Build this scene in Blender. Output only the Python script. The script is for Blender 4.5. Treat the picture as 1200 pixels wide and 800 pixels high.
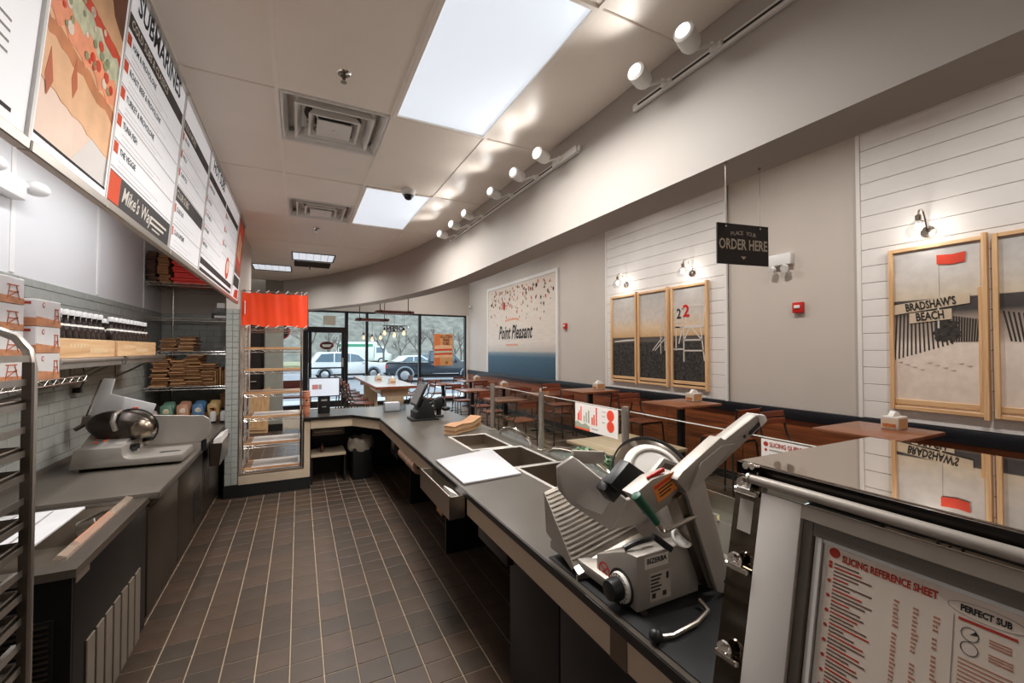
import bpy, bmesh, math, random
from mathutils import Vector, Matrix

for _o in list(bpy.data.objects):
    bpy.data.objects.remove(_o)
SC = bpy.context.scene
COL = SC.collection
R = math.radians
rnd = random.Random(7)

# ------------------------------------------------------------------ camera, sky, exposure
cam_d = bpy.data.cameras.new('camera')
cam_d.sensor_width = 36.0
cam_d.lens = 497.57 / 1200 * 36
cam_d.clip_start = 0.05
cam_d.clip_end = 300
cam = bpy.data.objects.new('camera', cam_d)
COL.objects.link(cam)
cam.location = (0, 0, 1.664)
cam.rotation_euler = (R(91.06), 0, R(-26.61))
SC.camera = cam

W = bpy.data.worlds.new('overcast_sky')
SC.world = W
W.use_nodes = True
wn = W.node_tree.nodes
bg = wn['Background']
bg.inputs['Color'].default_value = (0.80, 0.90, 1.0, 1)
bg.inputs['Strength'].default_value = 3.7

SC.view_settings.view_transform = 'Standard'
SC.view_settings.look = 'None'
SC.view_settings.gamma = 1.0
SC.view_settings.use_curve_mapping = False
SC.view_settings.exposure = 0.0
SC.cycles.use_denoising = True
SC.cycles.max_bounces = 10
SC.cycles.diffuse_bounces = 5
SC.cycles.glossy_bounces = 4
SC.cycles.transparent_max_bounces = 12
SC.cycles.sample_clamp_indirect = 6.0

LAMP_K = 1.0     # all the room's lamps together

# ------------------------------------------------------------------ materials
def lin(c):
    out = []
    for v in c[:3]:
        v = v / 255.0
        out.append(v / 12.92 if v <= 0.04045 else ((v + 0.055) / 1.055) ** 2.4)
    return (out[0], out[1], out[2], 1.0)

MATS = {}
def mat(name, rgb, rough=0.5, metal=0.0, var=0.06, scale=9.0, bump=0.0, bscale=120.0, stretch=None,
        emit=0.0, ecol=None, trans=0.0, ior=1.45, alpha=1.0, coat=0.0, spec=None):
    """a procedural material: base colour broken up by noise, optional fine relief"""
    if name in MATS:
        return MATS[name]
    m = bpy.data.materials.new(name)
    m.use_nodes = True
    nt = m.node_tree
    b = nt.nodes['Principled BSDF']
    b.inputs['Roughness'].default_value = rough
    b.inputs['Metallic'].default_value = metal
    b.inputs['IOR'].default_value = ior
    if spec is not None:
        b.inputs['Specular IOR Level'].default_value = spec
    c = lin(rgb)
    tc = nt.nodes.new('ShaderNodeTexCoord')
    mp = nt.nodes.new('ShaderNodeMapping')
    nt.links.new(tc.outputs['Object'], mp.inputs['Vector'])
    if stretch:
        mp.inputs['Scale'].default_value = stretch
    if var > 0:
        nz = nt.nodes.new('ShaderNodeTexNoise')
        nz.inputs['Scale'].default_value = scale
        nz.inputs['Detail'].default_value = 4
        nt.links.new(mp.outputs[0], nz.inputs['Vector'])
        rp = nt.nodes.new('ShaderNodeValToRGB')
        rp.color_ramp.elements[0].position = 0.3
        rp.color_ramp.elements[1].position = 0.7
        rp.color_ramp.elements[0].color = tuple(v * (1 - var) for v in c[:3]) + (1,)
        rp.color_ramp.elements[1].color = tuple(min(1, v * (1 + var)) for v in c[:3]) + (1,)
        nt.links.new(nz.outputs['Fac'], rp.inputs['Fac'])
        nt.links.new(rp.outputs['Color'], b.inputs['Base Color'])
    else:
        b.inputs['Base Color'].default_value = c
    if bump > 0:
        n2 = nt.nodes.new('ShaderNodeTexNoise')
        n2.inputs['Scale'].default_value = bscale
        n2.inputs['Detail'].default_value = 3
        nt.links.new(mp.outputs[0], n2.inputs['Vector'])
        bp = nt.nodes.new('ShaderNodeBump')
        bp.inputs['Strength'].default_value = bump
        bp.inputs['Distance'].default_value = 0.004
        nt.links.new(n2.outputs['Fac'], bp.inputs['Height'])
        nt.links.new(bp.outputs[0], b.inputs['Normal'])
    if emit > 0:
        b.inputs['Emission Color'].default_value = lin(ecol or rgb)
        b.inputs['Emission Strength'].default_value = emit
    if trans > 0:
        b.inputs['Transmission Weight'].default_value = trans
    if alpha < 1:
        b.inputs['Alpha'].default_value = alpha
    if coat > 0:
        b.inputs['Coat Weight'].default_value = coat
        b.inputs['Coat Roughness'].default_value = 0.08
    MATS[name] = m
    return m

def wood(name, dark, light, rough=0.45, axis='X', scale=3.0, coat=0.0):
    """wood grain running along one axis"""
    if name in MATS:
        return MATS[name]
    m = bpy.data.materials.new(name)
    m.use_nodes = True
    nt = m.node_tree
    b = nt.nodes['Principled BSDF']
    b.inputs['Roughness'].default_value = rough
    b.inputs['Coat Weight'].default_value = coat
    tc = nt.nodes.new('ShaderNodeTexCoord')
    mp = nt.nodes.new('ShaderNodeMapping')
    s = {'X': (0.6, 9, 9), 'Y': (9, 0.6, 9), 'Z': (9, 9, 0.6)}[axis]
    mp.inputs['Scale'].default_value = s
    nt.links.new(tc.outputs['Object'], mp.inputs['Vector'])
    oi = nt.nodes.new('ShaderNodeObjectInfo')
    ad = nt.nodes.new('ShaderNodeVectorMath')
    ad.operation = 'ADD'
    mul = nt.nodes.new('ShaderNodeMath')
    mul.operation = 'MULTIPLY'
    mul.inputs[1].default_value = 37.0
    nt.links.new(oi.outputs['Random'], mul.inputs[0])
    nt.links.new(mp.outputs[0], ad.inputs[0])
    nt.links.new(mul.outputs[0], ad.inputs[1])
    nz = nt.nodes.new('ShaderNodeTexNoise')
    nz.inputs['Scale'].default_value = scale
    nz.inputs['Detail'].default_value = 7
    nz.inputs['Distortion'].default_value = 1.2
    nt.links.new(ad.outputs[0], nz.inputs['Vector'])
    rp = nt.nodes.new('ShaderNodeValToRGB')
    rp.color_ramp.elements[0].position = 0.32
    rp.color_ramp.elements[1].position = 0.68
    rp.color_ramp.elements[0].color = lin(dark)
    rp.color_ramp.elements[1].color = lin(light)
    nt.links.new(nz.outputs['Fac'], rp.inputs['Fac'])
    nt.links.new(rp.outputs['Color'], b.inputs['Base Color'])
    bp = nt.nodes.new('ShaderNodeBump')
    bp.inputs['Strength'].default_value = 0.12
    bp.inputs['Distance'].default_value = 0.003
    nt.links.new(nz.outputs['Fac'], bp.inputs['Height'])
    nt.links.new(bp.outputs[0], b.inputs['Normal'])
    MATS[name] = m
    return m

# ------------------------------------------------------------------ mesh building
def frame_of(d):
    d = Vector(d).normalized()
    a = Vector((0, 0, 1)) if abs(d.z) < 0.9 else Vector((1, 0, 0))
    u = d.cross(a).normalized()
    return u, d.cross(u).normalized()

class MB:
    def __init__(self):
        self.v = []
        self.f = []
    def add(self, vs, fs):
        o = len(self.v)
        self.v.extend(tuple(p) for p in vs)
        self.f.extend(tuple(i + o for i in f) for f in fs)
        return self
    def box(self, x0, y0, z0, x1, y1, z1):
        return self.add([(x0, y0, z0), (x1, y0, z0), (x1, y1, z0), (x0, y1, z0), (x0, y0, z1), (x1, y0, z1), (x1, y1, z1), (x0, y1, z1)],
                        [(3, 2, 1, 0), (4, 5, 6, 7), (0, 1, 5, 4), (1, 2, 6, 5), (2, 3, 7, 6), (3, 0, 4, 7)])
    def bar(self, p0, p1, w, h, up=(0, 0, 1)):
        """rectangular bar between two points"""
        p0, p1 = Vector(p0), Vector(p1)
        d = (p1 - p0).normalized()
        s = d.cross(Vector(up))
        if s.length < 1e-4:
            s = d.cross(Vector((1, 0, 0)))
        s = s.normalized() * w / 2
        t = s.cross(d).normalized() * h / 2
        vs = [p + a * s + b * t for p in (p0, p1) for a, b in ((-1, -1), (1, -1), (1, 1), (-1, 1))]
        return self.add(vs, [(3, 2, 1, 0), (4, 5, 6, 7), (0, 1, 5, 4), (1, 2, 6, 5), (2, 3, 7, 6), (3, 0, 4, 7)])
    def cyl(self, p0, p1, r, n=12, r2=None):
        p0, p1 = Vector(p0), Vector(p1)
        r2 = r if r2 is None else r2
        u, w = frame_of(p1 - p0)
        vs = []
        for p, q in ((p0, r), (p1, r2)):
            for i in range(n):
                a = 2 * math.pi * i / n
                vs.append(p + u * (q * math.cos(a)) + w * (q * math.sin(a)))
        fs = [(i, (i + 1) % n, n + (i + 1) % n, n + i) for i in range(n)]
        fs += [tuple(range(n - 1, -1, -1)), tuple(range(n, 2 * n))]
        return self.add(vs, fs)
    def tube(self, pts, r, n=8, closed=False):
        pts = [Vector(p) for p in pts]
        k = len(pts)
        vs, fs = [], []
        u = None
        for i, p in enumerate(pts):
            a = pts[(i - 1) % k] if (closed or i > 0) else p
            b = pts[(i + 1) % k] if (closed or i < k - 1) else p
            d = (b - a).normalized()
            if u is None:
                u, _ = frame_of(d)
            u = (u - d * u.dot(d)).normalized()
            w = d.cross(u)
            for j in range(n):
                t = 2 * math.pi * j / n
                vs.append(p + u * (r * math.cos(t)) + w * (r * math.sin(t)))
        for i in range(k if closed else k - 1):
            for j in range(n):
                a, b = i * n, ((i + 1) % k) * n
                fs.append((a + j, a + (j + 1) % n, b + (j + 1) % n, b + j))
        if not closed:
            fs += [tuple(range(n - 1, -1, -1)), tuple(range((k - 1) * n, k * n))]
        return self.add(vs, fs)
    def lathe(self, prof, c=(0, 0, 0), n=20, axis=(0, 0, 1), caps=True):
        c = Vector(c)
        ax = Vector(axis).normalized()
        u, w = frame_of(ax)
        vs, fs = [], []
        for r, h in prof:
            for j in range(n):
                t = 2 * math.pi * j / n
                vs.append(c + ax * h + u * (r * math.cos(t)) + w * (r * math.sin(t)))
        for i in range(len(prof) - 1):
            for j in range(n):
                fs.append((i * n + j, i * n + (j + 1) % n, (i + 1) * n + (j + 1) % n, (i + 1) * n + j))
        if caps:
            fs += [tuple(range(n - 1, -1, -1)), tuple(range((len(prof) - 1) * n, len(prof) * n))]
        return self.add(vs, fs)
    def prism(self, poly, vec):
        k = len(poly)
        vec = Vector(vec)
        vs = [Vector(p) for p in poly] + [Vector(p) + vec for p in poly]
        fs = [tuple(range(k - 1, -1, -1)), tuple(range(k, 2 * k))]
        fs += [(i, (i + 1) % k, k + (i + 1) % k, k + i) for i in range(k)]
        return self.add(vs, fs)
    def sphere(self, c, r, n=12, m=8, s=(1, 1, 1)):
        prof = [(max(1e-4, r * math.sin(math.pi * i / m)), -r * math.cos(math.pi * i / m)) for i in range(m + 1)]
        o = len(self.v)
        self.lathe(prof, (0, 0, 0), n)
        c = Vector(c)
        for i in range(o, len(self.v)):
            v = self.v[i]
            self.v[i] = (c.x + v[0] * s[0], c.y + v[1] * s[1], c.z + v[2] * s[2])
        return self
    def xf(self, mtx):
        self.v = [tuple(mtx @ Vector(p)) for p in self.v]
        return self
    def shift(self, d):
        self.v = [(p[0] + d[0], p[1] + d[1], p[2] + d[2]) for p in self.v]
        return self
    def mesh(self, name, m=None, bevel=0.0, seg=2, smooth=35):
        me = bpy.data.meshes.new(name)
        bm = bmesh.new()
        bv = [bm.verts.new(p) for p in self.v]
        for f in self.f:
            try:
                bm.faces.new([bv[i] for i in f])
            except ValueError:
                pass
        bmesh.ops.recalc_face_normals(bm, faces=bm.faces)
        if bevel > 0:
            es = [e for e in bm.edges if e.is_manifold and e.calc_face_angle(0) > R(25)]
            bmesh.ops.bevel(bm, geom=es, offset=bevel, segments=seg, affect='EDGES', profile=0.5, clamp_overlap=True)
        for f in bm.faces:
            f.smooth = True
        bm.to_mesh(me)
        bm.free()
        try:
            me.set_sharp_from_angle(angle=R(smooth))
        except Exception:
            pass
        if m:
            me.materials.append(m)
        return me

def link(name, data, parent=None):
    o = bpy.data.objects.new(name, data)
    COL.objects.link(o)
    if parent is not None:
        o.parent = parent
    return o

def wpos(o):
    p = Vector((0, 0, 0))
    chain = []
    while o is not None:
        chain.append(o)
        o = o.parent
    m = Matrix.Identity(4)
    for q in reversed(chain):
        m = m @ Matrix.Translation(q.location) @ q.rotation_euler.to_matrix().to_4x4()
    return m

def tag(o, label=None, cat=None, group=None, kind=None):
    if label:
        o['label'] = label
    if cat:
        o['category'] = cat
    if group:
        o['group'] = group
    if kind:
        o['kind'] = kind
    return o

def thing(name, label, cat, loc=(0, 0, 0), rz=0.0, group=None):
    o = link(name, None)
    o.empty_display_size = 0.1
    o.location = loc
    o.rotation_euler = (0, 0, rz)
    return tag(o, label, cat, group)

def part(name, mb, m, parent, bevel=0.0, seg=2, smooth=35, world=False, label=None):
    """a child mesh; world=True means the shape is given in room coordinates"""
    if world:
        mb.xf(wpos(parent).inverted())
    o = link(name, mb.mesh(name, m, bevel, seg, smooth), parent)
    if label:
        o['label'] = label
    return o

def solo(name, mb, m, label, cat, group=None, bevel=0.0, seg=2, smooth=35):
    """a thing that is one mesh, shape given in room coordinates; its origin is put at its base"""
    xs, ys, zs = zip(*mb.v)
    b = ((min(xs) + max(xs)) / 2, (min(ys) + max(ys)) / 2, min(zs))
    mb.shift((-b[0], -b[1], -b[2]))
    o = link(name, mb.mesh(name, m, bevel, seg, smooth))
    o.location = b
    return tag(o, label, cat, group)

def struct(name, mb, m, parent=None, bevel=0.0):
    o = link(name, mb.mesh(name, m, bevel), parent)
    if parent is None:
        o['kind'] = 'structure'
    return o

def copy_tree(o, parent=None):
    c = o.copy()
    COL.objects.link(c)
    c.parent = parent
    for ch in list(o.children):
        copy_tree(ch, c)
    return c

def clone(o, loc, rz=0.0, label=None, group=None):
    c = copy_tree(o)
    c.location = loc
    c.rotation_euler = (0, 0, rz)
    if label:
        c['label'] = label
    if group:
        c['group'] = group
    return c

_glyph = {}
def text_mesh(s, m, size=1.0, shear=0.0, bold=0.0, align='CENTER', sx=1.0, spacing=1.0):
    key = (s, m.name, size, shear, bold, align, sx, spacing)
    if key in _glyph:
        return _glyph[key]
    cu = bpy.data.curves.new('lettering', 'FONT')
    cu.body = s
    cu.size = size
    cu.shear = shear
    cu.offset = bold
    cu.align_x = align
    cu.align_y = 'CENTER'
    cu.space_character = spacing
    cu.resolution_u = 2
    t = bpy.data.objects.new('lettering', cu)
    me0 = t.to_mesh()
    me = bpy.data.meshes.new('lettering')
    vs = [(v.co.x * sx, v.co.y, 0) for v in me0.vertices]
    fs = [tuple(p.vertices) for p in me0.polygons]
    t.to_mesh_clear()
    me.from_pydata(vs, [], fs)
    me.materials.append(m)
    bpy.data.objects.remove(t)
    bpy.data.curves.remove(cu)
    _glyph[key] = me
    return me

def lettering(s, m, parent, at, ux, uy, size, world=True, name='lettering', **kw):
    """flat printed letters: at = centre, ux = reading direction, uy = up direction"""
    me = text_mesh(s, m, size, **kw)
    o = link(name, me, parent)
    ux, uy = Vector(ux).normalized(), Vector(uy).normalized()
    uz = ux.cross(uy).normalized()
    uy = uz.cross(ux)
    mt = Matrix(((ux.x, uy.x, uz.x, at[0]), (ux.y, uy.y, uz.y, at[1]), (ux.z, uy.z, uz.z, at[2]), (0, 0, 0, 1)))
    if world:
        mt = wpos(parent).inverted() @ mt
    o.matrix_local = mt
    return o

def catmull(pts, n=6):
    pts = [Vector(p) for p in pts]
    out = []
    for i in range(len(pts) - 1):
        p0 = pts[max(0, i - 1)]
        p1, p2 = pts[i], pts[i + 1]
        p3 = pts[min(len(pts) - 1, i + 2)]
        for k in range(n):
            t = k / n
            out.append(0.5 * ((2 * p1) + (-p0 + p2) * t + (2 * p0 - 5 * p1 + 4 * p2 - p3) * t * t + (-p0 + 3 * p1 - 3 * p2 + p3) * t ** 3))
    out.append(pts[-1])
    return out

# the camera's own mapping, used only to pick which tiles show largest
def seen(p):
    q = cam_mat @ Vector(p)
    if q.z > -0.2:
        return None
    u, v = 600 + 497.57 * q.x / -q.z, 400 - 497.57 * q.y / -q.z
    if -20 < u < 1220 and -20 < v < 820:
        return 1 / (q.z * q.z)
    return None
cam_mat = (Matrix.Translation(cam.location) @ cam.rotation_euler.to_matrix().to_4x4()).inverted()

# ------------------------------------------------------------------ palette
PAINT = mat('greige_wall_paint', (196, 186, 176), 0.6, var=0.02, scale=2, bump=0.05, bscale=200)
PAINT_COOL = mat('white_wall_panel', (214, 213, 214), 0.35, var=0.015, scale=1.5)
SOFFIT = mat('soffit_paint', (174, 167, 160), 0.6, var=0.02, scale=2, bump=0.05, bscale=200)
CEILT = mat('ceiling_tile_vinyl', (241, 231, 220), 0.42, var=0.02, scale=3, bump=0.03, bscale=60)
CEILBAR = mat('ceiling_grid_paint', (242, 234, 225), 0.45, var=0.02)
WHITE = mat('white_paint', (222, 219, 214), 0.45, var=0.02)
WHITEPL = mat('white_plastic', (225, 223, 220), 0.35, var=0.02)
SHIP = mat('shiplap_white', (226, 221, 216), 0.5, var=0.025, scale=4, bump=0.05)
BLACK = mat('black_metal', (22, 21, 22), 0.4, var=0.1)
BLACKPL = mat('black_plastic', (20, 20, 21), 0.42, var=0.1)
DARK = mat('dark_laminate', (22, 20, 19), 0.5, var=0.1)
GROUT = mat('grout', (152, 134, 114), 0.85, var=0.1, scale=14, bump=0.3)
STEEL = mat('brushed_steel', (176, 168, 158), 0.3, metal=1.0, var=0.05, scale=20, stretch=(1, 1, 12))
STEELD = mat('dark_brushed_steel', (120, 110, 100), 0.33, metal=1.0, var=0.06, scale=16, stretch=(1, 1, 10))
CHROME = mat('chrome', (222, 216, 208), 0.09, metal=1.0, var=0.02)
ALU = mat('satin_aluminium', (196, 190, 182), 0.38, metal=1.0, var=0.04, scale=30)
ALUW = mat('anodised_casting', (164, 157, 149), 0.45, metal=0.55, var=0.03, scale=12)
TAUPE = mat('beige_laminate', (184, 165, 142), 0.5, var=0.04, scale=6)
COUNTER = mat('charcoal_laminate_top', (74, 68, 61), 0.28, var=0.10, scale=5, bump=0.05, bscale=90)
GREYTILE = mat('grey_glazed_tile', (158, 160, 154), 0.22, var=0.06, scale=2)
RED = mat('signal_red', (196, 32, 26), 0.4, var=0.05)
ORANGE = mat('orange_red_vinyl', (250, 74, 26), 0.5, var=0.05, scale=5)
PAPER = mat('paper', (228, 222, 216), 0.7, var=0.02)
INK = mat('black_ink', (34, 32, 32), 0.7, var=0.0)
INKG = mat('grey_ink', (150, 144, 140), 0.7, var=0.0)
INKR = mat('red_ink', (170, 50, 34), 0.7, var=0.0)
INKO = mat('orange_ink', (222, 84, 48), 0.7, var=0.0)
INKW = mat('white_ink', (232, 226, 216), 0.7, var=0.0)
KRAFT = mat('kraft_paper', (192, 144, 98), 0.8, var=0.12, scale=6)
CARD = mat('brown_cardboard', (140, 96, 62), 0.85, var=0.15, scale=7)
PINE = wood('pine_wood', (204, 158, 110), (232, 194, 148), 0.5, 'Z', 3)
PINEH = wood('pine_wood_across', (204, 158, 110), (232, 194, 148), 0.5, 'Y', 3)
REDWOOD = wood('red_brown_wood', (90, 46, 24), (150, 82, 44), 0.4, 'Y', 2.4)
TABLEW = wood('table_wood', (104, 58, 34), (148, 92, 60), 0.35, 'Y', 2.4, coat=0.3)
CHAIRW = wood('chair_wood', (92, 42, 24), (142, 70, 40), 0.4, 'X', 2.4)
def clear(name, tint=(245, 248, 248), ior=1.35, rough=0.02):
    """thin clear sheet: see-through with a Fresnel reflection"""
    m = bpy.data.materials.new(name)
    m.use_nodes = True
    nt = m.node_tree
    nt.nodes.remove(nt.nodes['Principled BSDF'])
    tr = nt.nodes.new('ShaderNodeBsdfTransparent')
    tr.inputs['Color'].default_value = lin(tint)
    gl = nt.nodes.new('ShaderNodeBsdfGlossy')
    gl.inputs['Roughness'].default_value = rough
    lw = nt.nodes.new('ShaderNodeLayerWeight')
    pw_ = nt.nodes.new('ShaderNodeMath')
    pw_.operation = 'POWER'
    pw_.inputs[1].default_value = 4.0
    nt.links.new(lw.outputs['Facing'], pw_.inputs[0])
    fr = nt.nodes.new('ShaderNodeMath')
    fr.operation = 'MULTIPLY_ADD'
    fr.inputs[1].default_value = 0.45
    fr.inputs[2].default_value = ((ior - 1) / (ior + 1)) ** 2
    nt.links.new(pw_.outputs[0], fr.inputs[0])
    mx = nt.nodes.new('ShaderNodeMixShader')
    nt.links.new(fr.outputs[0], mx.inputs['Fac'])
    nt.links.new(tr.outputs[0], mx.inputs[1])
    nt.links.new(gl.outputs[0], mx.inputs[2])
    nt.links.new(mx.outputs[0], nt.nodes['Material Output'].inputs['Surface'])
    MATS[name] = m
    return m
# ------------------------------------------------------------------ FLOOR
TS = 0.1587
TX0, TY0 = -0.8235, 3.0322
fl = MB().box(-3.2, -1.4, -0.12, 1.85, 13.15, -0.004)
floor = struct('floor', fl, GROUT)
tile_mats = [mat('quarry_tile_%d' % i, c, 0.42, var=0.14, scale=7, bump=0.12, bscale=70)
             for i, c in enumerate([(70, 56, 45), (65, 53, 43), (73, 57, 46), (62, 52, 43)])]
g = 0.003
tile_mesh = [MB().box(-TS / 2 + g, -TS / 2 + g, -0.008, TS / 2 - g, TS / 2 - g, 0.0).mesh('tile', m, bevel=0.0022, seg=1) for m in tile_mats]
cand = []
for i in range(-14, 18):
    for j in range(-46, 28):
        x, y = TX0 + (i + 0.5) * TS, TY0 - (j + 0.5) * TS
        if x > 1.76 or x < -3.1 or y > 10 or y < -1.3:
            continue
        s = seen((x, y, 0))
        vis = s is not None and -0.82 < x < 1.0 and y < 6.3 and y > 1.5
        cand.append((-(s or 0) if vis else 1.0 + abs(y - 4), x, y))
cand.sort()
rest = MB()
for k, (s, x, y) in enumerate(cand):
    if k < 300:
        o = link('tile', tile_mesh[rnd.randrange(4)], floor)
        o.location = (x, y, rnd.uniform(-0.0006, 0.0006))
    else:
        h = TS / 2 - g
        rest.box(x - h, y - h, -0.008, x + h, y + h, rnd.uniform(-0.0008, 0.0004))
o = link('tiles_beyond', rest.mesh('tiles_beyond', tile_mats[0]), floor)
o['kind'] = 'stuff'
# dining floor: wood-look planks
plank_m = [wood('floor_plank_%d' % i, a, b, 0.4, 'Y', 1.4) for i, (a, b) in enumerate([((84, 64, 50), (112, 88, 70)), ((74, 58, 46), (102, 80, 64)), ((92, 72, 58), (118, 94, 76))])]
fd = struct('floor', MB().box(1.85, -1.4, -0.12, 5.0, 13.15, -0.006), mat('plank_joint', (52, 42, 36), 0.9))
pw, pl = 0.19, 1.6
for i in range(17):
    x0 = 1.853 + i * pw
    off = (i * 0.61) % pl
    y = -1.4 - off
    while y < 13.1:
        a, b = max(-1.39, y), min(13.14, y + pl)
        if b - a > 0.05 and b > 1.0:
            mb = MB().box(0, 0, -0.005, min(pw, 5.0 - x0) - 0.004, b - a - 0.004, 0)
            o = link('plank', mb.mesh('plank', plank_m[rnd.randrange(3)]), fd)
            o.location = (x0, a, 0)
        y += pl

# ------------------------------------------------------------------ SOFFIT AND CEILING
curve_ctrl = [(1.585, 4.2, 0), (1.555, 4.9, 0), (1.5, 5.4, 0), (1.405, 6.0, 0), (1.27, 6.6, 0), (1.1, 7.2, 0), (0.9, 7.75, 0),
              (0.66, 8.3, 0), (0.4, 8.83, 0), (0.1, 9.33, 0), (-0.3, 9.86, 0)]
front = [Vector((1.585, -1.4, 0)), Vector((1.585, 2, 0))] + catmull(curve_ctrl, 5)
back = []
for i, p in enumerate(front):
    a, b = front[max(0, i - 1)], front[min(len(front) - 1, i + 1)]
    d = (b - a).normalized()
    back.append(p + Vector((d.y, -d.x, 0)) * 0.245)
sof = MB()
n = len(front)
ZS0, ZS1 = 2.45, 4.25
vs = [(p.x, p.y, ZS0) for p in front] + [(p.x, p.y, ZS1) for p in front] + [(p.x, p.y, ZS0) for p in back] + [(p.x, p.y, ZS1) for p in back]
fs = []
for i in range(n - 1):
    fs += [(i, i + 1, n + i + 1, n + i), (2 * n + i, 3 * n + i, 3 * n + i + 1, 2 * n + i + 1), (i, 2 * n + i, 2 * n + i + 1, i + 1), (n + i, n + i + 1, 3 * n + i + 1, 3 * n + i)]
fs += [(0, n, 3 * n, 2 * n), (n - 1, 2 * n + n - 1, 3 * n + n - 1, n + n - 1)]
sof.add(vs, fs)
wall_soffit = struct('wall_soffit', sof, SOFFIT)
CZ = 3.072
# kitchen ceiling slab follows the soffit
poly = [(p.x, p.y, CZ + 0.10) for p in front] + [(-0.3, 10.0, CZ + 0.10), (-3.2, 10.0, CZ + 0.10), (-3.2, -1.4, CZ + 0.10)]
ceiling = struct('ceiling', MB().prism(poly, (0, 0, 0.06)), CEILBAR)
struct('ceiling', MB().box(-3.2, -1.4, ZS1, 5.12, 13.3, ZS1 + 0.1), WHITE)

def clip(poly, segs):
    for a, b in segs:
        d = b - a
        nrm = Vector((-d.y, d.x, 0))
        out = []
        for i in range(len(poly)):
            p, q = poly[i], poly[(i + 1) % len(poly)]
            sp, sq = (p - a).dot(nrm), (q - a).dot(nrm)
            if sp >= 0:
                out.append(p)
            if (sp < 0) != (sq < 0):
                out.append(p + (q - p) * (sp / (sp - sq)))
        poly = out
        if len(poly) < 3:
            return []
    return poly
segs = [(front[i], front[i + 1]) for i in range(1, n - 1)]
GX, GY = -0.12, 1.375
holes = [(1, 0, 0, 2), (1, 2, 0, 2), (0, 1, 0, 1), (0, 2, 1, 2), (0, 4, 1, 2), (-1, 5, 1, 2), (0, 5, 0, 1)]   # col, row, first half, end half
for ci in range(-3, 3):
    for rj in range(-3, 7):
        x0, x1 = GX + ci * 0.61, GX + (ci + 1) * 0.61
        if ci == -3:
            x0 = -1.56
        spans = [(0, 2)]
        for (c, r_, a, b) in holes:
            if c == ci and r_ == rj:
                spans = [s for s in ((0, a), (b, 2)) if s[1] > s[0]]
        for a, b in spans:
            y0, y1 = GY + rj * 1.22 + a * 0.61, GY + rj * 1.22 + b * 0.61
            pg = [Vector((x0 + .008, y0 + .008, 0)), Vector((x1 - .008, y0 + .008, 0)), Vector((x1 - .008, y1 - .008, 0)), Vector((x0 + .008, y1 - .008, 0))]
            pg = clip(pg, segs) if (x1 > 1.0 or y1 > 7) else pg
            if len(pg) < 3 or y0 > 10:
                continue
            c = sum(pg, Vector()) / len(pg)
            mb = MB().prism([p - c for p in pg], (0, 0, 0.014))
            o = link('ceiling_tile', mb.mesh('ceiling_tile', CEILT, bevel=0.003, seg=1), ceiling)
            o.location = (c.x, c.y, CZ)
# grid bars sit a hair below the tiles
for ci in range(-2, 4):
    x = GX + ci * 0.61
    ymax = 9.95
    if x > -0.3:
        for i in range(1, n - 1):
            if front[i].x >= x > front[i + 1].x:
                t = (front[i].x - x) / (front[i].x - front[i + 1].x)
                ymax = front[i].y + t * (front[i + 1].y - front[i].y)
    if x > 1.58:
        continue
    o = link('grid_bar', MB().box(-0.011, -1.39, -0.004, 0.011, ymax - 0.01, 0.012).mesh('grid_bar', CEILBAR), ceiling)
    o.location = (x, 0, CZ)
for rj in range(-2, 15):
    y = GY + rj * 0.61
    if rj % 2 and rj not in (3, 5, 9, 11):
        continue
    xm = 1.58
    for i in range(1, n - 1):
        if front[i].y <= y < front[i + 1].y:
            t = (y - front[i].y) / (front[i + 1].y - front[i].y)
            xm = front[i].x + t * (front[i + 1].x - front[i].x)
    xa = -1.55
    if rj % 2:
        xa, xm = (GX, GX + 0.61) if rj != 11 else (GX - 0.61, GX)
    if y < 9.9:
        o = link('grid_bar', MB().box(xa, -0.009, 0.008, xm - 0.005, 0.009, 0.014).mesh('grid_bar', CEILBAR), ceiling)
        o.location = (0, y, CZ)

# ------------------------------------------------------------------ WALLS
WX = -1.56
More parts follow.
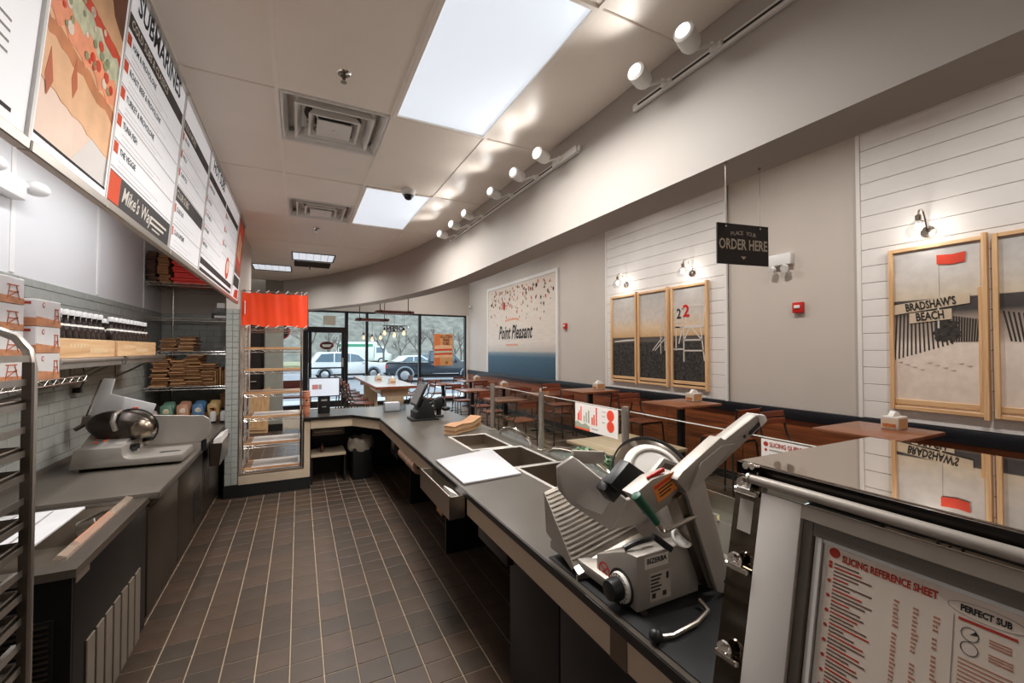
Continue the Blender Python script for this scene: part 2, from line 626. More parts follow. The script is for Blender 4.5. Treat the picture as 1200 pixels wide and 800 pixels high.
# left wall: panelled paint above, glazed tile below
wall_left = struct('wall_left', MB().box(WX - 0.12, -1.4, 0, WX, 6.87, CZ + 0.1), PAINT_COOL)
for y in (1.2, 2.42, 3.64, 4.86, 6.08):
    part('joint_strip', MB().box(WX - 0.001, y - 0.022, 2.13, WX + 0.006, y + 0.022, CZ), WHITEPL, wall_left, bevel=0.002, seg=1)
wall_back = struct('wall_alcove', MB().box(WX, 6.75, 0, -0.735, 6.87, CZ + 0.1), PAINT)
wall_wing = struct('wall_wing', MB().box(-0.735, 5.68, 0, -0.605, 6.87, CZ + 0.1), PAINT)
tw, th, tg = 0.155, 0.078, 0.002
def wall_tiles(parent, rects):
    """rects: (origin, u direction, length, z0, z1, outward normal); 300 largest as tiles, the rest as one mesh"""
    allt = []
    for (o0, u, ln, z0, z1, nv, bond) in rects:
        u, nv, o0 = Vector(u), Vector(nv), Vector(o0)
        row = 0
        z = z0
        while z < z1 - 0.01:
            off = (row % 2) * tw / 2 if bond else 0
            a = -off
            while a < ln - 0.005:
                lo, hi = max(0, a), min(ln, a + tw)
                if hi - lo > 0.012:
                    c = o0 + u * ((lo + hi) / 2)
                    hz = min(z + th, z1)
                    s = seen((c.x, c.y, z + th / 2))
                    allt.append((-(s or 0), c.x, c.y, z, hz, u, nv, hi - lo))
                a += tw
            z += th
            row += 1
    allt.sort(key=lambda t: t[0])
    cache = {}
    rest = MB()
    for k, (s, x, y, z, hz, u, nv, w) in enumerate(allt):
        hw = w / 2 - tg
        uu = Vector(u) * hw
        pts = [Vector((0, 0, tg)) - uu, Vector((0, 0, tg)) + uu, Vector((0, 0, hz - z - tg)) + uu, Vector((0, 0, hz - z - tg)) - uu]
        if k < 300:
            key = (round(w, 3), round(hz - z, 3), tuple(u), tuple(nv))
            if key not in cache:
                cache[key] = MB().prism(pts, Vector(nv) * 0.007).mesh('tile', GREYTILE, bevel=0.0015, seg=1)
            o = link('tile', cache[key], parent)
            o.location = (x, y, z)
        else:
            rest.prism([p + Vector((x, y, z)) for p in pts], Vector(nv) * 0.007)
    if rest.v:
        o = link('tiles_beyond', rest.mesh('tiles_beyond', GREYTILE), parent)
        o['kind'] = 'stuff'
TG = mat('tile_grout', (132, 130, 122), 0.9)
part('grout_bed', MB().box(WX, 2.0, 0.8, WX + 0.003, 6.75, 2.12), TG, wall_left)
wall_tiles(wall_left, [((WX + .002, 2.3, 0), (0, 1, 0), 4.44, 0.82, 2.12, (1, 0, 0), True)])
part('grout_bed', MB().box(WX + .01, 6.747, 0.8, -0.735, 6.75, 2.12), TG, wall_back)
wall_tiles(wall_back, [((WX + 0.012, 6.748, 0), (1, 0, 0), 0.81, 0.82, 2.12, (0, -1, 0), True)])
tw, th = 0.064, 0.064
part('grout_bed', MB().box(-0.735, 5.677, 0.14, -0.605, 5.68, 2.12), TG, wall_wing)
wall_tiles(wall_wing, [((-0.735, 5.678, 0), (1, 0, 0), 0.13, 0.145, 2.12, (0, -1, 0), False)])
part('corner_guard', MB().box(-0.609, 5.668, 0.14, -0.599, 5.7, 2.12), STEEL, wall_wing)
part('base_tile', MB().box(-0.74, 5.664, 0, -0.6, 5.68, 0.14), DARK, wall_wing)

# hall beyond the alcove, pillar, rear and right walls
struct('wall_hall', MB().box(-3.2, 6.87, 0, WX, 6.97, CZ), PAINT)
struct('wall_hall', MB().box(-3.2, 6.97, 0, -3.1, 10.5, CZ), PAINT)
wall_pillar = struct('wall_pillar', MB().box(-0.62, 9.95, 0, -0.3, 10.3, ZS1), mat('pillar_tile', (150, 150, 140), 0.4, var=0.05))
part('base_tile', MB().box(-0.63, 9.935, 0, -0.29, 9.95, 0.14), DARK, wall_pillar)
wall_hall_end = struct('wall_hall_end', MB().box(-3.2, 10.3, 0, -0.62, 10.4, ZS1), PAINT)
struct('wall_rear', MB().box(-1.68, -1.52, 0, 5.12, -1.4, ZS1), PAINT)
wall_right = struct('wall_right', MB().box(5.0, -1.4, 0, 5.12, 13.3, ZS1), PAINT)
# kitchen door in the hall, dark brown with a blue note
door_1 = struct('door_1', MB().box(-1.62, 10.26, 0, -0.72, 10.3, 2.1), mat('dark_door_paint', (44, 34, 30), 0.5))
part('door_frame', MB().box(-1.7, 10.25, 0, -1.62, 10.3, 2.18).box(-0.72, 10.25, 0, -0.66, 10.3, 2.18).box(-1.7, 10.25, 2.1, -0.66, 10.3, 2.18), BLACK, door_1)
part('door_handle', MB().cyl((-0.8, 10.26, 1.0), (-0.8, 10.2, 1.0), 0.012, 8).cyl((-0.8, 10.205, 1.0), (-0.92, 10.205, 1.0), 0.01, 8), STEEL, door_1)

# wainscot on the right wall, capped by the black rail
for k, y in enumerate([-1.4 + i * 1.22 for i in range(12)]):
    y1 = min(y + 1.214, 13.14)
    part('panel', MB().box(4.972, y, 0.1, 5.0, y1, 0.88), REDWOOD, wall_right, bevel=0.002, seg=1)
trim_1 = struct('trim_1', MB().box(4.94, -1.4, 0.875, 5.0, 13.14, 0.995), mat('black_rail_paint', (24, 26, 32), 0.35), bevel=0.004)
struct('baseboard_right', MB().box(4.955, -1.4, 0, 5.0, 13.14, 0.1), BLACK)

# two shiplap panels
def shiplap(name, y0, y1):
    p = struct(name, MB().box(4.985, y0, 0.995, 5.0, y1, 4.1), mat('shiplap_gap', (120, 112, 106), 0.8))
    z = 1.0
    while z < 4.1:
        z1 = min(z + 0.160, 4.1)
        mb = MB().box(0, 0, 0, 0.02, y1 - y0 - 0.07, z1 - z)
        o = link('board', mb.mesh('board', SHIP, bevel=0.003, seg=1), p)
        o.location = (4.967, y0 + 0.035, z)
        z += 0.1640
    for a in (y0, y1 - 0.035):
        part('edge_batten', MB().box(4.955, a, 0.995, 5.0, a + 0.035, 4.1), SHIP, p, bevel=0.002, seg=1)
    return p
shiplap('trim_2', 3.67, 6.12)
shiplap('trim_3', -0.9, 2.23)

# ------------------------------------------------------------------ STOREFRONT
FY = 13.15
wall_front = struct('wall_front', MB().box(-3.2, FY, 2.77, 5.12, FY + 0.15, ZS1), PAINT)
part('jamb', MB().box(4.9, FY - 0.02, 0, 5.0, FY + 0.15, 2.77), WHITE, wall_front)
part('jamb', MB().box(-3.2, FY, 0, -0.62, FY + 0.15, 2.77), PAINT, wall_front)
FRM = mat('black_storefront_frame', (20, 19, 21), 0.4, var=0.05)
WGL = clear('window_glass', (238, 244, 246), 1.3, 0.0)
def pane(parent, x0, x1, z0, z1):
    part('pane', MB().box(x0, FY + 0.045, z0, x1, FY + 0.053, z1), WGL, parent)
def window(name, x0, x1, z0=0.12, z1=2.72):
    w = struct(name, MB().box(x0, FY, 0, x1, FY + 0.1, z0).box(x0, FY, z1, x1, FY + 0.1, 2.77), FRM)
    pane(w, x0, x1, z0, z1)
    return w
def mullion(x, parent, w=0.07):
    part('mullion', MB().box(x - w / 2, FY - 0.02, 0, x + w / 2, FY + 0.12, 2.77), FRM, parent, bevel=0.004, seg=1)
w1 = window('window_1', 1.25, 1.80); mullion(1.79, w1)
w2 = window('window_2', 1.80, 3.37); mullion(3.37, w2)
w3 = window('window_3', 3.37, 4.9); mullion(4.88, w3, 0.05)
w4 = window('window_4', -0.62, 0.12); mullion(0.15, w4, 0.12); mullion(-0.6, w4)
door_2 = struct('door_2', MB().box(0.2, FY - 0.01, 2.14, 1.24, FY + 0.1, 2.30).box(1.09, FY - 0.01, 0.02, 1.17, FY + 0.06, 2.14).box(0.23, FY - 0.01, 0.02, 0.31, FY + 0.06, 2.14)
                .box(0.3, FY - 0.01, 0.02, 1.1, FY + 0.06, 0.2).box(0.3, FY - 0.01, 1.115, 1.1, FY + 0.06, 1.155).box(0.2, FY - 0.01, 2.72, 1.24, FY + 0.1, 2.77), FRM)
pane(door_2, 0.3, 1.1, 0.2, 2.14)
pane(door_2, 0.2, 1.2, 2.30, 2.72)
part('frame_post', MB().box(1.175, FY - 0.03, 0, 1.265, FY + 0.12, 2.77).box(0.16, FY - 0.03, 0, 0.225, FY + 0.12, 2.77), FRM, door_2)
part('door_handle', MB().box(1.1, FY - 0.07, 1.16, 1.14, FY - 0.045, 1.42).cyl((1.12, FY - 0.05, 1.2), (1.12, FY, 1.2), 0.01, 8).cyl((1.12, FY - 0.05, 1.38), (1.12, FY, 1.38), 0.01, 8), ALU, door_2)
ov = MB().lathe([(0.001, 0), (0.17, 0.0), (0.17, 0.006), (0.001, 0.006)], (0, 0, 0), 28, (0, -1, 0), caps=False)
ov.v = [(p[0] * 1.0, p[1], p[2] * 0.62) for p in ov.v]
ov.shift((0.70, FY + 0.04, 1.775))
decal = part('door_decal', ov, mat('decal_dark', (48, 36, 38), 0.5), door_2, label='dark oval decal with pale lettering')
ring = MB()
for i in range(32):
    a, b = 2 * math.pi * i / 32, 2 * math.pi * (i + 1) / 32
    q = []
    for t, rr in ((a, .185), (b, .185), (b, .17), (a, .17)):
        q.append((0.70 + rr * math.cos(t), FY + 0.033, 1.775 + rr * 0.62 * math.sin(t)))
    ring.prism(q, (0, 0.003, 0))
part('decal_rim', ring, RED, decal, world=True)
part('decal_print', MB().box(0.58, FY + .03, 1.775, 0.82, FY + .032, 1.80).box(0.60, FY + .03, 1.735, 0.80, FY + .032, 1.76), INKW, decal, world=True)
# closer box and a small card seen in the transom
part('transom_card', MB().box(0.6, FY + 0.02, 2.36, 0.93, FY + 0.03, 2.62), mat('beige_card', (188, 178, 158), 0.7), door_2)
# ------------------------------------------------------------------ CEILING LIGHTS AND FITTINGS
DIFF = mat('troffer_diffuser', (206, 216, 228), 0.5, var=0.0, emit=0.80, ecol=(222, 229, 238))
LCOL = (1.0, 0.97, 0.935)
def area(parent, loc, sx, sy, power, rot=(0, 0, 0), col=LCOL, spread=158):
    l = bpy.data.lights.new('lamp_light', 'AREA')
    l.shape = 'RECTANGLE'
    l.size, l.size_y = sx, sy
    l.energy = power * LAMP_K
    l.color = col
    l.spread = R(spread)
    o = link('lamp_light', l, parent)
    o.location = loc
    o.rotation_euler = rot
    return o
def spot(parent, loc, aim, power, ang=90, r=0.03, col=LCOL, blend=0.6):
    l = bpy.data.lights.new('lamp_light', 'SPOT')
    l.energy = power * LAMP_K
    l.spot_size = R(ang)
    l.spot_blend = blend
    l.shadow_soft_size = r
    l.color = col
    o = link('lamp_light', l, parent)
    o.location = loc
    o.rotation_euler = Vector(aim).to_track_quat('-Z', 'Y').to_euler()
    return o
def point(parent, loc, power, r=0.03, col=(1, 0.82, 0.6)):
    l = bpy.data.lights.new('lamp_light', 'POINT')
    l.energy = power * LAMP_K
    l.shadow_soft_size = r
    l.color = col
    o = link('lamp_light', l, parent)
    o.location = loc
    return o

def troffer(x, y, lx, ly, power, label, louvre=False):
    t = thing('ceiling_light', label, 'ceiling light', (x, y, CZ), group='recessed ceiling lights')
    a, b = lx / 2, ly / 2
    w = 0.02
    part('frame', MB().box(-a, -b, -0.006, a, -b + w, 0.015).box(-a, b - w, -0.006, a, b, 0.015).box(-a, -b + w, -0.006, -a + w, b - w, 0.015).box(a - w, -b + w, -0.006, a, b - w, 0.015),
         CEILBAR if not louvre else BLACK, t)
    part('diffuser', MB().box(-a + w, -b + w, 0.004, a - w, b - w, 0.012), DIFF, t)
    if louvre:
        for k in range(1, 6):
            xx = -a + k * lx / 6
            part('louvre_blade', MB().box(xx - 0.003, -b + w, -0.004, xx + 0.003, b - w, 0.004), CEILBAR, t)
    if power:
        area(t, (0, 0, -0.012), lx - 0.05, ly - 0.05, power)
    return t
troffer(GX + 0.915, GY + 0.61, 0.6, 1.21, 56, 'large bright ceiling panel light nearest the track lights')
troffer(GX + 0.915, GY + 3.05, 0.6, 1.21, 56, 'bright ceiling panel light beside the dome camera')
troffer(GX + 0.305, GY + 4 * 1.22 + 0.915, 0.6, 0.6, 24, 'small louvred ceiling light in front of the curved soffit', True)
troffer(GX - 0.305, GY + 5 * 1.22 + 0.915, 0.6, 0.6, 24, 'farthest louvred ceiling light above the orange curtain', True)
# open dark return box beside the louvred light
t = thing('return_grille', 'dark open return grille next to a louvred ceiling light', 'vent', (GX + 0.305, GY + 5 * 1.22 + 0.305, CZ))
part('frame', MB().box(-.3, -.3, -.006, .3, -.27, .015).box(-.3, .27, -.006, .3, .3, .015).box(-.3, -.27, -.006, -.27, .27, .015).box(.27, -.27, -.006, .3, .27, .015), CEILBAR, t)
part('core', MB().box(-.27, -.27, 0.006, .27, .27, 0.016), DARK, t)
for k in range(9):
    part('blade', MB().box(-.27, -.24 + k * .06, -.003, .27, -.234 + k * .06, .006), STEELD, t)

def diffuser_vent(x, y, label):
    t = thing('air_vent', label, 'vent', (x, y, CZ), group='square ceiling diffusers')
    part('duct', MB().box(-0.295, -0.295, 0.085, 0.295, 0.295, 0.095).box(-.3, -.3, 0, -.293, .3, .09).box(.293, -.3, 0, .3, .3, .09).box(-.293, -.3, 0, .293, -.293, .09).box(-.293, .293, 0, .293, .3, .09), WHITE, t)
    part('duct_opening', MB().lathe([(0.001, 0.0), (0.17, 0.0), (0.17, 0.006), (0.001, 0.006)], (0, 0.03, 0.078), 28, caps=False), BLACK, t)
    for h, z, d in ((0.297, -0.004, 0.05), (0.222, -0.008, 0.06), (0.147, -0.014, 0.055)):
        mb = MB()
        q = [(-1, -1), (1, -1), (1, 1), (-1, 1)]
        lo = [(a * h, b * h, z) for a, b in q]
        hi = [(a * (h - 0.03), b * (h - 0.03), z + d) for a, b in q]
        l2 = [(a * (h - 0.014), b * (h - 0.014), z) for a, b in q]
        h2 = [(a * (h - 0.038), b * (h - 0.038), z + d) for a, b in q]
        mb.add(lo + hi + l2 + h2, [(i, (i + 1) % 4, 4 + (i + 1) % 4, 4 + i) for i in range(4)] + [(8 + i, 12 + i, 12 + (i + 1) % 4, 8 + (i + 1) % 4) for i in range(4)]
               + [(i, 8 + i, 8 + (i + 1) % 4, (i + 1) % 4) for i in range(4)] + [(4 + i, 4 + (i + 1) % 4, 12 + (i + 1) % 4, 12 + i) for i in range(4)])
        part('louvre', mb, WHITE, t)
    part('centre_plate', MB().box(-0.10, -0.10, -0.022, 0.10, 0.10, -0.015).cyl((0, 0, -0.028), (0, 0, -0.02), 0.012, 10), WHITE, t)
    for a, b in ((-1, -1), (1, 1), (-1, 1), (1, -1)):
        part('hanger', MB().bar((a * .09, b * .09, -.016), (a * .15, b * .15, .08), .006, .006), STEEL, t)
    return t
diffuser_vent(GX + 0.305, GY + 1.22 + 0.305, 'square ceiling diffuser nearest the large panel light')
diffuser_vent(GX + 0.305, GY + 2 * 1.22 + 0.915, 'farther square ceiling diffuser left of the second panel light')

def sprinkler(x, y, label):
    t = thing('sprinkler_head', label, 'sprinkler', (x, y, CZ), group='ceiling sprinklers')
    part('escutcheon', MB().lathe([(0.001, -0.004), (0.03, -0.006), (0.036, 0.002), (0.001, 0.002)], (0, 0, 0), 18, caps=False), CHROME, t)
    part('stem', MB().cyl((0, 0, -0.004), (0, 0, -0.03), 0.008, 8).bar((-.012, 0, -.01), (0, 0, -.045), .004, .004).bar((.012, 0, -.01), (0, 0, -.045), .004, .004), STEELD, t)
    part('deflector', MB().cyl((0, 0, -0.044), (0, 0, -0.047), 0.016, 12), CHROME, t)
sprinkler(0.192, 2.3, 'sprinkler head in front of the nearest ceiling diffuser')
sprinkler(0.167, 5.4, 'sprinkler head beyond the second ceiling diffuser')
sprinkler(0.15, 8.0, 'farthest ceiling sprinkler beyond the louvred light')

t = thing('dome_camera', 'white dome security camera beside the second panel light', 'camera', (0.85, 3.74, CZ))
part('housing', MB().lathe([(0.001, 0), (0.062, 0.0), (0.064, -0.02), (0.052, -0.05), (0.001, -0.05)], (0, 0, 0), 22, caps=False), WHITEPL, t)
part('dome', MB().sphere((0, 0, -0.05), 0.042, 18, 10), BLACKPL, t)
part('lens', MB().cyl((-.02, -.034, -.065), (-.024, -.042, -.07), 0.011, 10), CHROME, t)

# track lights along the soffit
LAMPFACE = mat('lamp_face', (236, 240, 244), 0.4, var=0.0, emit=1.6, ecol=(244, 246, 250))
def track(y0, y1, label):
    t = thing('light_track', label, 'light track', (1.585, y0, 2.935), group='light tracks on the soffit')
    part('rail', MB().box(-0.022, 0, -0.018, 0.0, y1 - y0, 0.018), WHITE, t, bevel=0.003, seg=1)
    part('slot', MB().box(-0.0235, 0.04, -0.005, -0.02, y1 - y0 - 0.04, 0.005), DARK, t)
    return t
track(-0.4, 1.70, 'nearer white light track along the upper right soffit').location.y
t = track(2.175, 4.75, 'farther white light track along the curved end of the soffit')
part('feed_box', MB().box(-0.035, 0.02, -0.022, 0.0, 0.3, 0.022), WHITE, t, bevel=0.003)
def head(y, label, up=0.12, turn=-0.35, x=1.36, ytr=None):
    t = thing('track_light', label, 'track light', (1.585, y, 2.935), group='white track light heads')
    d = Vector((-1, turn, up)).normalized()
    c = Vector((x - 1.585, 0, 0.0))
    e = c - d * 0.10
    part('housing', MB().lathe([(0.032, 0), (0.041, 0.004), (0.042, 0.075), (0.034, 0.098), (0.001, 0.10)], e + d * 0.10, 22, -d), WHITE, t)
    part('lamp', MB().lathe([(0.001, 0.0), (0.029, 0.0), (0.029, 0.005), (0.001, 0.005)], c + d * 0.002, 20, d, caps=False), LAMPFACE, t)
    part('arm', MB().cyl((-0.02, 0, 0), (-0.06, 0, 0.0), 0.012, 8).cyl((-0.055, 0, 0.0), e + d * 0.03 + Vector((0, 0, -0.038)), 0.007, 8), WHITE, t)
    part('clip', MB().box(-0.038, -0.03, -0.012, -0.022, 0.03, 0.012), WHITE, t, bevel=0.003, seg=1)
    spot(t, c + d * 0.02, d, 4.0, 140, 0.05, blend=1.0)
    return t
head(1.46, 'track light head at the near end of the nearer track, lower one')
head(1.19, 'track light head highest in the picture on the nearer track')
for y, lab in ((2.36, 'first track light head beside the feed box of the farther track'), (2.70, 'second track light head from the feed box of the farther track'),
               (3.11, 'third track light head from the feed box of the farther track'), (3.72, 'fourth track light head from the feed box of the farther track'),
               (4.1, 'fifth track light head from the feed box of the farther track'), (4.5, 'last track light head at the far end of the farther track')):
    head(y, lab)

# ------------------------------------------------------------------ FLAT PRINT HELPER
class Sheet:
    """flat printed matter on a plane: o = corner, u = reading direction, v = up"""
    def __init__(self, parent, o, u, v, lift=0.0008):
        self.p, self.o, self.u, self.v = parent, Vector(o), Vector(u).normalized(), Vector(v).normalized()
        self.n = self.u.cross(self.v)
        self.l = lift
    def at(self, a, b, h=0.0):
        return self.o + self.u * a + self.v * b + self.n * h
    def rects(self, name, rs, m, lift=1):
        mb = MB()
        h = self.l * lift
        for a0, b0, a1, b1 in rs:
            mb.prism([self.at(a0, b0, h - self.l * .9), self.at(a1, b0, h - self.l * .9), self.at(a1, b1, h - self.l * .9), self.at(a0, b1, h - self.l * .9)], self.n * self.l * .9)
        return part(name, mb, m, self.p, world=True)
    def poly(self, name, pts, m, lift=1):
        h = self.l * lift
        mb = MB()
        for pp in (pts if isinstance(pts[0][0], (tuple, list)) else [pts]):
            mb.prism([self.at(a, b, h - self.l * .9) for a, b in pp], self.n * self.l * .9)
        return part(name, mb, m, self.p, world=True)
    def line(self, name, segs, w, m, lift=1):
        out = []
        for (a0, b0), (a1, b1) in segs:
            dx, dy = a1 - a0, b1 - b0
            L = math.hypot(dx, dy) or 1
            nx, ny = -dy / L * w / 2, dx / L * w / 2
            out.append([(a0 + nx, b0 + ny), (a1 + nx, b1 + ny), (a1 - nx, b1 - ny), (a0 - nx, b0 - ny)])
        return self.poly(name, out, m, lift)
    def text(self, s, a, b, size, m, lift=1.2, **kw):
        return lettering(s, m, self.p, self.at(a, b, self.l * lift), self.u, self.v, size, **kw)
    def disc(self, name, cs, m, lift=1, n=16):
        return self.poly(name, [[(a + r * math.cos(2 * math.pi * i / n), b + r * math.sin(2 * math.pi * i / n)) for i in range(n)] for a, b, r in cs], m, lift)

def gradmat(name, stops, axis=2, z0=0.0, z1=1.0, noise=0.0, nscale=30, dark=None, rough=0.6, stretch=(1, 1, 1)):
    """a printed picture's colour bands up the sheet, with printed speckle"""
    m = bpy.data.materials.new(name)
    m.use_nodes = True
    nt = m.node_tree
    b = nt.nodes['Principled BSDF']
    b.inputs['Roughness'].default_value = rough
    tc = nt.nodes.new('ShaderNodeTexCoord')
    sp = nt.nodes.new('ShaderNodeSeparateXYZ')
    nt.links.new(tc.outputs['Object'], sp.inputs[0])
    mr = nt.nodes.new('ShaderNodeMapRange')
    mr.inputs['From Min'].default_value = z0
    mr.inputs['From Max'].default_value = z1
    nt.links.new(sp.outputs[axis], mr.inputs['Value'])
    rp = nt.nodes.new('ShaderNodeValToRGB')
    el = rp.color_ramp.elements
    el[0].position, el[0].color = stops[0][0], lin(stops[0][1])
    el[1].position, el[1].color = stops[-1][0], lin(stops[-1][1])
    for p, c in stops[1:-1]:
        e = el.new(p)
        e.color = lin(c)
    nt.links.new(mr.outputs[0], rp.inputs['Fac'])
    out = rp.outputs['Color']
    if noise:
        mp = nt.nodes.new('ShaderNodeMapping')
        mp.inputs['Scale'].default_value = stretch
        nt.links.new(tc.outputs['Object'], mp.inputs['Vector'])
        nz = nt.nodes.new('ShaderNodeTexNoise')
        nz.inputs['Scale'].default_value = nscale
        nz.inputs['Detail'].default_value = 6
        nt.links.new(mp.outputs[0], nz.inputs['Vector'])
        r2 = nt.nodes.new('ShaderNodeValToRGB')
        r2.color_ramp.elements[0].position = 0.35
        r2.color_ramp.elements[1].position = 0.65
        r2.color_ramp.elements[0].color = (1 - noise,) * 3 + (1,)
        r2.color_ramp.elements[1].color = (1 + noise,) * 3 + (1,)
        nt.links.new(nz.outputs['Fac'], r2.inputs['Fac'])
        mx = nt.nodes.new('ShaderNodeMix')
        mx.data_type = 'RGBA'
        mx.blend_type = 'MULTIPLY'
        mx.inputs['Factor'].default_value = 1.0
        nt.links.new(out, mx.inputs['A'])
        nt.links.new(r2.outputs['Color'], mx.inputs['B'])
        out = mx.outputs['Result']
    nt.links.new(out, b.inputs['Base Color'])
    return m

# ------------------------------------------------------------------ MENU BOARDS
MB_P0, MB_P1 = Vector((-0.62, 0, 2.19)), Vector((-0.552, 0, 3.02))
mv = (MB_P1 - MB_P0)
MH = mv.length
mv.normalize()
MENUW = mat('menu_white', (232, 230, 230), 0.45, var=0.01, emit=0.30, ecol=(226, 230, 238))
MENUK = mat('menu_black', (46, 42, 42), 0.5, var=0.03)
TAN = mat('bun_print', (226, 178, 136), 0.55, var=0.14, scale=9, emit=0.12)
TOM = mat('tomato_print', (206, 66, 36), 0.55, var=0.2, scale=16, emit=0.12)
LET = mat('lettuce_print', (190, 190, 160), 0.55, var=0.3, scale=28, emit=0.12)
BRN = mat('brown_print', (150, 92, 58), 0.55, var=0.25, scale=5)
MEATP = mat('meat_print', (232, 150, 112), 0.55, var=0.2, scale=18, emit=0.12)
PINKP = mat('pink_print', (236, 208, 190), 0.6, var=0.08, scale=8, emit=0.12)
def menu_panel(y0, y1, label, face=MENUW, z_off=0.0):
    t = thing('menu_board', label, 'menu board', (-0.62, y0, 2.19), group='menu boards hanging over the prep counter')
    o = Vector((-0.62, y0 + 0.004, 2.19))
    n_ = Vector((0, 1, 0)).cross(mv)
    w = y1 - y0 - 0.008
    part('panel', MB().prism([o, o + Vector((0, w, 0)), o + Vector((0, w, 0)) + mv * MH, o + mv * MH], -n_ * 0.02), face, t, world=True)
    # aluminium rails below and above and the joint at the side
    part('rail', MB().bar(o + mv * -0.012, o + mv * -0.012 + Vector((0, w, 0)), 0.03, 0.03, up=mv), ALU, t, bevel=0.003, seg=1, world=True)
    part('rail', MB().bar(o + mv * (MH + .01), o + mv * (MH + .01) + Vector((0, w, 0)), 0.03, 0.02, up=mv), ALU, t, world=True)
    part('side_rail', MB().bar(o + n_ * .002, o + mv * MH + n_ * .002, 0.012, 0.012, up=n_), WHITEPL, t, world=True)
    return t, Sheet(t, o, (0, 1, 0), mv), w
def menu_rows(S, a0, a1, b0, b1, items):
    k = len(items)
    st = (b1 - b0) / k
    lines, sq, fine = [], [], []
    for i, it in enumerate(items):
        b = b1 - (i + 1) * st
        lines.append((a0, b, a1, b + 0.006))
        sq.append((a0 + 0.012, b + st * 0.55, a0 + 0.05, b + st * 0.55 + min(0.045, st * .4)))
        S.text(it, a0 + 0.065, b + st * 0.72, min(0.036, st * 0.34), INK, align='LEFT', sx=0.9, bold=0.0006)
        for q in range(2):
            fine.append((a0 + 0.068, b + st * (0.36 - q * 0.19), a0 + 0.068 + (a1 - a0) * (0.62 - 0.12 * q), b + st * (0.36 - q * 0.19) + 0.005))
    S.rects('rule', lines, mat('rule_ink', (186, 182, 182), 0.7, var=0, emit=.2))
    for q_ in sq:
        S.rects('number_square', [q_], INKO)
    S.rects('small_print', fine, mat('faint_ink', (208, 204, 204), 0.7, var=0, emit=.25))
# A: white board with large print, only its end in view
t, S, w = menu_panel(0.87, 1.487, 'white menu board with large grey print at the left edge')
S.text('A SUB', w - 0.1, 0.42, 0.07, INK, align='RIGHT', bold=0.001)
S.text('BOWL!', w - 0.08, 0.32, 0.07, INK, align='RIGHT', bold=0.001)
S.rects('small_print', [(w - .36, .60 - k * .03, w - .1, .607 - k * .03) for k in range(5)] + [(w - .30, .23 - k * .025, w - .1, .236 - k * .025) for k in range(4)], INKG)
S.rects('base_rule', [(0.0, 0.035, w - .06, 0.045)], INK)
S.poly('food_picture', [(0, .75), (w - .12, .72), (w - .1, MH), (0, MH)], MEATP)
# B: picture of a sub
t, S, w = menu_panel(1.487, 1.961, 'portrait photo board of an open sandwich', BRN)
GLW = 0.16
def band(name, lo, hi, m, lift, seed, wob=.012, n_=14):
    rb = random.Random(seed)
    up, dn_ = [], []
    for i in range(n_ + 1):
        a_ = w * i / n_
        c_ = .45 - .05 * (i / n_)
        up.append((a_, min(MH, max(.03, c_ + hi + rb.uniform(-wob, wob)))))
        dn_.append((a_, min(MH, max(.03, c_ + lo + rb.uniform(-wob, wob)))))
    S.poly(name, up + dn_[::-1], m, lift)
S.poly('wrapper', [(0.0, 0.03), (w, 0.03), (w, 0.40), (0.0, 0.45)], PINKP, 1)
S.poly('plate', [(w * .45, .03), (w, .03), (w, .20), (w * .75, .17)], mat('plate_print', (226, 220, 216), .5, var=.03), 2)
band('lower_bun', -.26, -.06, TAN, 3, 1, .006)
band('bun_crust', -.13, -.09, mat('crust_print', (206, 132, 84), .5, var=.2, scale=12), 3.5, 2, .01)
for cut_ in [[(w * .08, .20), (w * .11, .28), (w * .17, .20), (w * .12, .15)], [(w * .36, .26), (w * .39, .33), (w * .44, .25), (w * .40, .21)]]:
    S.poly('bun_slot', cut_, mat('rust_print', (196, 104, 64), .5, var=.1), 4)  # dark-red slots printed in the bun
band('meat', -.08, .03, MEATP, 4.5, 3, .02)
band('lettuce', .0, .10, LET, 5, 4, .02)
band('tomato', .075, .115, TOM, 6, 5, .014)
band('upper_bun', .105, .22, mat('top_bun_print', (236, 186, 140), .5, var=.12, scale=10), 7, 6, .004)
S.poly('backdrop', [(w * .55, MH), (w * .62, .72), (w * .80, .60), (w, .56), (w, MH)], mat('dark_print', (120, 70, 46), .6, var=.4, scale=4), 8)
rb = random.Random(9)
bl = [[], [], []]
for k in range(46):
    s_ = rb.uniform(.02, .98)
    a_ = w * s_
    c_ = .45 - .05 * s_ + rb.uniform(-.06, .10)
    r_ = rb.uniform(.008, .02)
    if .05 < c_ < MH - .04 and .03 < a_ < w - .03:
        bl[k % 3].append((a_, c_, r_))
S.disc('garnish', bl[0], mat('pale_garnish', (240, 222, 206), .5, var=.1), 6.4, 7)
S.disc('garnish', bl[1], mat('sage_garnish', (150, 158, 120), .5, var=.3, scale=30), 6.6, 7)
S.disc('garnish', bl[2], TOM, 6.8, 7)
S.rects('border', [(0, 0, w, .03), (0, 0, .012, MH), (w - .012, 0, w, MH)], MENUW, 9)
S.rects('base_rule', [(0.012, 0.028, w - .012, 0.036)], INK, 10)
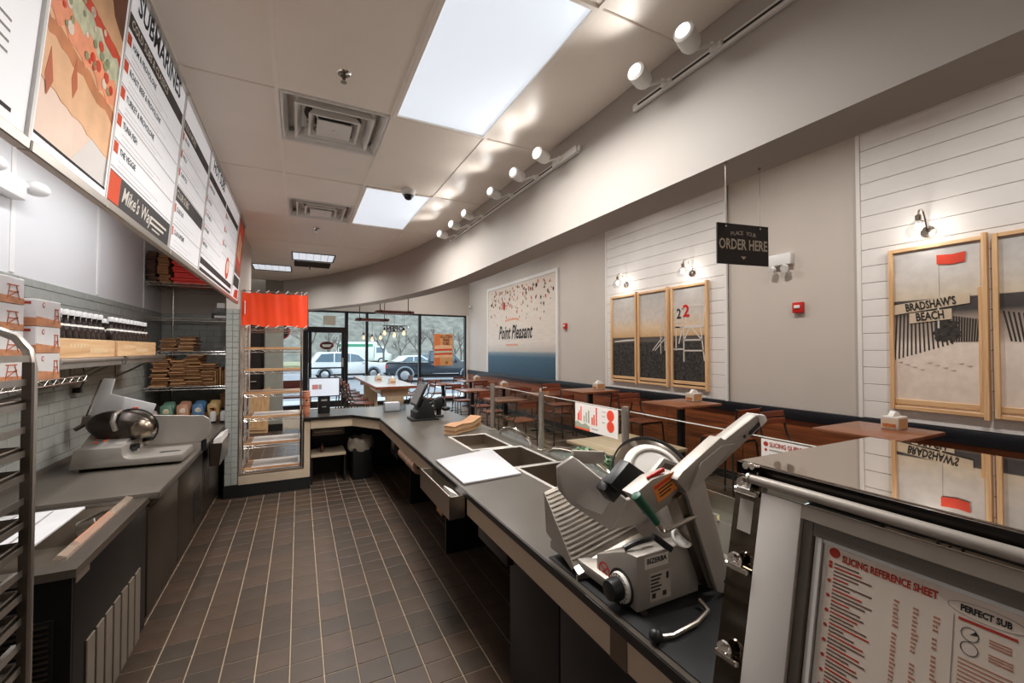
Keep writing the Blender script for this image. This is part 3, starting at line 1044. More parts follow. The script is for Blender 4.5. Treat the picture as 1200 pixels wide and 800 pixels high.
# C
t, S, w = menu_panel(1.961, 2.78, 'menu board with big heading and black footer')
S.text('SUBMARINES', w * .5, 0.79, 0.115, INK, bold=0.003, sx=0.95)
S.rects('heading_bar', [(0.02, 0.655, w - .01, 0.715)], MENUK)
S.text('COLD SUBS & CLASSICS', 0.05, 0.685, 0.045, INKW, 2.2, align='LEFT', bold=0.0008)
menu_rows(S, 0.02, w - .01, 0.135, 0.645, ['HAM & PROVOLONE', 'ROAST BEEF & PROVOLONE', 'TURKEY & PROVOLONE', 'TUNA FISH', 'THE VEGGIE'])
S.rects('footer_bar', [(0.015, 0.01, w - .005, 0.125)], MENUK)
S.rects('footer_square', [(0.02, 0.015, 0.13, 0.12)], INKO, 2)
S.text("Mike's Way", 0.15, 0.068, 0.085, INKW, 2.2, align='LEFT', shear=0.3, bold=0.001, sx=.9)
S.rects('footer_print', [(w * .62, .075, w - .06, .085), (w * .62, .05, w - .1, .06), (w * .66, .03, w - .16, .036)], INKW, 2)
# D
t, S, w = menu_panel(2.78, 3.5, 'menu board with two black heading bars')
S.rects('heading_bar', [(0.01, 0.66, w - .01, 0.72), (0.01, 0.275, w - .01, 0.355)], MENUK)
S.text('KIDS & MORE', 0.04, 0.69, 0.045, INKW, 2.2, align='LEFT', bold=0.0008)
S.text('CLUB SUBS', 0.04, 0.315, 0.055, INKW, 2.2, align='LEFT', bold=0.0008)
menu_rows(S, 0.01, w - .01, 0.36, 0.655, ['VEGGIE', 'PHILLY', 'CHIPOTLE'])
menu_rows(S, 0.01, w - .01, 0.02, 0.27, ['CLUB SUB', 'CLUB SUPREME'])
# E
t, S, w = menu_panel(3.5, 5.05, 'wide two-column menu board ending in a food picture')
S.text('HOT SUBS', w * .25, 0.79, 0.11, INK, bold=0.003)
S.rects('heading_bar', [(0.01, 0.66, w * .5, 0.715), (w * .52, 0.66, w - .01, 0.715)], MENUK)
menu_rows(S, 0.01, w * .5, 0.14, 0.65, ['CHEESE STEAK', 'CHICKEN', 'PORTABELLA', 'PASTRAMI', 'MEATBALL'])
menu_rows(S, w * .52, w - .01, 0.30, 0.65, ['SIDES', 'CHIPS', 'COOKIES'])
S.rects('footer_bar', [(0.01, 0.07, w * .97, 0.115), (.01, .02, w * .97, .045)], MENUK)
S.disc('food_plate', [(w * .75, .22, .10)], TOM, 2)
S.disc('food_centre', [(w * .75, .23, .06)], PINKP, 3)
# F
t, S, w = menu_panel(5.05, 5.55, 'small end poster board with reddish food photo', BRN)
S.poly('picture', [(.06, .35), (w * .9, .3), (w * .95, .78), (.05, .8)], TOM, 1)
S.poly('picture_light', [(.12, .45), (w * .7, .4), (w * .8, .62), (.15, .7)], TAN, 2)
S.rects('caption_bar', [(.0, .0, w, .26)], MENUW, 3)
S.rects('caption_dark', [(.04, .13, w - .04, .24)], MENUK, 4)
S.poly('caption_red', [(w * .3, .02), (w * .9, .02), (w * .9, .12), (w * .4, .1)], TOM, 4)

# ------------------------------------------------------------------ HANGING ORDER SIGN
sd = Vector((math.cos(R(-10.4)), math.sin(R(-10.4)), 0))
t = thing('order_sign', 'black hanging sign reading place your order here', 'sign', (1.69, 1.17, 2.0))
SP = Vector((1.69, 1.17, 2.11))
sw, sh = 0.27, 0.172
nn = sd.cross(Vector((0, 0, 1)))
part('board', MB().prism([SP + sd * (-sw / 2) + Vector((0, 0, -sh / 2)), SP + sd * (sw / 2) + Vector((0, 0, -sh / 2)), SP + sd * (sw / 2) + Vector((0, 0, sh / 2)), SP + sd * (-sw / 2) + Vector((0, 0, sh / 2))], -nn * 0.006),
     mat('chalkboard_brown', (42, 34, 31), 0.5, var=.05), t, world=True)
CREAM = mat('cream_ink', (214, 200, 182), 0.7, var=0)
S = Sheet(t, SP + sd * (-sw / 2) + Vector((0, 0, -sh / 2)), sd, (0, 0, 1))
for i, ch in enumerate('PLACE YOUR'):
    a = sw / 2 + (i - 4.5) * 0.0135
    S.text(ch, a, 0.128 + 0.006 * (1 - ((i - 4.5) / 4.5) ** 2), 0.024, CREAM)
S.text('ORDER HERE', sw / 2, 0.083, 0.062, CREAM, sx=0.70, bold=0.0014)
S.poly('arrow', [(sw / 2 - .014, .035), (sw / 2, .022), (sw / 2 + .014, .035)], CREAM)
S.disc('eyelet', [(.045, sh - .012, .004), (sw - .045, sh - .012, .004)], CHROME)
for s in (-1, 1):
    a = SP + sd * (s * (sw / 2 - 0.045)) + Vector((0, 0, sh / 2 - .012))
    part('wire', MB().cyl(a, (a.x, a.y, 2.45), 0.0014, 6), STEEL, t, world=True)
    part('hook', MB().cyl((a.x, a.y, 2.44), (a.x, a.y, 2.45), 0.006, 8), STEEL, t, world=True)

# ------------------------------------------------------------------ THINGS ON THE RIGHT WALL
def alarm(y, z, label):
    t = thing('fire_alarm', label, 'fire alarm', (4.999, y, z - .06), group='red fire alarms on the right wall')
    part('body', MB().box(-0.045, -0.055, 0, 0, 0.055, 0.12), RED, t, bevel=0.008)
    part('strobe', MB().box(-0.058, -0.03, 0.05, -0.04, 0.03, 0.085), WHITEPL, t, bevel=0.004)
alarm(2.80, 2.13, 'red fire alarm below the emergency light')
alarm(7.45, 2.15, 'small red fire alarm beside the seaside mural')
t = thing('emergency_light', 'white twin emergency light behind the hanging sign', 'emergency light', (5.0, 2.98, 2.63))
part('box', MB().box(-0.07, -0.13, 0, 0, 0.13, 0.13), WHITEPL, t, bevel=0.012)
for s in (-1, 1):
    part('lamp_head', MB().lathe([(0.02, 0), (0.04, 0.02), (0.04, 0.06), (0.001, 0.06)], (-0.05, s * 0.06, -0.03), 16, (-1, s * .3, -.4)), WHITEPL, t)
# mural
t = thing('wall_mural', 'large seaside mural with white border and dark script lettering', 'mural', (4.97, 9.62, 0.996))
part('border', MB().box(4.95, 7.70, 0.996, 5.0, 7.78, 3.43).box(4.95, 11.46, 0.996, 5.0, 11.54, 3.43).box(4.95, 7.78, 3.35, 5.0, 11.46, 3.43), WHITE, t, world=True, bevel=.003, seg=1)
part('print', MB().box(4.965, 7.78, 0.996, 5.0, 11.46, 3.35), gradmat('mural_print', [(0, (36, 66, 86)), (0.20, (60, 92, 112)), (0.245, (120, 136, 142)), (0.265, (190, 180, 170)), (0.36, (214, 202, 190)), (1, (206, 192, 178))], z0=0, z1=2.35, noise=.05, nscale=6, stretch=(1, .5, 5)), t, world=True)
S = Sheet(t, (4.965, 11.46, 0.996), (0, -1, 0), (0, 0, 1), lift=.0015)
ics = [[], [], [], []]
r2 = random.Random(3)
for k in range(150):
    a, b = r2.uniform(.1, 3.58), 2.28 - abs(r2.gauss(0, .42))
    if b < 1.3 or (1.1 < a < 2.9 and b < 1.42):
        continue
    s = r2.uniform(.02, .055)
    th0 = r2.uniform(0, 6.28)
    ics[r2.randrange(4)].append([(a + s * math.cos(th0 + q * 2.1) * (1.2 if q % 2 else .8), b + s * math.sin(th0 + q * 2.1)) for q in range(3)] if k % 2 else
                                [(a + s * .7 * math.cos(th0 + q * 1.05), b + s * math.sin(th0 + q * 1.05)) for q in range(6)])
for q, m in enumerate((mat('icon_brown', (112, 78, 60), .7), mat('icon_rust', (190, 96, 66), .7), mat('icon_dark', (60, 52, 50), .7), mat('icon_tan', (168, 132, 106), .7))):
    S.poly('icon_print', ics[q], m)
S.poly('icon_print', [[(1.08 + .09 * math.cos(q), 1.83 + .12 * math.sin(q)) for q in (0, 1, 2, 3, 4, 5)]], INKR, 2)
S.text('Point Pleasant', 1.66, 1.10, 0.50, INK, shear=0.35, bold=0.012, sx=0.66)
S.rects('motto_print', [(1.15 + k * .1, 1.40 + .03 * math.sin((k + .5) / 8 * 3.14), 1.22 + k * .1, 1.46 + .03 * math.sin((k + .5) / 8 * 3.14)) for k in range(8)] + [(1.2 + k * .1, .76, 1.27 + k * .1, .81) for k in range(7)], mat('coral_ink', (214, 138, 104), .7, var=0))

# framed beach prints
def poster(y1, label, stops, zb=1.115, noise=.06, w=0.64, h=1.47, nscale=12):
    """y1: far edge (left side seen from the counter)"""
    t = thing('beach_poster', label, 'poster', (4.955, y1 - w / 2, zb), group='pine framed beach prints')
    f = 0.032
    part('stile', MB().box(-0.035, w / 2 - f, 0, 0.008, w / 2, h), PINE, t, bevel=.002, seg=1)
    part('stile', MB().box(-0.045, -w / 2, -.02, 0.008, -w / 2 + f, h + .02), PINE, t, bevel=.002, seg=1)
    part('rail', MB().box(-0.03, -w / 2 + f, 0, 0.008, w / 2 - f, f), PINEH, t, bevel=.002, seg=1)
    part('rail', MB().box(-0.03, -w / 2 + f, h - f, 0.008, w / 2 - f, h), PINEH, t, bevel=.002, seg=1)
    part('inner_rail', MB().box(-0.018, -w / 2 + f + .028, f + .02, 0.0, w / 2 - f, f + .065), PINEH, t, bevel=.002, seg=1)
    part('inner_stile', MB().box(-0.02, -w / 2 + f, f, 0.0, -w / 2 + f + .028, h * .72), PINE, t, bevel=.002, seg=1)
    part('print', MB().box(-0.008, -w / 2 + f, f, 0.006, w / 2 - f, h - f), gradmat(label[:20] + '_print', stops, z0=0, z1=h, noise=noise, nscale=nscale), t)
    return t, Sheet(t, (4.955 - .008, y1 - f, zb + f), (0, -1, 0), (0, 0, 1), .0012), w - 2 * f
SKY3 = [(0.0, (30, 28, 26)), (0.44, (48, 44, 42)), (0.47, (92, 84, 78)), (0.505, (70, 62, 58)), (0.51, (196, 158, 112)), (0.60, (212, 184, 150)), (0.72, (196, 186, 176)), (1.0, (172, 168, 164))]
PEB = mat('pebble_print', (52, 48, 44), .7, var=.95, scale=30)
LITEP = mat('light_print', (206, 196, 186), .7, var=.05)
for k, (y1, lab) in enumerate(((5.93, 'framed beach print with only sea and pebbles, farthest of three'), (5.265, 'middle framed beach print of three with ramp of lifeguard stand'), (4.575, 'framed beach print with white lifeguard stand numbered two'))):
    t, S, w = poster(y1, lab, SKY3)
    S.rects('pebble_beach', [(0, 0.08, w, .62)], PEB)
    if k == 0:
        S.poly('surf', [(0.05, .64), (w, .66), (w, .685), (.3, .68), (.05, .66)], LITEP, 2)
    if k == 1:
        S.line('stand_print', [((w - .14, 1.06), (w, 1.08)), ((w - .14, .92), (w, .92)), ((w - .14, 1.06), (w - .13, .45)), ((w - .05, 1.08), (w - .05, .5)), ((w - .12, .8), (w, .9)), ((w - .3, .5), (w - .1, .7)), ((w - .25, .5), (w - .05, .68))], .014, LITEP, 2)
    if k == 2:
        S.line('stand_print', [((.0, 1.06), (.30, 1.13)), ((.17, 1.15), (w - .02, 1.12)), ((.17, 1.15), (.17, .84)), ((w - .03, 1.12), (w - .06, .84)), ((0, .86), (.17, .82)), ((.02, .84), (w - .06, .84)), ((.05, .84), (.05, .5)), ((.19, .84), (.19, .34)), ((w - .1, .84), (w - .04, .36)),
                                ((.19, .65), (w - .07, .65)), ((.0, .52), (.19, .52)), ((.19, .50), (w - .05, .50)), ((.19, .65), (.30, .83)), ((w - .08, .65), (.32, .83)), ((.1, .6), (.16, .8)), ((.25, 1.12), (.22, .95)), ((w - .1, 1.0), (w - .1, .86))], .020, LITEP, 2)
        S.rects('stand_bars', [(.19, .82, w - .05, .86), (.0, .9, .17, .92)], LITEP, 2.5)
        S.text('2', .235, 1.06, .24, RED, 4, bold=.006)
        S.text('2', .105, 1.03, .2, INK, 4, bold=.004, sx=.8)
SKYB = [(0.0, (222, 204, 188)), (0.40, (230, 214, 200)), (0.45, (190, 172, 158)), (0.56, (150, 134, 122)), (0.60, (62, 56, 54)), (0.672, (70, 64, 62)), (0.676, (206, 190, 166)), (0.8, (204, 196, 188)), (1.0, (184, 182, 180))]
t, S, w = poster(1.965, "framed beach print with red flag and Bradshaw's Beach sign", SKYB)
FEN = mat('fence_print', (56, 50, 46), .7, var=.2)
S.line('fence_print', [((.02 + k * .026, .84 - .002 * k), (-.0 + k * .030, .42 + .011 * k)) for k in range(14)] + [((.40 + k * .0165, .80 - .004 * k), (.40 + k * .015, .58)) for k in range(11)], .011, FEN, 2)
rs = random.Random(4)
S.poly('shrub_print', [(.36 + (.085 + rs.uniform(-.03, .025)) * math.cos(R(a)), .68 + (.11 + rs.uniform(-.035, .03)) * math.sin(R(a))) for a in range(0, 360, 12)], mat('shrub_ink', (56, 51, 46), .7, var=.7, scale=40), 3)
S.poly('dune_mark', [[(.02 + k * .05, .40 - .02 * (k % 4)), (.06 + k * .05, .405 - .02 * (k % 4)), (.05 + k * .05, .39 - .02 * (k % 4))] for k in range(10)], mat('dune_ink', (190, 172, 156), .7, var=.1), 2)  # darker tan marks printed on the sand
S.line('flag_pole_print', [((.305, 1.34), (.305, .70))], .012, LITEP, 4)
BRDP = mat('sign_board_print', (206, 186, 160), .6, var=.1)
S.poly('sign_print', [(.0, .835), (.50, .90), (.50, .985), (.0, .925)], BRDP, 5)
S.poly('sign_print', [(.11, .75), (.39, .775), (.39, .865), (.11, .84)], BRDP, 6)
lettering("BRADSHAW'S", INK, t, S.at(.25, .91, .0095), (0, -1, .125), (0, 0, 1), .098, bold=.0025, sx=.56)
lettering('BEACH', INK, t, S.at(.25, .808, .0105), (0, -1, .09), (0, 0, 1), .10, bold=.0025, sx=.60)
S.poly('flag_print', [(.30, 1.335), (.40, 1.325), (.48, 1.335), (.475, 1.25), (.39, 1.24), (.30, 1.255)], mat('flag_ink', (214, 66, 40), .6, var=.12), 6)
t, S, w = poster(1.30, 'framed beach print of a dune fence cut by the right edge', SKYB)
S.line('fence_print', [((.02 + k * .026, .82 - .006 * k), (.06 + k * .022, .58 - .003 * k)) for k in range(20)], .011, FEN, 2)

# sconces with glass shades
BULB = mat('bulb_glow', (255, 240, 214), .4, var=0, emit=6.0, ecol=(255, 244, 230))
SHG = clear('shade_glass', (244, 244, 244), 1.45, .03)
def sconce(y, z, label, k=1.0):
    t = thing('wall_sconce', label, 'sconce', (4.967, y, z), group='chrome wall sconces with glass shades')
    part('rose', MB().lathe([(0.001, 0.02), (0.05, 0.018), (0.06, 0.0)], (0, 0, 0), 22, (-1, 0, 0)), CHROME, t)
    part('arm', MB().tube(catmull([(-0.02, 0, 0), (-0.06, 0.0, 0.10), (-0.11, 0, 0.18), (-0.17, 0, 0.17), (-0.19, 0, 0.12)], 5), 0.008, 8), CHROME, t)
    part('socket', MB().lathe([(0.014, 0.0), (0.024, -0.01), (0.024, -0.05), (0.034, -0.06)], (-.19, 0, .13), 16), CHROME, t)
    part('shade', MB().lathe([(0.034, 0.075), (0.06, 0.045), (0.085, 0.0), (0.08, -0.035), (0.055, -0.065)], (-.19, 0, 0.0), 18, caps=False), SHG, t)
    part('bulb', MB().sphere((-.19, 0, 0.015), 0.026, 12, 8, (1, 1, 1.3)), BULB, t)
    point(t, (-.19, 0, 0.0), 7.0 * k, 0.035, (1, 0.95, 0.90))
sconce(5.57, 2.76, 'chrome sconce above the farthest beach print')
sconce(4.21, 2.735, 'chrome sconce above the lifeguard stand print')
sconce(1.69, 2.70, "chrome sconce above the Bradshaw's Beach print")

# emergency light on the left wall
t = thing('emergency_light', 'white emergency light with two oval heads high on the left wall', 'emergency light', (WX, 3.45, 2.56))
part('box', MB().box(0, -0.16, 0, 0.08, 0.16, 0.12), WHITEPL, t, bevel=.015)
for s in (-1, 1):
    mb = MB().sphere((0, 0, 0), 0.075, 16, 10, (.8, 1.0, .6))
    mb.shift((0.09, s * 0.22, 0.10))
    part('lamp_head', mb, WHITEPL, t)
    part('knuckle', MB().cyl((.06, s * .13, .08), (.08, s * .17, .1), .018, 10), WHITEPL, t)

# dining room: unseen round can lights, added in the high ceiling for brightness
for k, y in enumerate((0.6, 2.8, 5.0, 7.2, 9.4, 11.6)):
    t = thing('added_can_light', 'unseen round can light added in the high dining ceiling, ' + ['nearest', 'second', 'third', 'fourth', 'fifth', 'farthest'][k] + ' from the counter end', 'can light', (3.35, y, ZS1), group='added can lights over the dining tables')
    part('trim_ring', MB().lathe([(.085, -.008), (.11, -.008), (.112, 0), (.085, 0), (.085, -.008)], (0, 0, 0), 24, caps=False), WHITE, t)
    part('lens', MB().lathe([(.001, -.006), (.085, -.006), (.085, -.002), (.001, -.002)], (0, 0, 0), 24, caps=False), LAMPFACE, t)
    area(t, (0, 0, -.012), .15, .15, 40, spread=150)
# ------------------------------------------------------------------ UNSEEN STRIP LIGHT, added behind the menu boards to brighten the left wall
t = thing('added_strip_light', 'unseen fluorescent strip light added on the ceiling behind the menu boards', 'strip light', (-1.02, 3.2, CZ))
part('housing', MB().box(-0.06, -1.8, -0.04, 0.06, 1.8, 0.0), WHITE, t, bevel=.004)
part('tube', MB().cyl((0, -1.75, -0.055), (0, 1.75, -0.055), 0.013, 10), LAMPFACE, t)
area(t, (0, 0, -0.07), 0.05, 3.4, 30, col=(0.95, 0.97, 1.0), spread=160)

# ------------------------------------------------------------------ LEFT COUNTER LINE
DKST = mat('smoked_steel_front', (80, 69, 59), 0.36, metal=0.75, var=0.06, scale=5, stretch=(1, 1, 6))
BLKST = mat('black_cabinet_panel', (27, 24, 22), 0.38, metal=0.3, var=0.1, scale=6)
GREYTOP = mat('grey_worktop', (95, 88, 80), 0.3, var=0.08, scale=4)
t = thing('left_worktop', 'long grey worktop along the left wall under the slicer', 'worktop', (-1.14, 4.9, 0.78))
part('slab', MB().box(-1.55, 3.19, 0.785, -0.735, 6.7, 0.825), GREYTOP, t, world=True, bevel=.004)
part('edge_band', MB().box(-0.737, 3.19, 0.787, -0.732, 6.7, 0.817), mat('worktop_edge', (70, 64, 58), .4), t, world=True)
part('back_lip', MB().box(-1.55, 3.19, 0.825, -1.535, 6.7, 0.86), GREYTOP, t, world=True)
def cabinet(y0, y1, label, doors, vent=None):
    t = thing('undercounter_fridge', label, 'fridge', (-1.16, (y0 + y1) / 2, 0), group='undercounter fridges along the left wall')
    part('body', MB().box(-1.53, y0 + .004, 0.09, -0.81, y1 - .004, 0.783), BLKST, t, world=True)
    part('toe_kick', MB().box(-1.5, y0 + .01, 0.0, -0.86, y1 - .01, 0.09), BLACK, t, world=True)
    k = len(doors)
    a = y0
    for d in doors:
        dd = part('door', MB().box(-0.81, a + .006, 0.10, -0.785, a + d - .006, 0.74), DKST, t, world=True, bevel=.004)
        part('handle', MB().box(-0.80, a + .01, 0.742, -0.775, a + d - .01, 0.775), STEELD, dd, world=True, bevel=.004)
        a += d
    if vent:
        for (v0, v1, z0, z1) in vent:
            g_ = part('vent_grille', MB().box(-0.788, v0, z0, -0.783, v1, z1), BLACK, t, world=True)
            nb = int((z1 - z0) / 0.028)
            for q in range(nb):
                part('blade', MB().bar((-0.782, v0 + .01, z0 + .014 + q * .028), (-0.782, v1 - .01, z0 + .03 + q * .028), 0.006, 0.004), DKST, g_, world=True)
    return t
cabinet(3.2, 3.9, 'undercounter fridge with one plain door next to the ice well', [0.7])
cabinet(3.9, 5.66, 'undercounter fridge with two slanted vent grilles under the slicer', [0.88, 0.88], [(4.42, 4.68, .2, .46), (4.86, 5.1, .28, .5)])

# ice well cabinet nearest the camera
t = thing('ice_well_cabinet', 'black cabinet with open steel ice well and pale slatted front', 'cabinet', (-1.16, 2.75, 0))
part('body', MB().box(-1.53, 2.29, 0.06, -0.80, 3.18, 0.60), BLKST, t, world=True)
part('front_panel', MB().box(-0.80, 2.29, 0.06, -0.788, 3.18, 0.77), BLKST, t, world=True, bevel=.003)
part('end_panel', MB().box(-1.53, 2.278, 0.06, -0.79, 2.29, 0.77), BLKST, t, world=True)
part('back_panel', MB().box(-1.54, 2.29, 0.6, -1.5, 3.18, 0.77).box(-1.5, 3.15, 0.6, -.8, 3.18, .77), BLKST, t, world=True)
for k in range(7):
    y = 2.40 + k * 0.098
    part('slat', MB().box(-0.788, y, 0.06, -0.78, y + .076, 0.45), mat('pale_slat', (140, 128, 115), .4, metal=.5), t, world=True, bevel=.002, seg=1)
gr = part('side_grille', MB().box(-1.2, 2.27, 0.12, -0.84, 2.279, 0.62), BLACK, t, world=True)
for k in range(22):
    part('fin', MB().box(-1.19, 2.265, 0.135 + k * .022, -0.85, 2.271, 0.143 + k * .022), STEELD, gr, world=True)
part('rim', MB().box(-1.55, 2.27, 0.77, -0.775, 2.34, 0.803).box(-1.55, 3.13, 0.77, -0.775, 3.188, 0.803).box(-0.86, 2.34, 0.77, -0.775, 3.13, 0.803).box(-1.55, 2.34, 0.77, -1.48, 3.13, 0.803), STEEL, t, world=True)
part('basin', MB().box(-1.48, 2.34, 0.605, -0.86, 3.13, 0.612).box(-1.48, 2.34, .61, -1.475, 3.13, .79).box(-.865, 2.34, .61, -.86, 3.13, .79).box(-1.48, 2.34, .61, -.86, 2.345, .79).box(-1.48, 3.125, .61, -.86, 3.13, .79), mat('basin_steel', (150, 138, 124), .35, metal=.55), t, world=True)
part('label_plate', MB().box(-0.788, 2.3, 0.735, -0.784, 2.42, 0.765), ALU, t, world=True)
# ribbed white lid lying in the well, clear tube on the front rim, scoop
b = thing('well_lid', 'white ribbed lid lying over the ice well', 'lid', (-1.23, 2.8, 0.79))
part('lid', MB().prism([(-1.47, 2.50, .806), (-1.02, 2.58, .806), (-1.0, 3.02, .826), (-1.47, 3.02, .826)], (0, 0, .012)), mat('white_lid', (216, 214, 214), .35), b, world=True, bevel=.002, seg=1)
for k in range(3):
    x = -1.38 + k * .13
    part('groove', MB().prism([(x, 2.53, .819), (x + .008, 2.53, .819), (x + .008, 3.0, .8385), (x, 3.0, .8385)], (0, 0, .0008)), INKG, b, world=True)
b = thing('clear_rail', 'clear plastic price rail lying along the ice well front', 'rail', (-0.86, 2.78, 0.803))
part('channel', MB().prism([(-0.895, 2.40, .803), (-0.85, 2.40, .803), (-0.852, 2.40, .812), (-0.88, 2.40, .822)], (0, .8, 0)), mat('clear_plastic', (176, 156, 138), .12, var=.05, alpha=.5), b, world=True)
part('tinted_strip', MB().prism([(-0.893, 2.55, .8035), (-0.855, 2.55, .8035), (-0.879, 2.55, .8235)], (0, .38, 0)), mat('copper_tint', (176, 116, 88), .3), b, world=True)
b = thing('ice_scoop', 'curved steel ice scoop in the back corner of the well', 'scoop', (-1.0, 3.08, 0.7))
part('bowl', MB().lathe([(0.06, 0), (0.065, .1), (0.05, .16), (0.001, .17)], (-1.02, 3.05, .70), 16, (.9, 0, .3)), CHROME, b, world=True)
part('handle', MB().cyl((-.87, 3.05, .75), (-.89, 3.05, .80), .012, 8), CHROME, b, world=True)

# ------------------------------------------------------------------ SLICER ON THE LEFT COUNTER
t = thing('meat_slicer', 'brushed meat slicer with dark motor dome on the left counter', 'slicer', (-1.07, 4.1, 0.825))
prof = [(-1.377, .85), (-1.353, .984), (-1.1, .984), (-1.1, .935), (-1.09, .912), (-1.07, .899), (-1.045, .896), (-.763, .899), (-.758, .845)]
part('base', MB().prism([(x, 3.88, z) for x, z in prof], (0, .36, 0)), ALUW, t, world=True, bevel=.008)
part('rear_deck', MB().prism([(-1.36, 4.02, .984), (-1.12, 4.02, .984), (-1.12, 4.26, 1.035), (-1.39, 4.26, 1.035)], (0, 0, -.06)), ALUW, t, world=True, bevel=.006)
for x, y in ((-1.32, 3.93), (-.82, 3.93), (-1.32, 4.2), (-.82, 4.2)):
    part('foot', MB().cyl((x, y, .825), (x, y, .852), .018, 10), BLACKPL, t, world=True)
mot = MB().sphere((0, 0, 0), 1, 26, 14)
mot.v = [(p[0] * .20, p[1] * .085, p[2] * .115) for p in mot.v]
mot.xf(Matrix.Translation((-1.19, 4.17, 1.09)) @ Matrix.Rotation(R(8), 4, 'Y'))
part('motor_cover', mot, mat('smoked_cover', (60, 52, 46), .28, metal=.6, var=.1), t, world=True)
part('blade', MB().lathe([(.001, 0), (.15, 0), (.15, .006), (.001, .006)], (-1.13, 4.20, 1.06), 36, (0, 1, 0), caps=False), CHROME, t, world=True)
part('blade_hub', MB().sphere((-1.052, 4.1, 1.07), .07, 20, 12, (1, .6, 1)), mat('polished_bowl', (150, 136, 120), .32, metal=1), t, world=True)
part('guard_rim', MB().tube([(-1.13 + .155 * math.cos(a), 4.19, 1.06 + .15 * math.sin(a)) for a in [R(-40 + k * 12) for k in range(22)]], .006, 8), BLACKPL, t, world=True)
part('grip', MB().tube([(-1.19, 4.06, 1.075), (-1.2, 4.04, 1.14), (-1.195, 4.06, 1.19), (-1.19, 4.14, 1.205)], .016, 10), ALU, t, world=True)
part('lock_knob', MB().cyl((-1.08, 4.06, .935), (-1.08, 4.06, .965), .03, 14).cyl((-1.08, 4.0, .94), (-1.05, 4.0, .94), .012, 8), BLACKPL, t, world=True)
part('receiving_tray', MB().prism([(-1.09, 4.28, .905), (-.72, 4.28, .905), (-.66, 4.28, .95), (-.645, 4.28, 1.02), (-.66, 4.28, 1.09), (-.70, 4.28, 1.12), (-.78, 4.28, 1.125), (-1.09, 4.28, 1.15)], (0, .012, 0)), ALUW, t, world=True, bevel=.003, seg=1)
part('food_table', MB().prism([(-1.433, 4.36, 1.14), (-1.357, 4.36, 1.44), (-1.285, 4.36, 1.433), (-1.309, 4.36, 1.318), (-1.03, 4.36, 1.221), (-1.057, 4.36, 1.14)], (0, .018, 0)), mat('pale_casting', (208, 206, 205), .4, metal=.2), t, world=True, bevel=.004)
part('slide_rod', MB().cyl((-1.44, 4.33, 1.16), (-1.355, 4.33, 1.43), .008, 8), CHROME, t, world=True)
part('table_arm', MB().prism([(-1.46, 4.3, 1.10), (-1.36, 4.3, 1.11), (-1.36, 4.3, 1.14), (-1.45, 4.3, 1.16)], (0, .1, 0)).cyl((-1.5, 4.33, 1.06), (-1.44, 4.33, 1.10), .016, 10), STEELD, t, world=True)
part('slot', MB().box(-.92, 4.0, .8975, -.80, 4.03, .9005), BLACK, t, world=True)
part('tray_post', MB().cyl((-.70, 4.3, .83), (-.70, 4.3, .92), .02, 12), BLACKPL, t, world=True)
S = Sheet(t, (-1.35, 4.02, .985), (1, 0, 0), (0, .24, .051))
S.rects('warning_label', [(.02, .12, .04, .2), (.09, .05, .105, .22)], INKO)
S.poly('warning_label', [(.03, .04), (.07, .04), (.05, .075)], INKO)
S.rects('label_print', [(.05, .12 + k * .02, .08, .128 + k * .02) for k in range(4)] + [(.12, .12 + k * .02, .16, .128 + k * .02) for k in range(4)], INKG)
part('sticker', MB().box(-1.175, 4.352, 1.155, -1.14, 4.36, 1.205), INKO, t, world=True)

# ------------------------------------------------------------------ SHEET PAN RACK (nearest left)
t = thing('pan_rack', 'tall aluminium sheet pan rack cut by the left edge', 'rack', (-1.05, 1.72, 0))
RX0, RX1, RY0, RY1 = -1.28, -0.815, 1.38, 2.03
for y in (RY0, RY1):
    part('post_frame', MB().tube([(RX1, y, 0.09)] + [(RX1, y, 1.60), (RX1 - .01, y, 1.66), (RX1 - .04, y, 1.705), (RX1 - .09, y, 1.73), (RX1 - .15, y, 1.735), (RX0 + .15, y, 1.735), (RX0 + .09, y, 1.73), (RX0 + .04, y, 1.705), (RX0 + .01, y, 1.66), (RX0, y, 1.60), (RX0, y, 0.09)], .0145, 10), ALU, t, world=True)
    part('cross_bar', MB().bar((RX0, y, .16), (RX1, y, .16), .02, .03), ALU, t, world=True)
for x in (RX0, RX1):
    part('inner_post', MB().box(x - .012, RY1 - .03, .12, x + .012, RY1 - .012, 1.62), STEELD, t, world=True)
    for k in range(19):
        z = .20 + k * .079
        s = 1 if x == RX0 else -1
        part('runner', MB().prism([(x, RY0, z), (x + s * .035, RY0, z), (x + s * .035, RY0, z + .003), (x + s * .003, RY0, z + .003), (x + s * .003, RY0, z + .022), (x, RY0, z + .022)], (0, RY1 - RY0, 0)), ALU, t, world=True)
for x in (RX0, RX1):
    for y in (RY0, RY1):
        part('caster', MB().cyl((x - .014, y, .045), (x + .014, y, .045), .045, 14).cyl((x, y, .05), (x, y, .1), .012, 8), BLACKPL, t, world=True)
PAN = mat('sheet_pan', (150, 140, 130), .35, metal=1, var=.05)
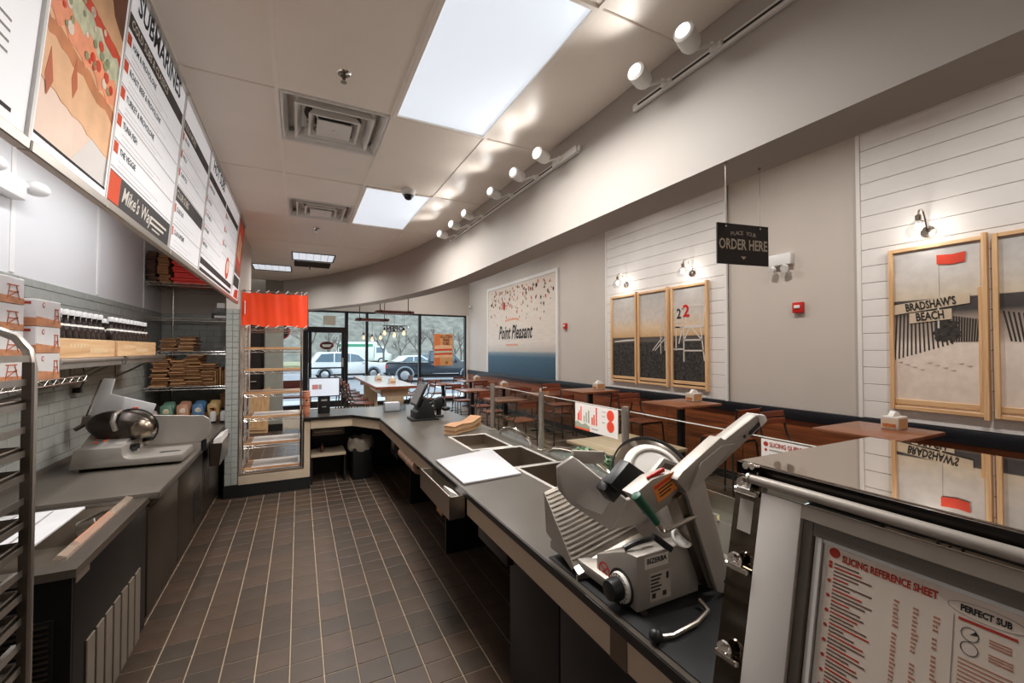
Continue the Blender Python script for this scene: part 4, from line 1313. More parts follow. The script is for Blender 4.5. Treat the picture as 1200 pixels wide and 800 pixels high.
for k in (3, 5, 7, 8, 10, 11, 13, 14, 16):
    z = .20 + k * .079 + .004
    lab = ['lowest', 'second', 'third', 'fourth', 'fifth', 'sixth', 'seventh', 'eighth', 'topmost'][(3, 5, 7, 8, 10, 11, 13, 14, 16).index(k)]
    p = thing('sheet_pan', lab + ' sheet pan counted upward in the pan rack', 'pan', ((RX0 + RX1) / 2, 1.70, z), group='sheet pans in the pan rack')
    part('tray', MB().box(-.215, -.31, 0, .215, .31, .004).box(-.22, -.31, .004, -.215, .31, .024).box(.215, -.31, .004, .22, .31, .024).box(-.215, .305, .004, .215, .31, .024).box(-.215, -.31, .004, .215, -.305, .024), PAN, p)
    part('lip', MB().tube([(-.22, -.31, .025), (.22, -.31, .025), (.22, .31, .025), (-.22, .31, .025)], .004, 6, closed=True), PAN, p)

# ------------------------------------------------------------------ WALL SHELVES, CARTONS, BOTTLE CRATES
t = thing('steel_wall_shelf', 'steel wall shelf with round front edge under the near bottle crate', 'shelf', (-1.38, 3.75, 1.45), group='steel wall shelves')
def steel_shelf(t, y0, y1):
    part('board', MB().box(WX, y0, 1.59, -1.21, y1, 1.602), STEEL, t, world=True)
    part('front_roll', MB().cyl((-1.205, y0, 1.594), (-1.205, y1, 1.594), .016, 14), ALU, t, world=True)
    part('front_flange', MB().box(-1.212, y0 + .01, 1.55, -1.205, y1 - .01, 1.585), ALU, t, world=True)
    for y in (y0 + .08, y1 - .08):
        part('bracket', MB().bar((WX + .005, y, 1.40), (-1.24, y, 1.585), .012, .016).bar((WX + .01, y, 1.38), (WX + .01, y, 1.59), .02, .016), STEEL, t, world=True)
steel_shelf(t, 3.27, 4.22)
t = thing('steel_wall_shelf', 'steel wall shelf with round front edge under the far bottle crate', 'shelf', (-1.38, 4.8, 1.45), group='steel wall shelves')
steel_shelf(t, 4.30, 5.34)
b = thing('wall_outlet', 'black plug hanging on its cord below the steel shelf', 'outlet', (WX, 4.42, 1.3))
part('plate', MB().box(WX + .007, 4.38, 1.30, WX + .02, 4.46, 1.42), STEEL, b, world=True)
part('plug', MB().box(WX + .02, 4.40, 1.33, WX + .06, 4.44, 1.37), BLACKPL, b, world=True, bevel=.005)
part('cord', MB().tube(catmull([(WX + .05, 4.42, 1.36), (WX + .08, 4.42, 1.45), (WX + .05, 4.43, 1.58)], 5), .004, 6), BLACKPL, b, world=True)

WIRE = mat('chrome_wire', (206, 200, 192), .2, metal=1, var=.03)
def wire_shelf(t, x0, x1, y0, y1, z, n_w=14, along='Y', lip='front'):
    """shelf of chrome wire with zigzag truss edges; wires run along 'along'"""
    e = MB()
    for dz in (0, -.03):
        e.tube([(x0, y0, z + dz), (x1, y0, z + dz), (x1, y1, z + dz), (x0, y1, z + dz)], .0035, 6, closed=True)
    part('shelf_frame', e, WIRE, t, world=True)
    zz = MB()
    def zig(a, b):
        L = (Vector(b) - Vector(a)).length
        k = max(2, int(L / .045))
        pts = [Vector(a).lerp(Vector(b), i / k) + Vector((0, 0, -.03 if i % 2 else 0)) for i in range(k + 1)]
        zz.tube(pts, .0028, 5)
    zig((x0, y0, z), (x1, y0, z)); zig((x1, y0, z), (x1, y1, z)); zig((x0, y0, z), (x0, y1, z))
    part('truss_edge', zz, WIRE, t, world=True)
    wr = MB()
    if along == 'Y':
        for i in range(1, n_w):
            x = x0 + (x1 - x0) * i / n_w
            wr.cyl((x, y0, z + .002), (x, y1, z + .002), .002, 5)
    else:
        for i in range(1, n_w):
            y = y0 + (y1 - y0) * i / n_w
            wr.cyl((x0, y, z + .002), (x1, y, z + .002), .002, 5)
    o = part('wires', wr, WIRE, t, world=True)
    o['kind'] = 'stuff'
t = thing('wire_wall_shelf', 'chrome wire wall shelf carrying the printed cartons', 'shelf', (-1.38, 3.0, 1.4))
wire_shelf(t, WX + .01, -1.19, 2.2, 3.58, 1.50, 30, 'X')
part('bracket', MB().bar((WX + .005, 3.5, 1.36), (-1.24, 3.5, 1.47), .012, .016).bar((WX + .01, 3.5, 1.34), (WX + .01, 3.5, 1.49), .02, .016), STEEL, t, world=True)

CARTW = mat('printed_carton', (204, 200, 198), .55, var=.06, scale=6)
CARTS = mat('carton_scene', (176, 120, 84), .55, var=.35, scale=14)
CARTE = mat('carton_edge_red', (150, 46, 34), .6, var=.1)
def carton(y0, y1, z0, z1, label, x1=-1.2):
    t = thing('printed_carton', label, 'box', (-1.36, (y0 + y1) / 2, z0), group='printed cartons on the wire shelf')
    part('box', MB().box(x1 - .32, y0, z0, x1, y1, z1), CARTW, t, world=True, bevel=.003, seg=1)
    S = Sheet(t, (x1, y0, z0), (0, 1, 0), (0, 0, 1), .001)
    w, h = y1 - y0, z1 - z0
    S.poly('scene_print', [(.0, .0), (w, .0), (w, h * .24), (w * .5, h * .30), (0, h * .36)], CARTS)
    S.disc('emblem', [(w * .28, h * .80, h * .10)], INKR)
    S.disc('emblem_centre', [(w * .28, h * .80, h * .06)], CARTW, 2)
    S.line('tower_print', [((w * .72, h * .15), (w * .76, h * .7)), ((w * .92, h * .15), (w * .86, h * .7)), ((w * .72, h * .7), (w * .9, h * .7)), ((w * .74, h * .45), (w * .9, h * .45)), ((w * .74, h * .25), (w * .9, h * .5))], h * .045, mat('rust_ink', (176, 92, 56), .6), 2)
    S2 = Sheet(t, (x1 - .32, y0, z0), (1, 0, 0), (0, 0, 1), .001)
    S2.poly('end_print', [(.0, .0), (.32, .0), (.32, h * .3), (0, h * .4)], CARTS)
    S2.rects('end_stripe', [(.02, h * .8, .3, h * .9)], CARTE)
    return t
zs = [1.505, 1.63, 1.755, 1.88, 2.005]
for k in range(4):
    carton(2.42, 2.91, zs[k], zs[k + 1] - .002, ['lowest', 'second', 'third', 'topmost'][k] + ' printed carton in the tall stack nearest the pan rack')
zs = [1.505, 1.645, 1.785, 1.925]
for k in range(3):
    carton(3.02, 3.265, zs[k], zs[k + 1] - .002, ['lowest', 'middle', 'topmost'][k] + ' printed carton in the short stack beside the bottle crate')
solo('red_carton', MB().box(-1.5, 2.93, 1.505, -1.32, 3.005, 1.86), CARTE, 'narrow dark red carton between the two carton stacks', 'box', bevel=.003)

def crate(y0, y1, label):
    t = thing('bottle_crate', label, 'crate', (-1.36, (y0 + y1) / 2, 1.612), group='pine bottle crates')
    for x in (-1.5, -1.222):
        part('side_board', MB().box(x, y0, 1.612, x + .018, y1, 1.728), PINEH, t, world=True, bevel=.002, seg=1)
    for y in (y0, y1 - .018):
        part('end_board', MB().box(-1.482, y, 1.612, -1.222, y + .018, 1.728), PINEH, t, world=True)
    part('bottom', MB().box(-1.482, y0 + .018, 1.612, -1.222, y1 - .018, 1.622), PINEH, t, world=True)
    S = Sheet(t, (-1.204, y0, 1.612), (0, 1, 0), (0, 0, 1), .0008)
    S.rects('stencil', [(.12 + k * .045, .06 + .004 * (k % 3), .15 + k * .045, .085) for k in range(6)], mat('stencil_ink', (226, 196, 156), .7, var=0))
    S.rects('stencil', [(.40 + k * .04, .03, .43 + k * .04, .058) for k in range(7)], mat('stencil_ink', (226, 196, 156), .7, var=0))
crate(3.27, 4.07, 'pine bottle crate nearest the cartons')
crate(4.14, 5.06, 'pine bottle crate farther along the steel shelf')
BOT = mat('dark_bottle', (36, 24, 20), .12, var=.05, coat=.3)
b0 = thing('bottle', 'dark bottle with white cap standing in a pine crate', 'bottle', (-1.27, 3.34, 1.6235), group='dark bottles in the pine crates')
part('body', MB().lathe([(.001, 0), (.031, 0.0), (.033, .01), (.033, .15), (.027, .18), (.013, .215), (.012, .245), (.014, .25)], (0, 0, 0), 14), BOT, b0)
part('cap', MB().lathe([(.001, .25), (.02, .25), (.02, .278), (.016, .284), (.001, .284)], (0, 0, 0), 12), WHITEPL, b0)
part('neck_label', MB().lathe([(.0278, .182), (.022, .196)], (0, 0, 0), 14, caps=False), INKW, b0)
for yy in [3.34 + k * .083 for k in range(9)] + [4.21 + k * .085 for k in range(10)]:
    for x in (-1.27, -1.39):
        lab_ = 'dark white-capped bottle in the %s row of the crate %s' % ('front' if x > -1.3 else 'back', 'beside the cartons' if yy < 4.1 else 'farther from the cartons')
        if abs(yy - 3.34) < 1e-6 and x == -1.27:
            b0['label'] = lab_
            continue
        clone(b0, (x, yy, 1.6235), 0, lab_)

# ------------------------------------------------------------------ ALCOVE SHELVES
AX0, AX1, AY0, AY1 = -1.525, -0.755, 6.0, 6.72
for z, lab in ((2.415, 'top'), (2.018, 'second'), (1.636, 'third'), (1.234, 'lowest')):
    t = thing('wire_shelf', lab + ' chrome wire shelf in the alcove', 'shelf', ((AX0 + AX1) / 2, 6.45, z - .03), group='chrome wire shelves in the alcove')
    wire_shelf(t, AX0, AX1, AY0, AY1, z, 20, 'Y')
    part('clip', MB().cyl((AX0 + .09, AY1 + .01, z - .05), (AX0 + .09, AY1 + .01, z + .02), .02, 10), WIRE, t, world=True)
for x, lab in ((AX0 + .09, 'left'), (AX1 - .06, 'right')):
    t = thing('shelf_upright', lab + ' chrome upright behind the alcove shelves', 'shelf post', (x, 6.735, .826), group='chrome uprights in the alcove')
    part('pole', MB().cyl((0, 0, 0), (0, 0, 1.62), .011, 10), WIRE, t)
    part('foot', MB().cyl((0, 0, 0), (0, 0, .012), .014, 10), WIRE, t)
# flat cartons on the top shelf
r3 = random.Random(5)
CARDD = mat('dark_cardboard', (74, 50, 38), .85, var=.15)
REDC = mat('red_carton_board', (206, 44, 32), .55, var=.06)
def flat_stack(x0, x1, y0, y1, z, n_, h, m, name, label, cat, group, jit=.012):
    mesh_ = {}
    for k in range(n_):
        w_, d_ = x1 - x0, y1 - y0
        if 'm' not in mesh_:
            mesh_['m'] = MB().box(-w_ / 2, -d_ / 2, 0, w_ / 2, d_ / 2, h * .92).mesh(name, m, bevel=.003, seg=1)
        o = link(name, mesh_['m'])
        o.location = ((x0 + x1) / 2 + r3.uniform(-jit, jit), (y0 + y1) / 2 + r3.uniform(-jit, jit), z + k * h)
        o.rotation_euler = (0, 0, r3.uniform(-.03, .03))
        tag(o, label, cat, group)
flat_stack(-1.535, -1.455, 6.06, 6.5, 2.4205, 11, .032, CARDD, 'flat_carton', 'dark flattened carton in the leftmost stack on the top alcove shelf', 'carton', 'dark flat cartons')
flat_stack(-1.432, -1.33, 6.06, 6.5, 2.4205, 10, .032, CARD, 'flat_carton', 'brown flattened carton beside the red stack on the top alcove shelf', 'carton', 'brown flat cartons')
flat_stack(-1.30, -.80, 6.06, 6.5, 2.4205, 10, .032, REDC, 'flat_carton', 'bright red flattened carton on the top alcove shelf', 'carton', 'red flat cartons')
# tag printer on the second shelf
t = thing('tag_printer', 'small black printer with white paper on the second alcove shelf', 'printer', (-.85, 6.2, 2.0225))
part('body', MB().box(-.09, -.08, 0, .09, .1, .075), BLACKPL, t, bevel=.006)
part('head', MB().box(-.055, -.06, .075, .05, .06, .14), mat('grey_plastic', (110, 104, 98), .5), t, bevel=.006)
part('paper', MB().box(-.04, -.045, .14, .04, -.04, .2), PAPER, t)
part('name_strip', MB().box(-.06, -.0815, .02, .06, -.08, .045), INKW, t)
# folded paper bags
bagm = []
for k in range(4):
    mb = MB()
    n_ = 7
    top, bot = [], []
    for i in range(n_):
        for j in range(4):
            a, b = -.075 + .15 * i / (n_ - 1), -.15 + .3 * j / 3
            zz = .008 * math.sin(i * 1.9 + k) + .006 * math.cos(j * 2.1 + k * 1.7)
            edge = 1 if (0 < i < n_ - 1 and 0 < j < 3) else .35
            top.append((a, b, .0155 + (zz + .008) * edge * .5))
            bot.append((a, b, .001 + (.003 if edge < 1 else 0)))
    vs = top + bot
    N = n_ * 4
    fs = []
    for i in range(n_ - 1):
        for j in range(3):
            q = i * 4 + j
            fs += [(q, q + 4, q + 5, q + 1), (N + q, N + q + 1, N + q + 5, N + q + 4)]
    rim = [i * 4 for i in range(n_)] + [(n_ - 1) * 4 + j for j in range(1, 4)] + [i * 4 + 3 for i in range(n_ - 2, -1, -1)] + [2, 1]
    fs += [(rim[i], rim[(i + 1) % len(rim)], N + rim[(i + 1) % len(rim)], N + rim[i]) for i in range(len(rim))]
    mb.add(vs, fs)
    bagm.append(mb.mesh('paper_bag', [KRAFT, CARD, mat('tan_paper', (198, 150, 104), .8, var=.1), CARD][k]))
for x, nm, cnt, lab in ((-1.40, 0, 16, 'first'), (-1.245, 1, 14, 'second'), (-1.09, 2, 17, 'third'), (-.955, 3, 12, 'fourth')):
    for k in range(cnt):
        o = link('paper_bag', bagm[(k * 3 + nm) % 4])
        o.location = (x + r3.uniform(-.014, .014), 6.2 + r3.uniform(-.02, .02), 1.2385 + k * .0215)
        o.rotation_euler = (0, 0, r3.uniform(-.14, .14))
        tag(o, 'folded brown paper bag in the %s stack from the left on the lowest alcove shelf' % lab, 'paper bag', 'paper bags, %s stack' % lab)
for x, nm, cnt, lab in ((-1.33, 1, 7, 'left'), (-1.16, 2, 8, 'right')):
    for k in range(cnt):
        o = link('paper_bag', bagm[(k + nm) % 4])
        o.location = (x + r3.uniform(-.01, .01), 6.2 + r3.uniform(-.02, .02), 1.6405 + k * .0215)
        o.rotation_euler = (0, 0, r3.uniform(-.14, .14))
        tag(o, 'folded brown paper bag in the %s pile on the third alcove shelf' % lab, 'paper bag', 'paper bags, %s pile' % lab)
for k in range(5):
    mb = MB().box(-.008, -.13, 0, .008, .13, .17 + .02 * (k % 3))
    o = solo('paper_sleeve', mb.shift((-.885 + k * .024, 6.2, 1.2385)), [KRAFT, CARD][k % 2], 'upright paper sleeve at the right end of the lowest alcove shelf', 'sleeve', 'upright paper sleeves', bevel=.003)
# snack boxes, jar and pump bottles on the counter below
def snack(x, col1, col2, label):
    t = thing('snack_box', label, 'snack box', (x, 6.12, .826), group='snack boxes on the left worktop')
    part('carton', MB().box(-.068, -.10, 0, .068, .10, .10), CARD, t, bevel=.002, seg=1)
    for k in range(3):
        bb = MB().sphere((0, 0, 0), 1, 16, 10)
        bb.v = [(math.copysign(abs(p[0]) ** .45, p[0]) * .06, p[1] * .024, math.copysign(abs(p[2]) ** .55, p[2]) * .085) for p in bb.v]
        bb.xf(Matrix.Translation((0, -.075 + k * .06, .13 + .01 * k)) @ Matrix.Rotation(R(-14), 4, 'X') @ Matrix.Rotation(R((-8, 6, 2)[k]), 4, 'Y'))
        bag = part('snack_bag', bb, mat('bag_%d_%d_%d' % col1, col1, .35, var=.12, scale=20), t)
        c = MB().sphere((0, -.1, .135), .032, 10, 6, (1, .25, 1))
        if k == 0:
            part('bag_print', c, mat('bagp_%d_%d_%d' % col2, col2, .35, var=.2, scale=30), bag)
snack(-1.335, (96, 132, 112), (214, 200, 170), 'green snack bags in a carton on the left worktop')
snack(-1.185, (190, 136, 106), (232, 216, 190), 'orange and cream snack bags in a carton on the left worktop')
snack(-1.04, (84, 124, 164), (224, 214, 196), 'blue snack bags in a carton on the left worktop')
snack(-.895, (206, 172, 112), (206, 110, 60), 'yellow snack bags in a carton on the left worktop')
t = thing('straw_jar', 'round glass jar with a white scoop beside the snack boxes', 'jar', (-1.46, 5.95, .826))
part('glass', MB().lathe([(.05, 0), (.075, .03), (.08, .1), (.06, .15), (.055, .16)], (0, 0, 0), 18), mat('jar_glass', (206, 190, 180), .1, var=.1, alpha=.7), t)
part('scoop', MB().cyl((.0, 0, .06), (.04, 0, .23), .012, 8), WHITEPL, t)
t = thing('kraft_carton', 'open brown carton behind the pump bottles', 'carton', (-.80, 6.4, .826))
part('box', MB().box(-.06, -.14, 0, .055, .1, .25), CARD, t, bevel=.002, seg=1)
part('flap', MB().prism([(-.06, -.14, .25), (.055, -.14, .25), (.055, -.19, .31), (-.06, -.19, .30)], (0, .004, .002)), KRAFT, t)
part('bag_inside', MB().sphere((0, -.03, .26), .06, 10, 7, (.8, 1.2, .7)), KRAFT, t)
for x, lab in ((-.875, 'left of the two white pump bottles by the tiled wing wall'), (-.775, 'right of the two white pump bottles by the tiled wing wall')):
    t = thing('pump_bottle', lab, 'bottle', (x, 5.88, .826), group='white pump bottles')
    part('body', MB().lathe([(.03, 0), (.032, .01), (.032, .11), (.02, .13), (.014, .135)], (0, 0, 0), 16), WHITEPL, t)
    part('pump', MB().cyl((0, 0, .134), (0, 0, .165), .009, 8).bar((0, 0, .165), (-.03, -.02, .163), .01, .01), BLACKPL, t)
    part('base_band', MB().lathe([(.033, 0), (.033, .02)], (0, 0, 0), 16), BLACKPL, t)
# steel bin with white liner on the counter edge
t = thing('edge_bin', 'steel bin with white papers hooked on the left worktop edge', 'bin', (-.68, 5.0, .6))
part('shell', MB().prism([(-.728, 4.72, .60), (-.65, 4.72, .60), (-.63, 4.72, .80), (-.728, 4.72, .80)], (0, .012, 0)).prism([(-.728, 5.20, .60), (-.65, 5.20, .60), (-.63, 5.20, .80), (-.728, 5.20, .80)], (0, .012, 0))
     .prism([(-.65, 4.72, .60), (-.63, 4.72, .80), (-.636, 4.72, .80), (-.656, 4.72, .60)], (0, .49, 0)).box(-.728, 4.72, .60, -.72, 5.21, .82).box(-.728, 4.72, .595, -.65, 5.21, .602), STEELD, t, world=True)
part('paper_liner', MB().prism([(-.715, 4.76, .70), (-.645, 4.76, .72), (-.64, 4.76, .86), (-.70, 4.76, .83)], (0, .4, 0)), PAPER, t, world=True)
part('hook', MB().box(-.736, 4.8, .80, -.72, 5.1, .832), STEEL, t, world=True)
# ------------------------------------------------------------------ LOW WALL, BREAD RACK
PLAM = TAUPE
wall_low = struct('wall_low', MB().box(-0.60, 5.665, 0.14, 0.125, 5.72, 0.235).box(0.062, 5.665, 0.235, 0.125, 6.3, 0.80), PLAM)
part('base_tile', MB().box(-0.605, 5.655, 0, 0.13, 5.70, 0.14), DARK, wall_low)
part('steel_sill', MB().box(-0.60, 5.672, 0.235, 0.062, 5.75, 0.25), STEEL, wall_low)
part('inner_side', MB().box(0.045, 5.72, 0.0, 0.062, 6.3, 0.80), STEELD, wall_low)

t = thing('bread_rack', 'chrome wire bread rack with wooden boards and orange curtain', 'rack', (-0.27, 6.0, 0))
BX0, BX1, BY0, BY1 = -0.575, 0.025, 5.76, 6.26
for x in (BX0, BX1):
    for y in (BY0, BY1):
        part('post', MB().cyl((x, y, 0.03), (x, y, 2.36), .0125, 10), CHROME, t, world=True)
        part('leveller', MB().cyl((x, y, 0), (x, y, .03), .018, 10), BLACKPL, t, world=True)
SHZ = [0.262, 0.550, 0.858, 1.137, 1.408, 1.658, 1.905]
for z in SHZ:
    s = link('shelf', None, t)
    s.location = (0, 0, 0)
    wire_shelf(s, BX0, BX1, BY0, BY1, z, 12, 'Y')
sidew = MB()
for z in [0.32 + .06 * k for k in range(26)]:
    for x in (BX0 - .012,):
        sidew.cyl((x, BY0, z), (x, BY1, z), .002, 5)
o = part('side_wires', sidew, WIRE, t, world=True)
o['kind'] = 'stuff'
for z in (2.34, 1.925):
    top = MB().tube([(BX0 - .02, BY0 - .02, z), (BX1 + .06, BY0 - .02, z), (BX1 + .06, BY1 + .02, z), (BX0 - .02, BY1 + .02, z)], .005, 6, closed=True)
    part('curtain_rail', top, CHROME, t, world=True)
# pleated curtain on three sides
def curtain(p0, p1, z0, z1, amp=.007, k=60):
    p0, p1 = Vector(p0), Vector(p1)
    d = (p1 - p0)
    nrm = Vector((d.y, -d.x, 0)).normalized()
    vs, fs = [], []
    for i in range(k + 1):
        s = i / k
        for j in range(5):
            q = j / 4
            off = amp * math.sin(s * 17) * (.4 + .6 * math.sin(q * math.pi)) + .0015 * math.sin(s * 51 + q * 2)
            sag = .012 * math.sin(s * 12) * (1 if j == 0 else 0) - .015 * abs(math.sin(s * 15.7)) * (1 if j == 4 else 0)
            p = p0 + d * s + nrm * off
            vs.append((p.x, p.y, z0 + (z1 - z0) * q + sag))
    for i in range(k):
        for j in range(4):
            a = i * 5 + j
            fs.append((a, a + 5, a + 6, a + 1))
    mb = MB()
    mb.add(vs, fs)
    return mb
cu = link('curtain', None, t)
c1 = curtain((BX0 - .02, BY0 - .022, 0), (BX1 + .06, BY0 - .022, 0), 1.935, 2.33)
part('cloth', c1, ORANGE, cu, world=True, smooth=80)
c2 = curtain((BX1 + .062, BY0 - .022, 0), (BX1 + .062, BY1, 0), 1.935, 2.33, k=24)
part('cloth', c2, ORANGE, cu, world=True, smooth=80)
for k in range(7):
    x = BX0 + .02 + k * .10
    for z in (2.335, 1.925):
        part('tie', MB().cyl((x, BY0 - .03, z - .012), (x + .035, BY0 - .03, z + .022), .006, 6), WHITEPL, cu, world=True)
part('tie', MB().cyl((BX0 + .015, BY0 - .045, 2.07), (BX0 + .015, BY0 - .045, 2.22), .006, 6), WHITEPL, cu, world=True)
BOARD = wood('bread_board_wood', (166, 118, 78), (206, 160, 114), .35, 'X', 3, coat=.2)
for k, z in enumerate(SHZ[:6]):
    lab = ['lowest', 'second', 'third', 'fourth', 'fifth', 'topmost'][k]
    b = thing('bread_board', lab + ' wooden board counted upward in the bread rack', 'board', (-0.275, 6.01, z + .0045), group='wooden boards in the bread rack')
    part('board', MB().box(-.285, -.235, 0, .285, .235, .012), BOARD, b)
    part('edge_strip', MB().box(-.285, -.247, 0, .285, -.235, .026), BOARD, b, bevel=.002, seg=1)
    if k < 3:
        part('paper_sheet', MB().box(-.22, -.2, .0122, .27, .22, .0135), PAPER, b)

# ------------------------------------------------------------------ MAIN COUNTER
CT = 0.846
EDGE = mat('counter_edge_black', (26, 24, 23), .35, var=.05)
t = thing('service_counter', 'L-shaped charcoal service counter with beige apron', 'counter', (1.32, 3.4, 0))
top_poly = [(0.05, 5.655), (0.60, 5.655), (0.867, 5.23), (0.867, 0.70), (1.80, 0.70), (1.80, 6.33), (0.05, 6.33)]
wells = {'A': (1.27, 3.24, 1.60, 3.80), 'B': (1.33, 2.64, 1.665, 3.17), 'C': (1.36, 2.14, 1.70, 2.60)}
# slab built as strips around the three wells
mb = MB()
def slab(x0, y0, x1, y1):
    mb.box(x0, y0, CT - .03, x1, y1, CT)
slab(0.867, 0.70, 1.27, 5.23)
slab(1.27, 0.70, 1.80, 2.14); slab(1.70, 2.14, 1.80, 3.80); slab(1.27, 3.80, 1.80, 5.23)
slab(1.27, 2.14, 1.36, 2.60); slab(1.27, 2.60, 1.70, 2.64); slab(1.27, 2.64, 1.33, 3.17); slab(1.665, 2.60, 1.70, 3.17)
slab(1.27, 3.17, 1.70, 3.24); slab(1.60, 3.24, 1.70, 3.80)
mb.prism([(x, y, CT - .03) for x, y in [(0.867, 5.23), (1.80, 5.23), (1.80, 6.33), (0.05, 6.33), (0.05, 5.655), (0.60, 5.655)]], (0, 0, .03))
part('worktop', mb, COUNTER, t, world=True)
pe = [(0.05, 5.652), (0.598, 5.652), (0.864, 5.228), (0.864, 0.70)]
eb = MB()
for a, b in zip(pe[:-1], pe[1:]):
    eb.bar((a[0], a[1], CT - .017), (b[0], b[1], CT - .017), .008, .03)
part('edge_band', eb, EDGE, t, world=True)
ap = MB()
for a, b in zip([(0.13, 5.675), (0.605, 5.675), (0.885, 5.24)], [(0.605, 5.675), (0.885, 5.24), (0.885, 3.02)]):
    ap.bar((a[0], a[1], CT - .085), (b[0], b[1], CT - .085), .02, .105)
ap.bar((0.885, 2.33, CT - .085), (0.885, .70, CT - .085), .02, .105)
part('apron', ap, PLAM, t, world=True)
part('front_wall', MB().box(1.74, 0.72, 0, 1.80, 6.25, CT - .03), DARK, t, world=True)
part('rear_panel', MB().box(0.135, 6.26, 0, 1.80, 6.32, CT - .03), DARK, t, world=True)
for y in (1.0, 2.05, 3.35, 4.6):
    part('support_panel', MB().box(1.08, y, 0, 1.74, y + .03, CT - .03), BLACK, t, world=True)
part('splice_plate', MB().box(.872, .985, CT - .138, .876, 1.06, CT - .035), STEELD, t, world=True)
for nme, (x0, y0, x1, y1) in wells.items():
    d = .09 if nme == 'A' else .17
    w_ = part('well', MB().box(x0, y0, CT - d - .004, x1, y1, CT - d).box(x0, y0, CT - d, x0 + .004, y1, CT - .002).box(x1 - .004, y0, CT - d, x1, y1, CT - .002).box(x0, y0, CT - d, x1, y0 + .004, CT - .002).box(x0, y1 - .004, CT - d, x1, y1, CT - .002), mat('well_steel', (146, 133, 119), .3, metal=.9), t, world=True, label='sunken steel well')
    q = .024
    part('rim', MB().box(x0 - q, y0 - q, CT - .001, x1 + q, y0, CT + .005).box(x0 - q, y1, CT - .001, x1 + q, y1 + q, CT + .005).box(x0 - q, y0, CT - .001, x0, y1, CT + .005).box(x1, y0, CT - .001, x1 + q, y1, CT + .005), mat('rim_steel', (208, 202, 194), .28, metal=.55), w_, world=True, bevel=.002, seg=1)
    if nme != 'A':
        part('drain', MB().cyl(((x0 + x1) / 2 - .02, (y0 + y1) / 2, CT - d), ((x0 + x1) / 2 - .02, (y0 + y1) / 2, CT - d + .012), .04, 16), CHROME, w_, world=True)
part('drain_deck', MB().box(1.285, 2.60, CT - .0005, 1.33, 3.24, CT + .003).box(1.24, 3.17, CT - .0005, 1.70, 3.235, CT + .003), mat('well_steel', (146, 133, 119), .3, metal=.9), t, world=True)

# white cutting board
t = thing('cutting_board', 'white cutting board lying beside the steel wells', 'cutting board', (1.11, 2.77, CT + .001))
part('board', MB().prism([(.893, 2.43, CT + .001), (1.30, 2.46, CT + .001), (1.385, 3.14, CT + .007), (.897, 3.03, CT + .001)], (0, 0, .014)), mat('white_board', (184, 184, 187), .3, var=.02), t, world=True, bevel=.004)
part('handle_slot', MB().prism([(.935, 2.55, CT + .0152), (.95, 2.55, CT + .0152), (.95, 2.72, CT + .0156), (.935, 2.72, CT + .0156)], (0, 0, .0006)), mat('slot_white', (240, 240, 240), .3), t, world=True)

# pile of paper bags on the counter
bag_col = [mat('counter_bag_%d' % k, c, .7, var=.1, scale=8) for k, c in enumerate([(200, 164, 124), (176, 138, 100), (156, 116, 82), (188, 150, 112)])]
for k in range(7):
    ang = R(31)
    mb = MB()
    pts_t, pts_b = [], []
    ns = 8
    for i in range(ns + 1):
        s = i / ns
        lift = (.045 * s * s + .012 * math.sin(s * 7)) * (.45 + k * .08)
        for w_ in (-.07, .07):
            pts_t.append((-.20 + .42 * s, w_, lift + .009))
            pts_b.append((-.20 + .42 * s, w_, lift))
    N = len(pts_t)
    fs = []
    for i in range(ns):
        a = i * 2
        fs += [(a, a + 2, a + 3, a + 1), (N + a, N + a + 1, N + a + 3, N + a + 2), (a, N + a, N + a + 2, a + 2), (a + 1, a + 3, N + a + 3, N + a + 1)]
    fs += [(0, 1, N + 1, N), (N - 2, 2 * N - 2, 2 * N - 1, N - 1)]
    mb.add(pts_t + pts_b, fs)
    o = link('bread_bag', mb.mesh('bread_bag', bag_col[k % 4]))
    o.location = (1.47, 4.04, CT + .001 + k * .0115)
    o.rotation_euler = (0, 0, ang + r3.uniform(-.02, .02))
    tag(o, 'long tan paper bread bag in the pile on the counter', 'paper bag', 'bread bags piled on the counter')

# point of sale terminal
t = thing('register_terminal', 'black touchscreen register on its wedge stand', 'register', (1.30, 5.02, CT))
part('stand', MB().prism([(-.11, -.20, 0), (.14, -.20, 0), (.10, -.20, .12), (.02, -.20, .26), (-.02, -.20, .24), (-.08, -.20, .11), (-.11, -.20, .10)], (0, .26, 0)), BLACKPL, t, bevel=.006)
part('foot', MB().box(-.15, -.21, 0, .16, .07, .022), BLACKPL, t, bevel=.006)
sc = part('screen', MB().prism([(-.115, -.24, .17), (.01, -.24, .43), (.03, -.24, .42), (-.095, -.24, .16)], (0, .34, 0)), mat('black_bezel', (24, 22, 22), .3), t, bevel=.004)
part('display', MB().prism([(-.108, -.22, .192), (-.001, -.22, .415), (-.002, .08, .4155), (-.109, .08, .1925)], (-.0012, 0, .0006)), mat('screen_grey', (98, 96, 96), .15, var=.03, emit=.02), sc)
part('card_reader', MB().box(.02, .10, .24, .05, .13, .36), BLACKPL, t, bevel=.004)
t = thing('card_terminal', 'small black card terminal on a swivel post', 'card terminal', (1.53, 5.05, CT))
part('base', MB().cyl((0, 0, 0), (0, 0, .02), .06, 18), BLACKPL, t, bevel=.004, seg=1)
part('post', MB().cyl((0, 0, .02), (0, 0, .11), .03, 12), BLACKPL, t)
part('terminal', MB().prism([(-.05, -.05, .09), (.05, -.05, .12), (.02, -.05, .24), (-.06, -.05, .21)], (0, .10, 0)), BLACKPL, t, bevel=.006)
part('side_grip', MB().sphere((.09, 0, .09), .035, 12, 8, (1.6, 1, .8)).cyl((0, 0, .1), (.09, 0, .09), .014, 8), BLACKPL, t)
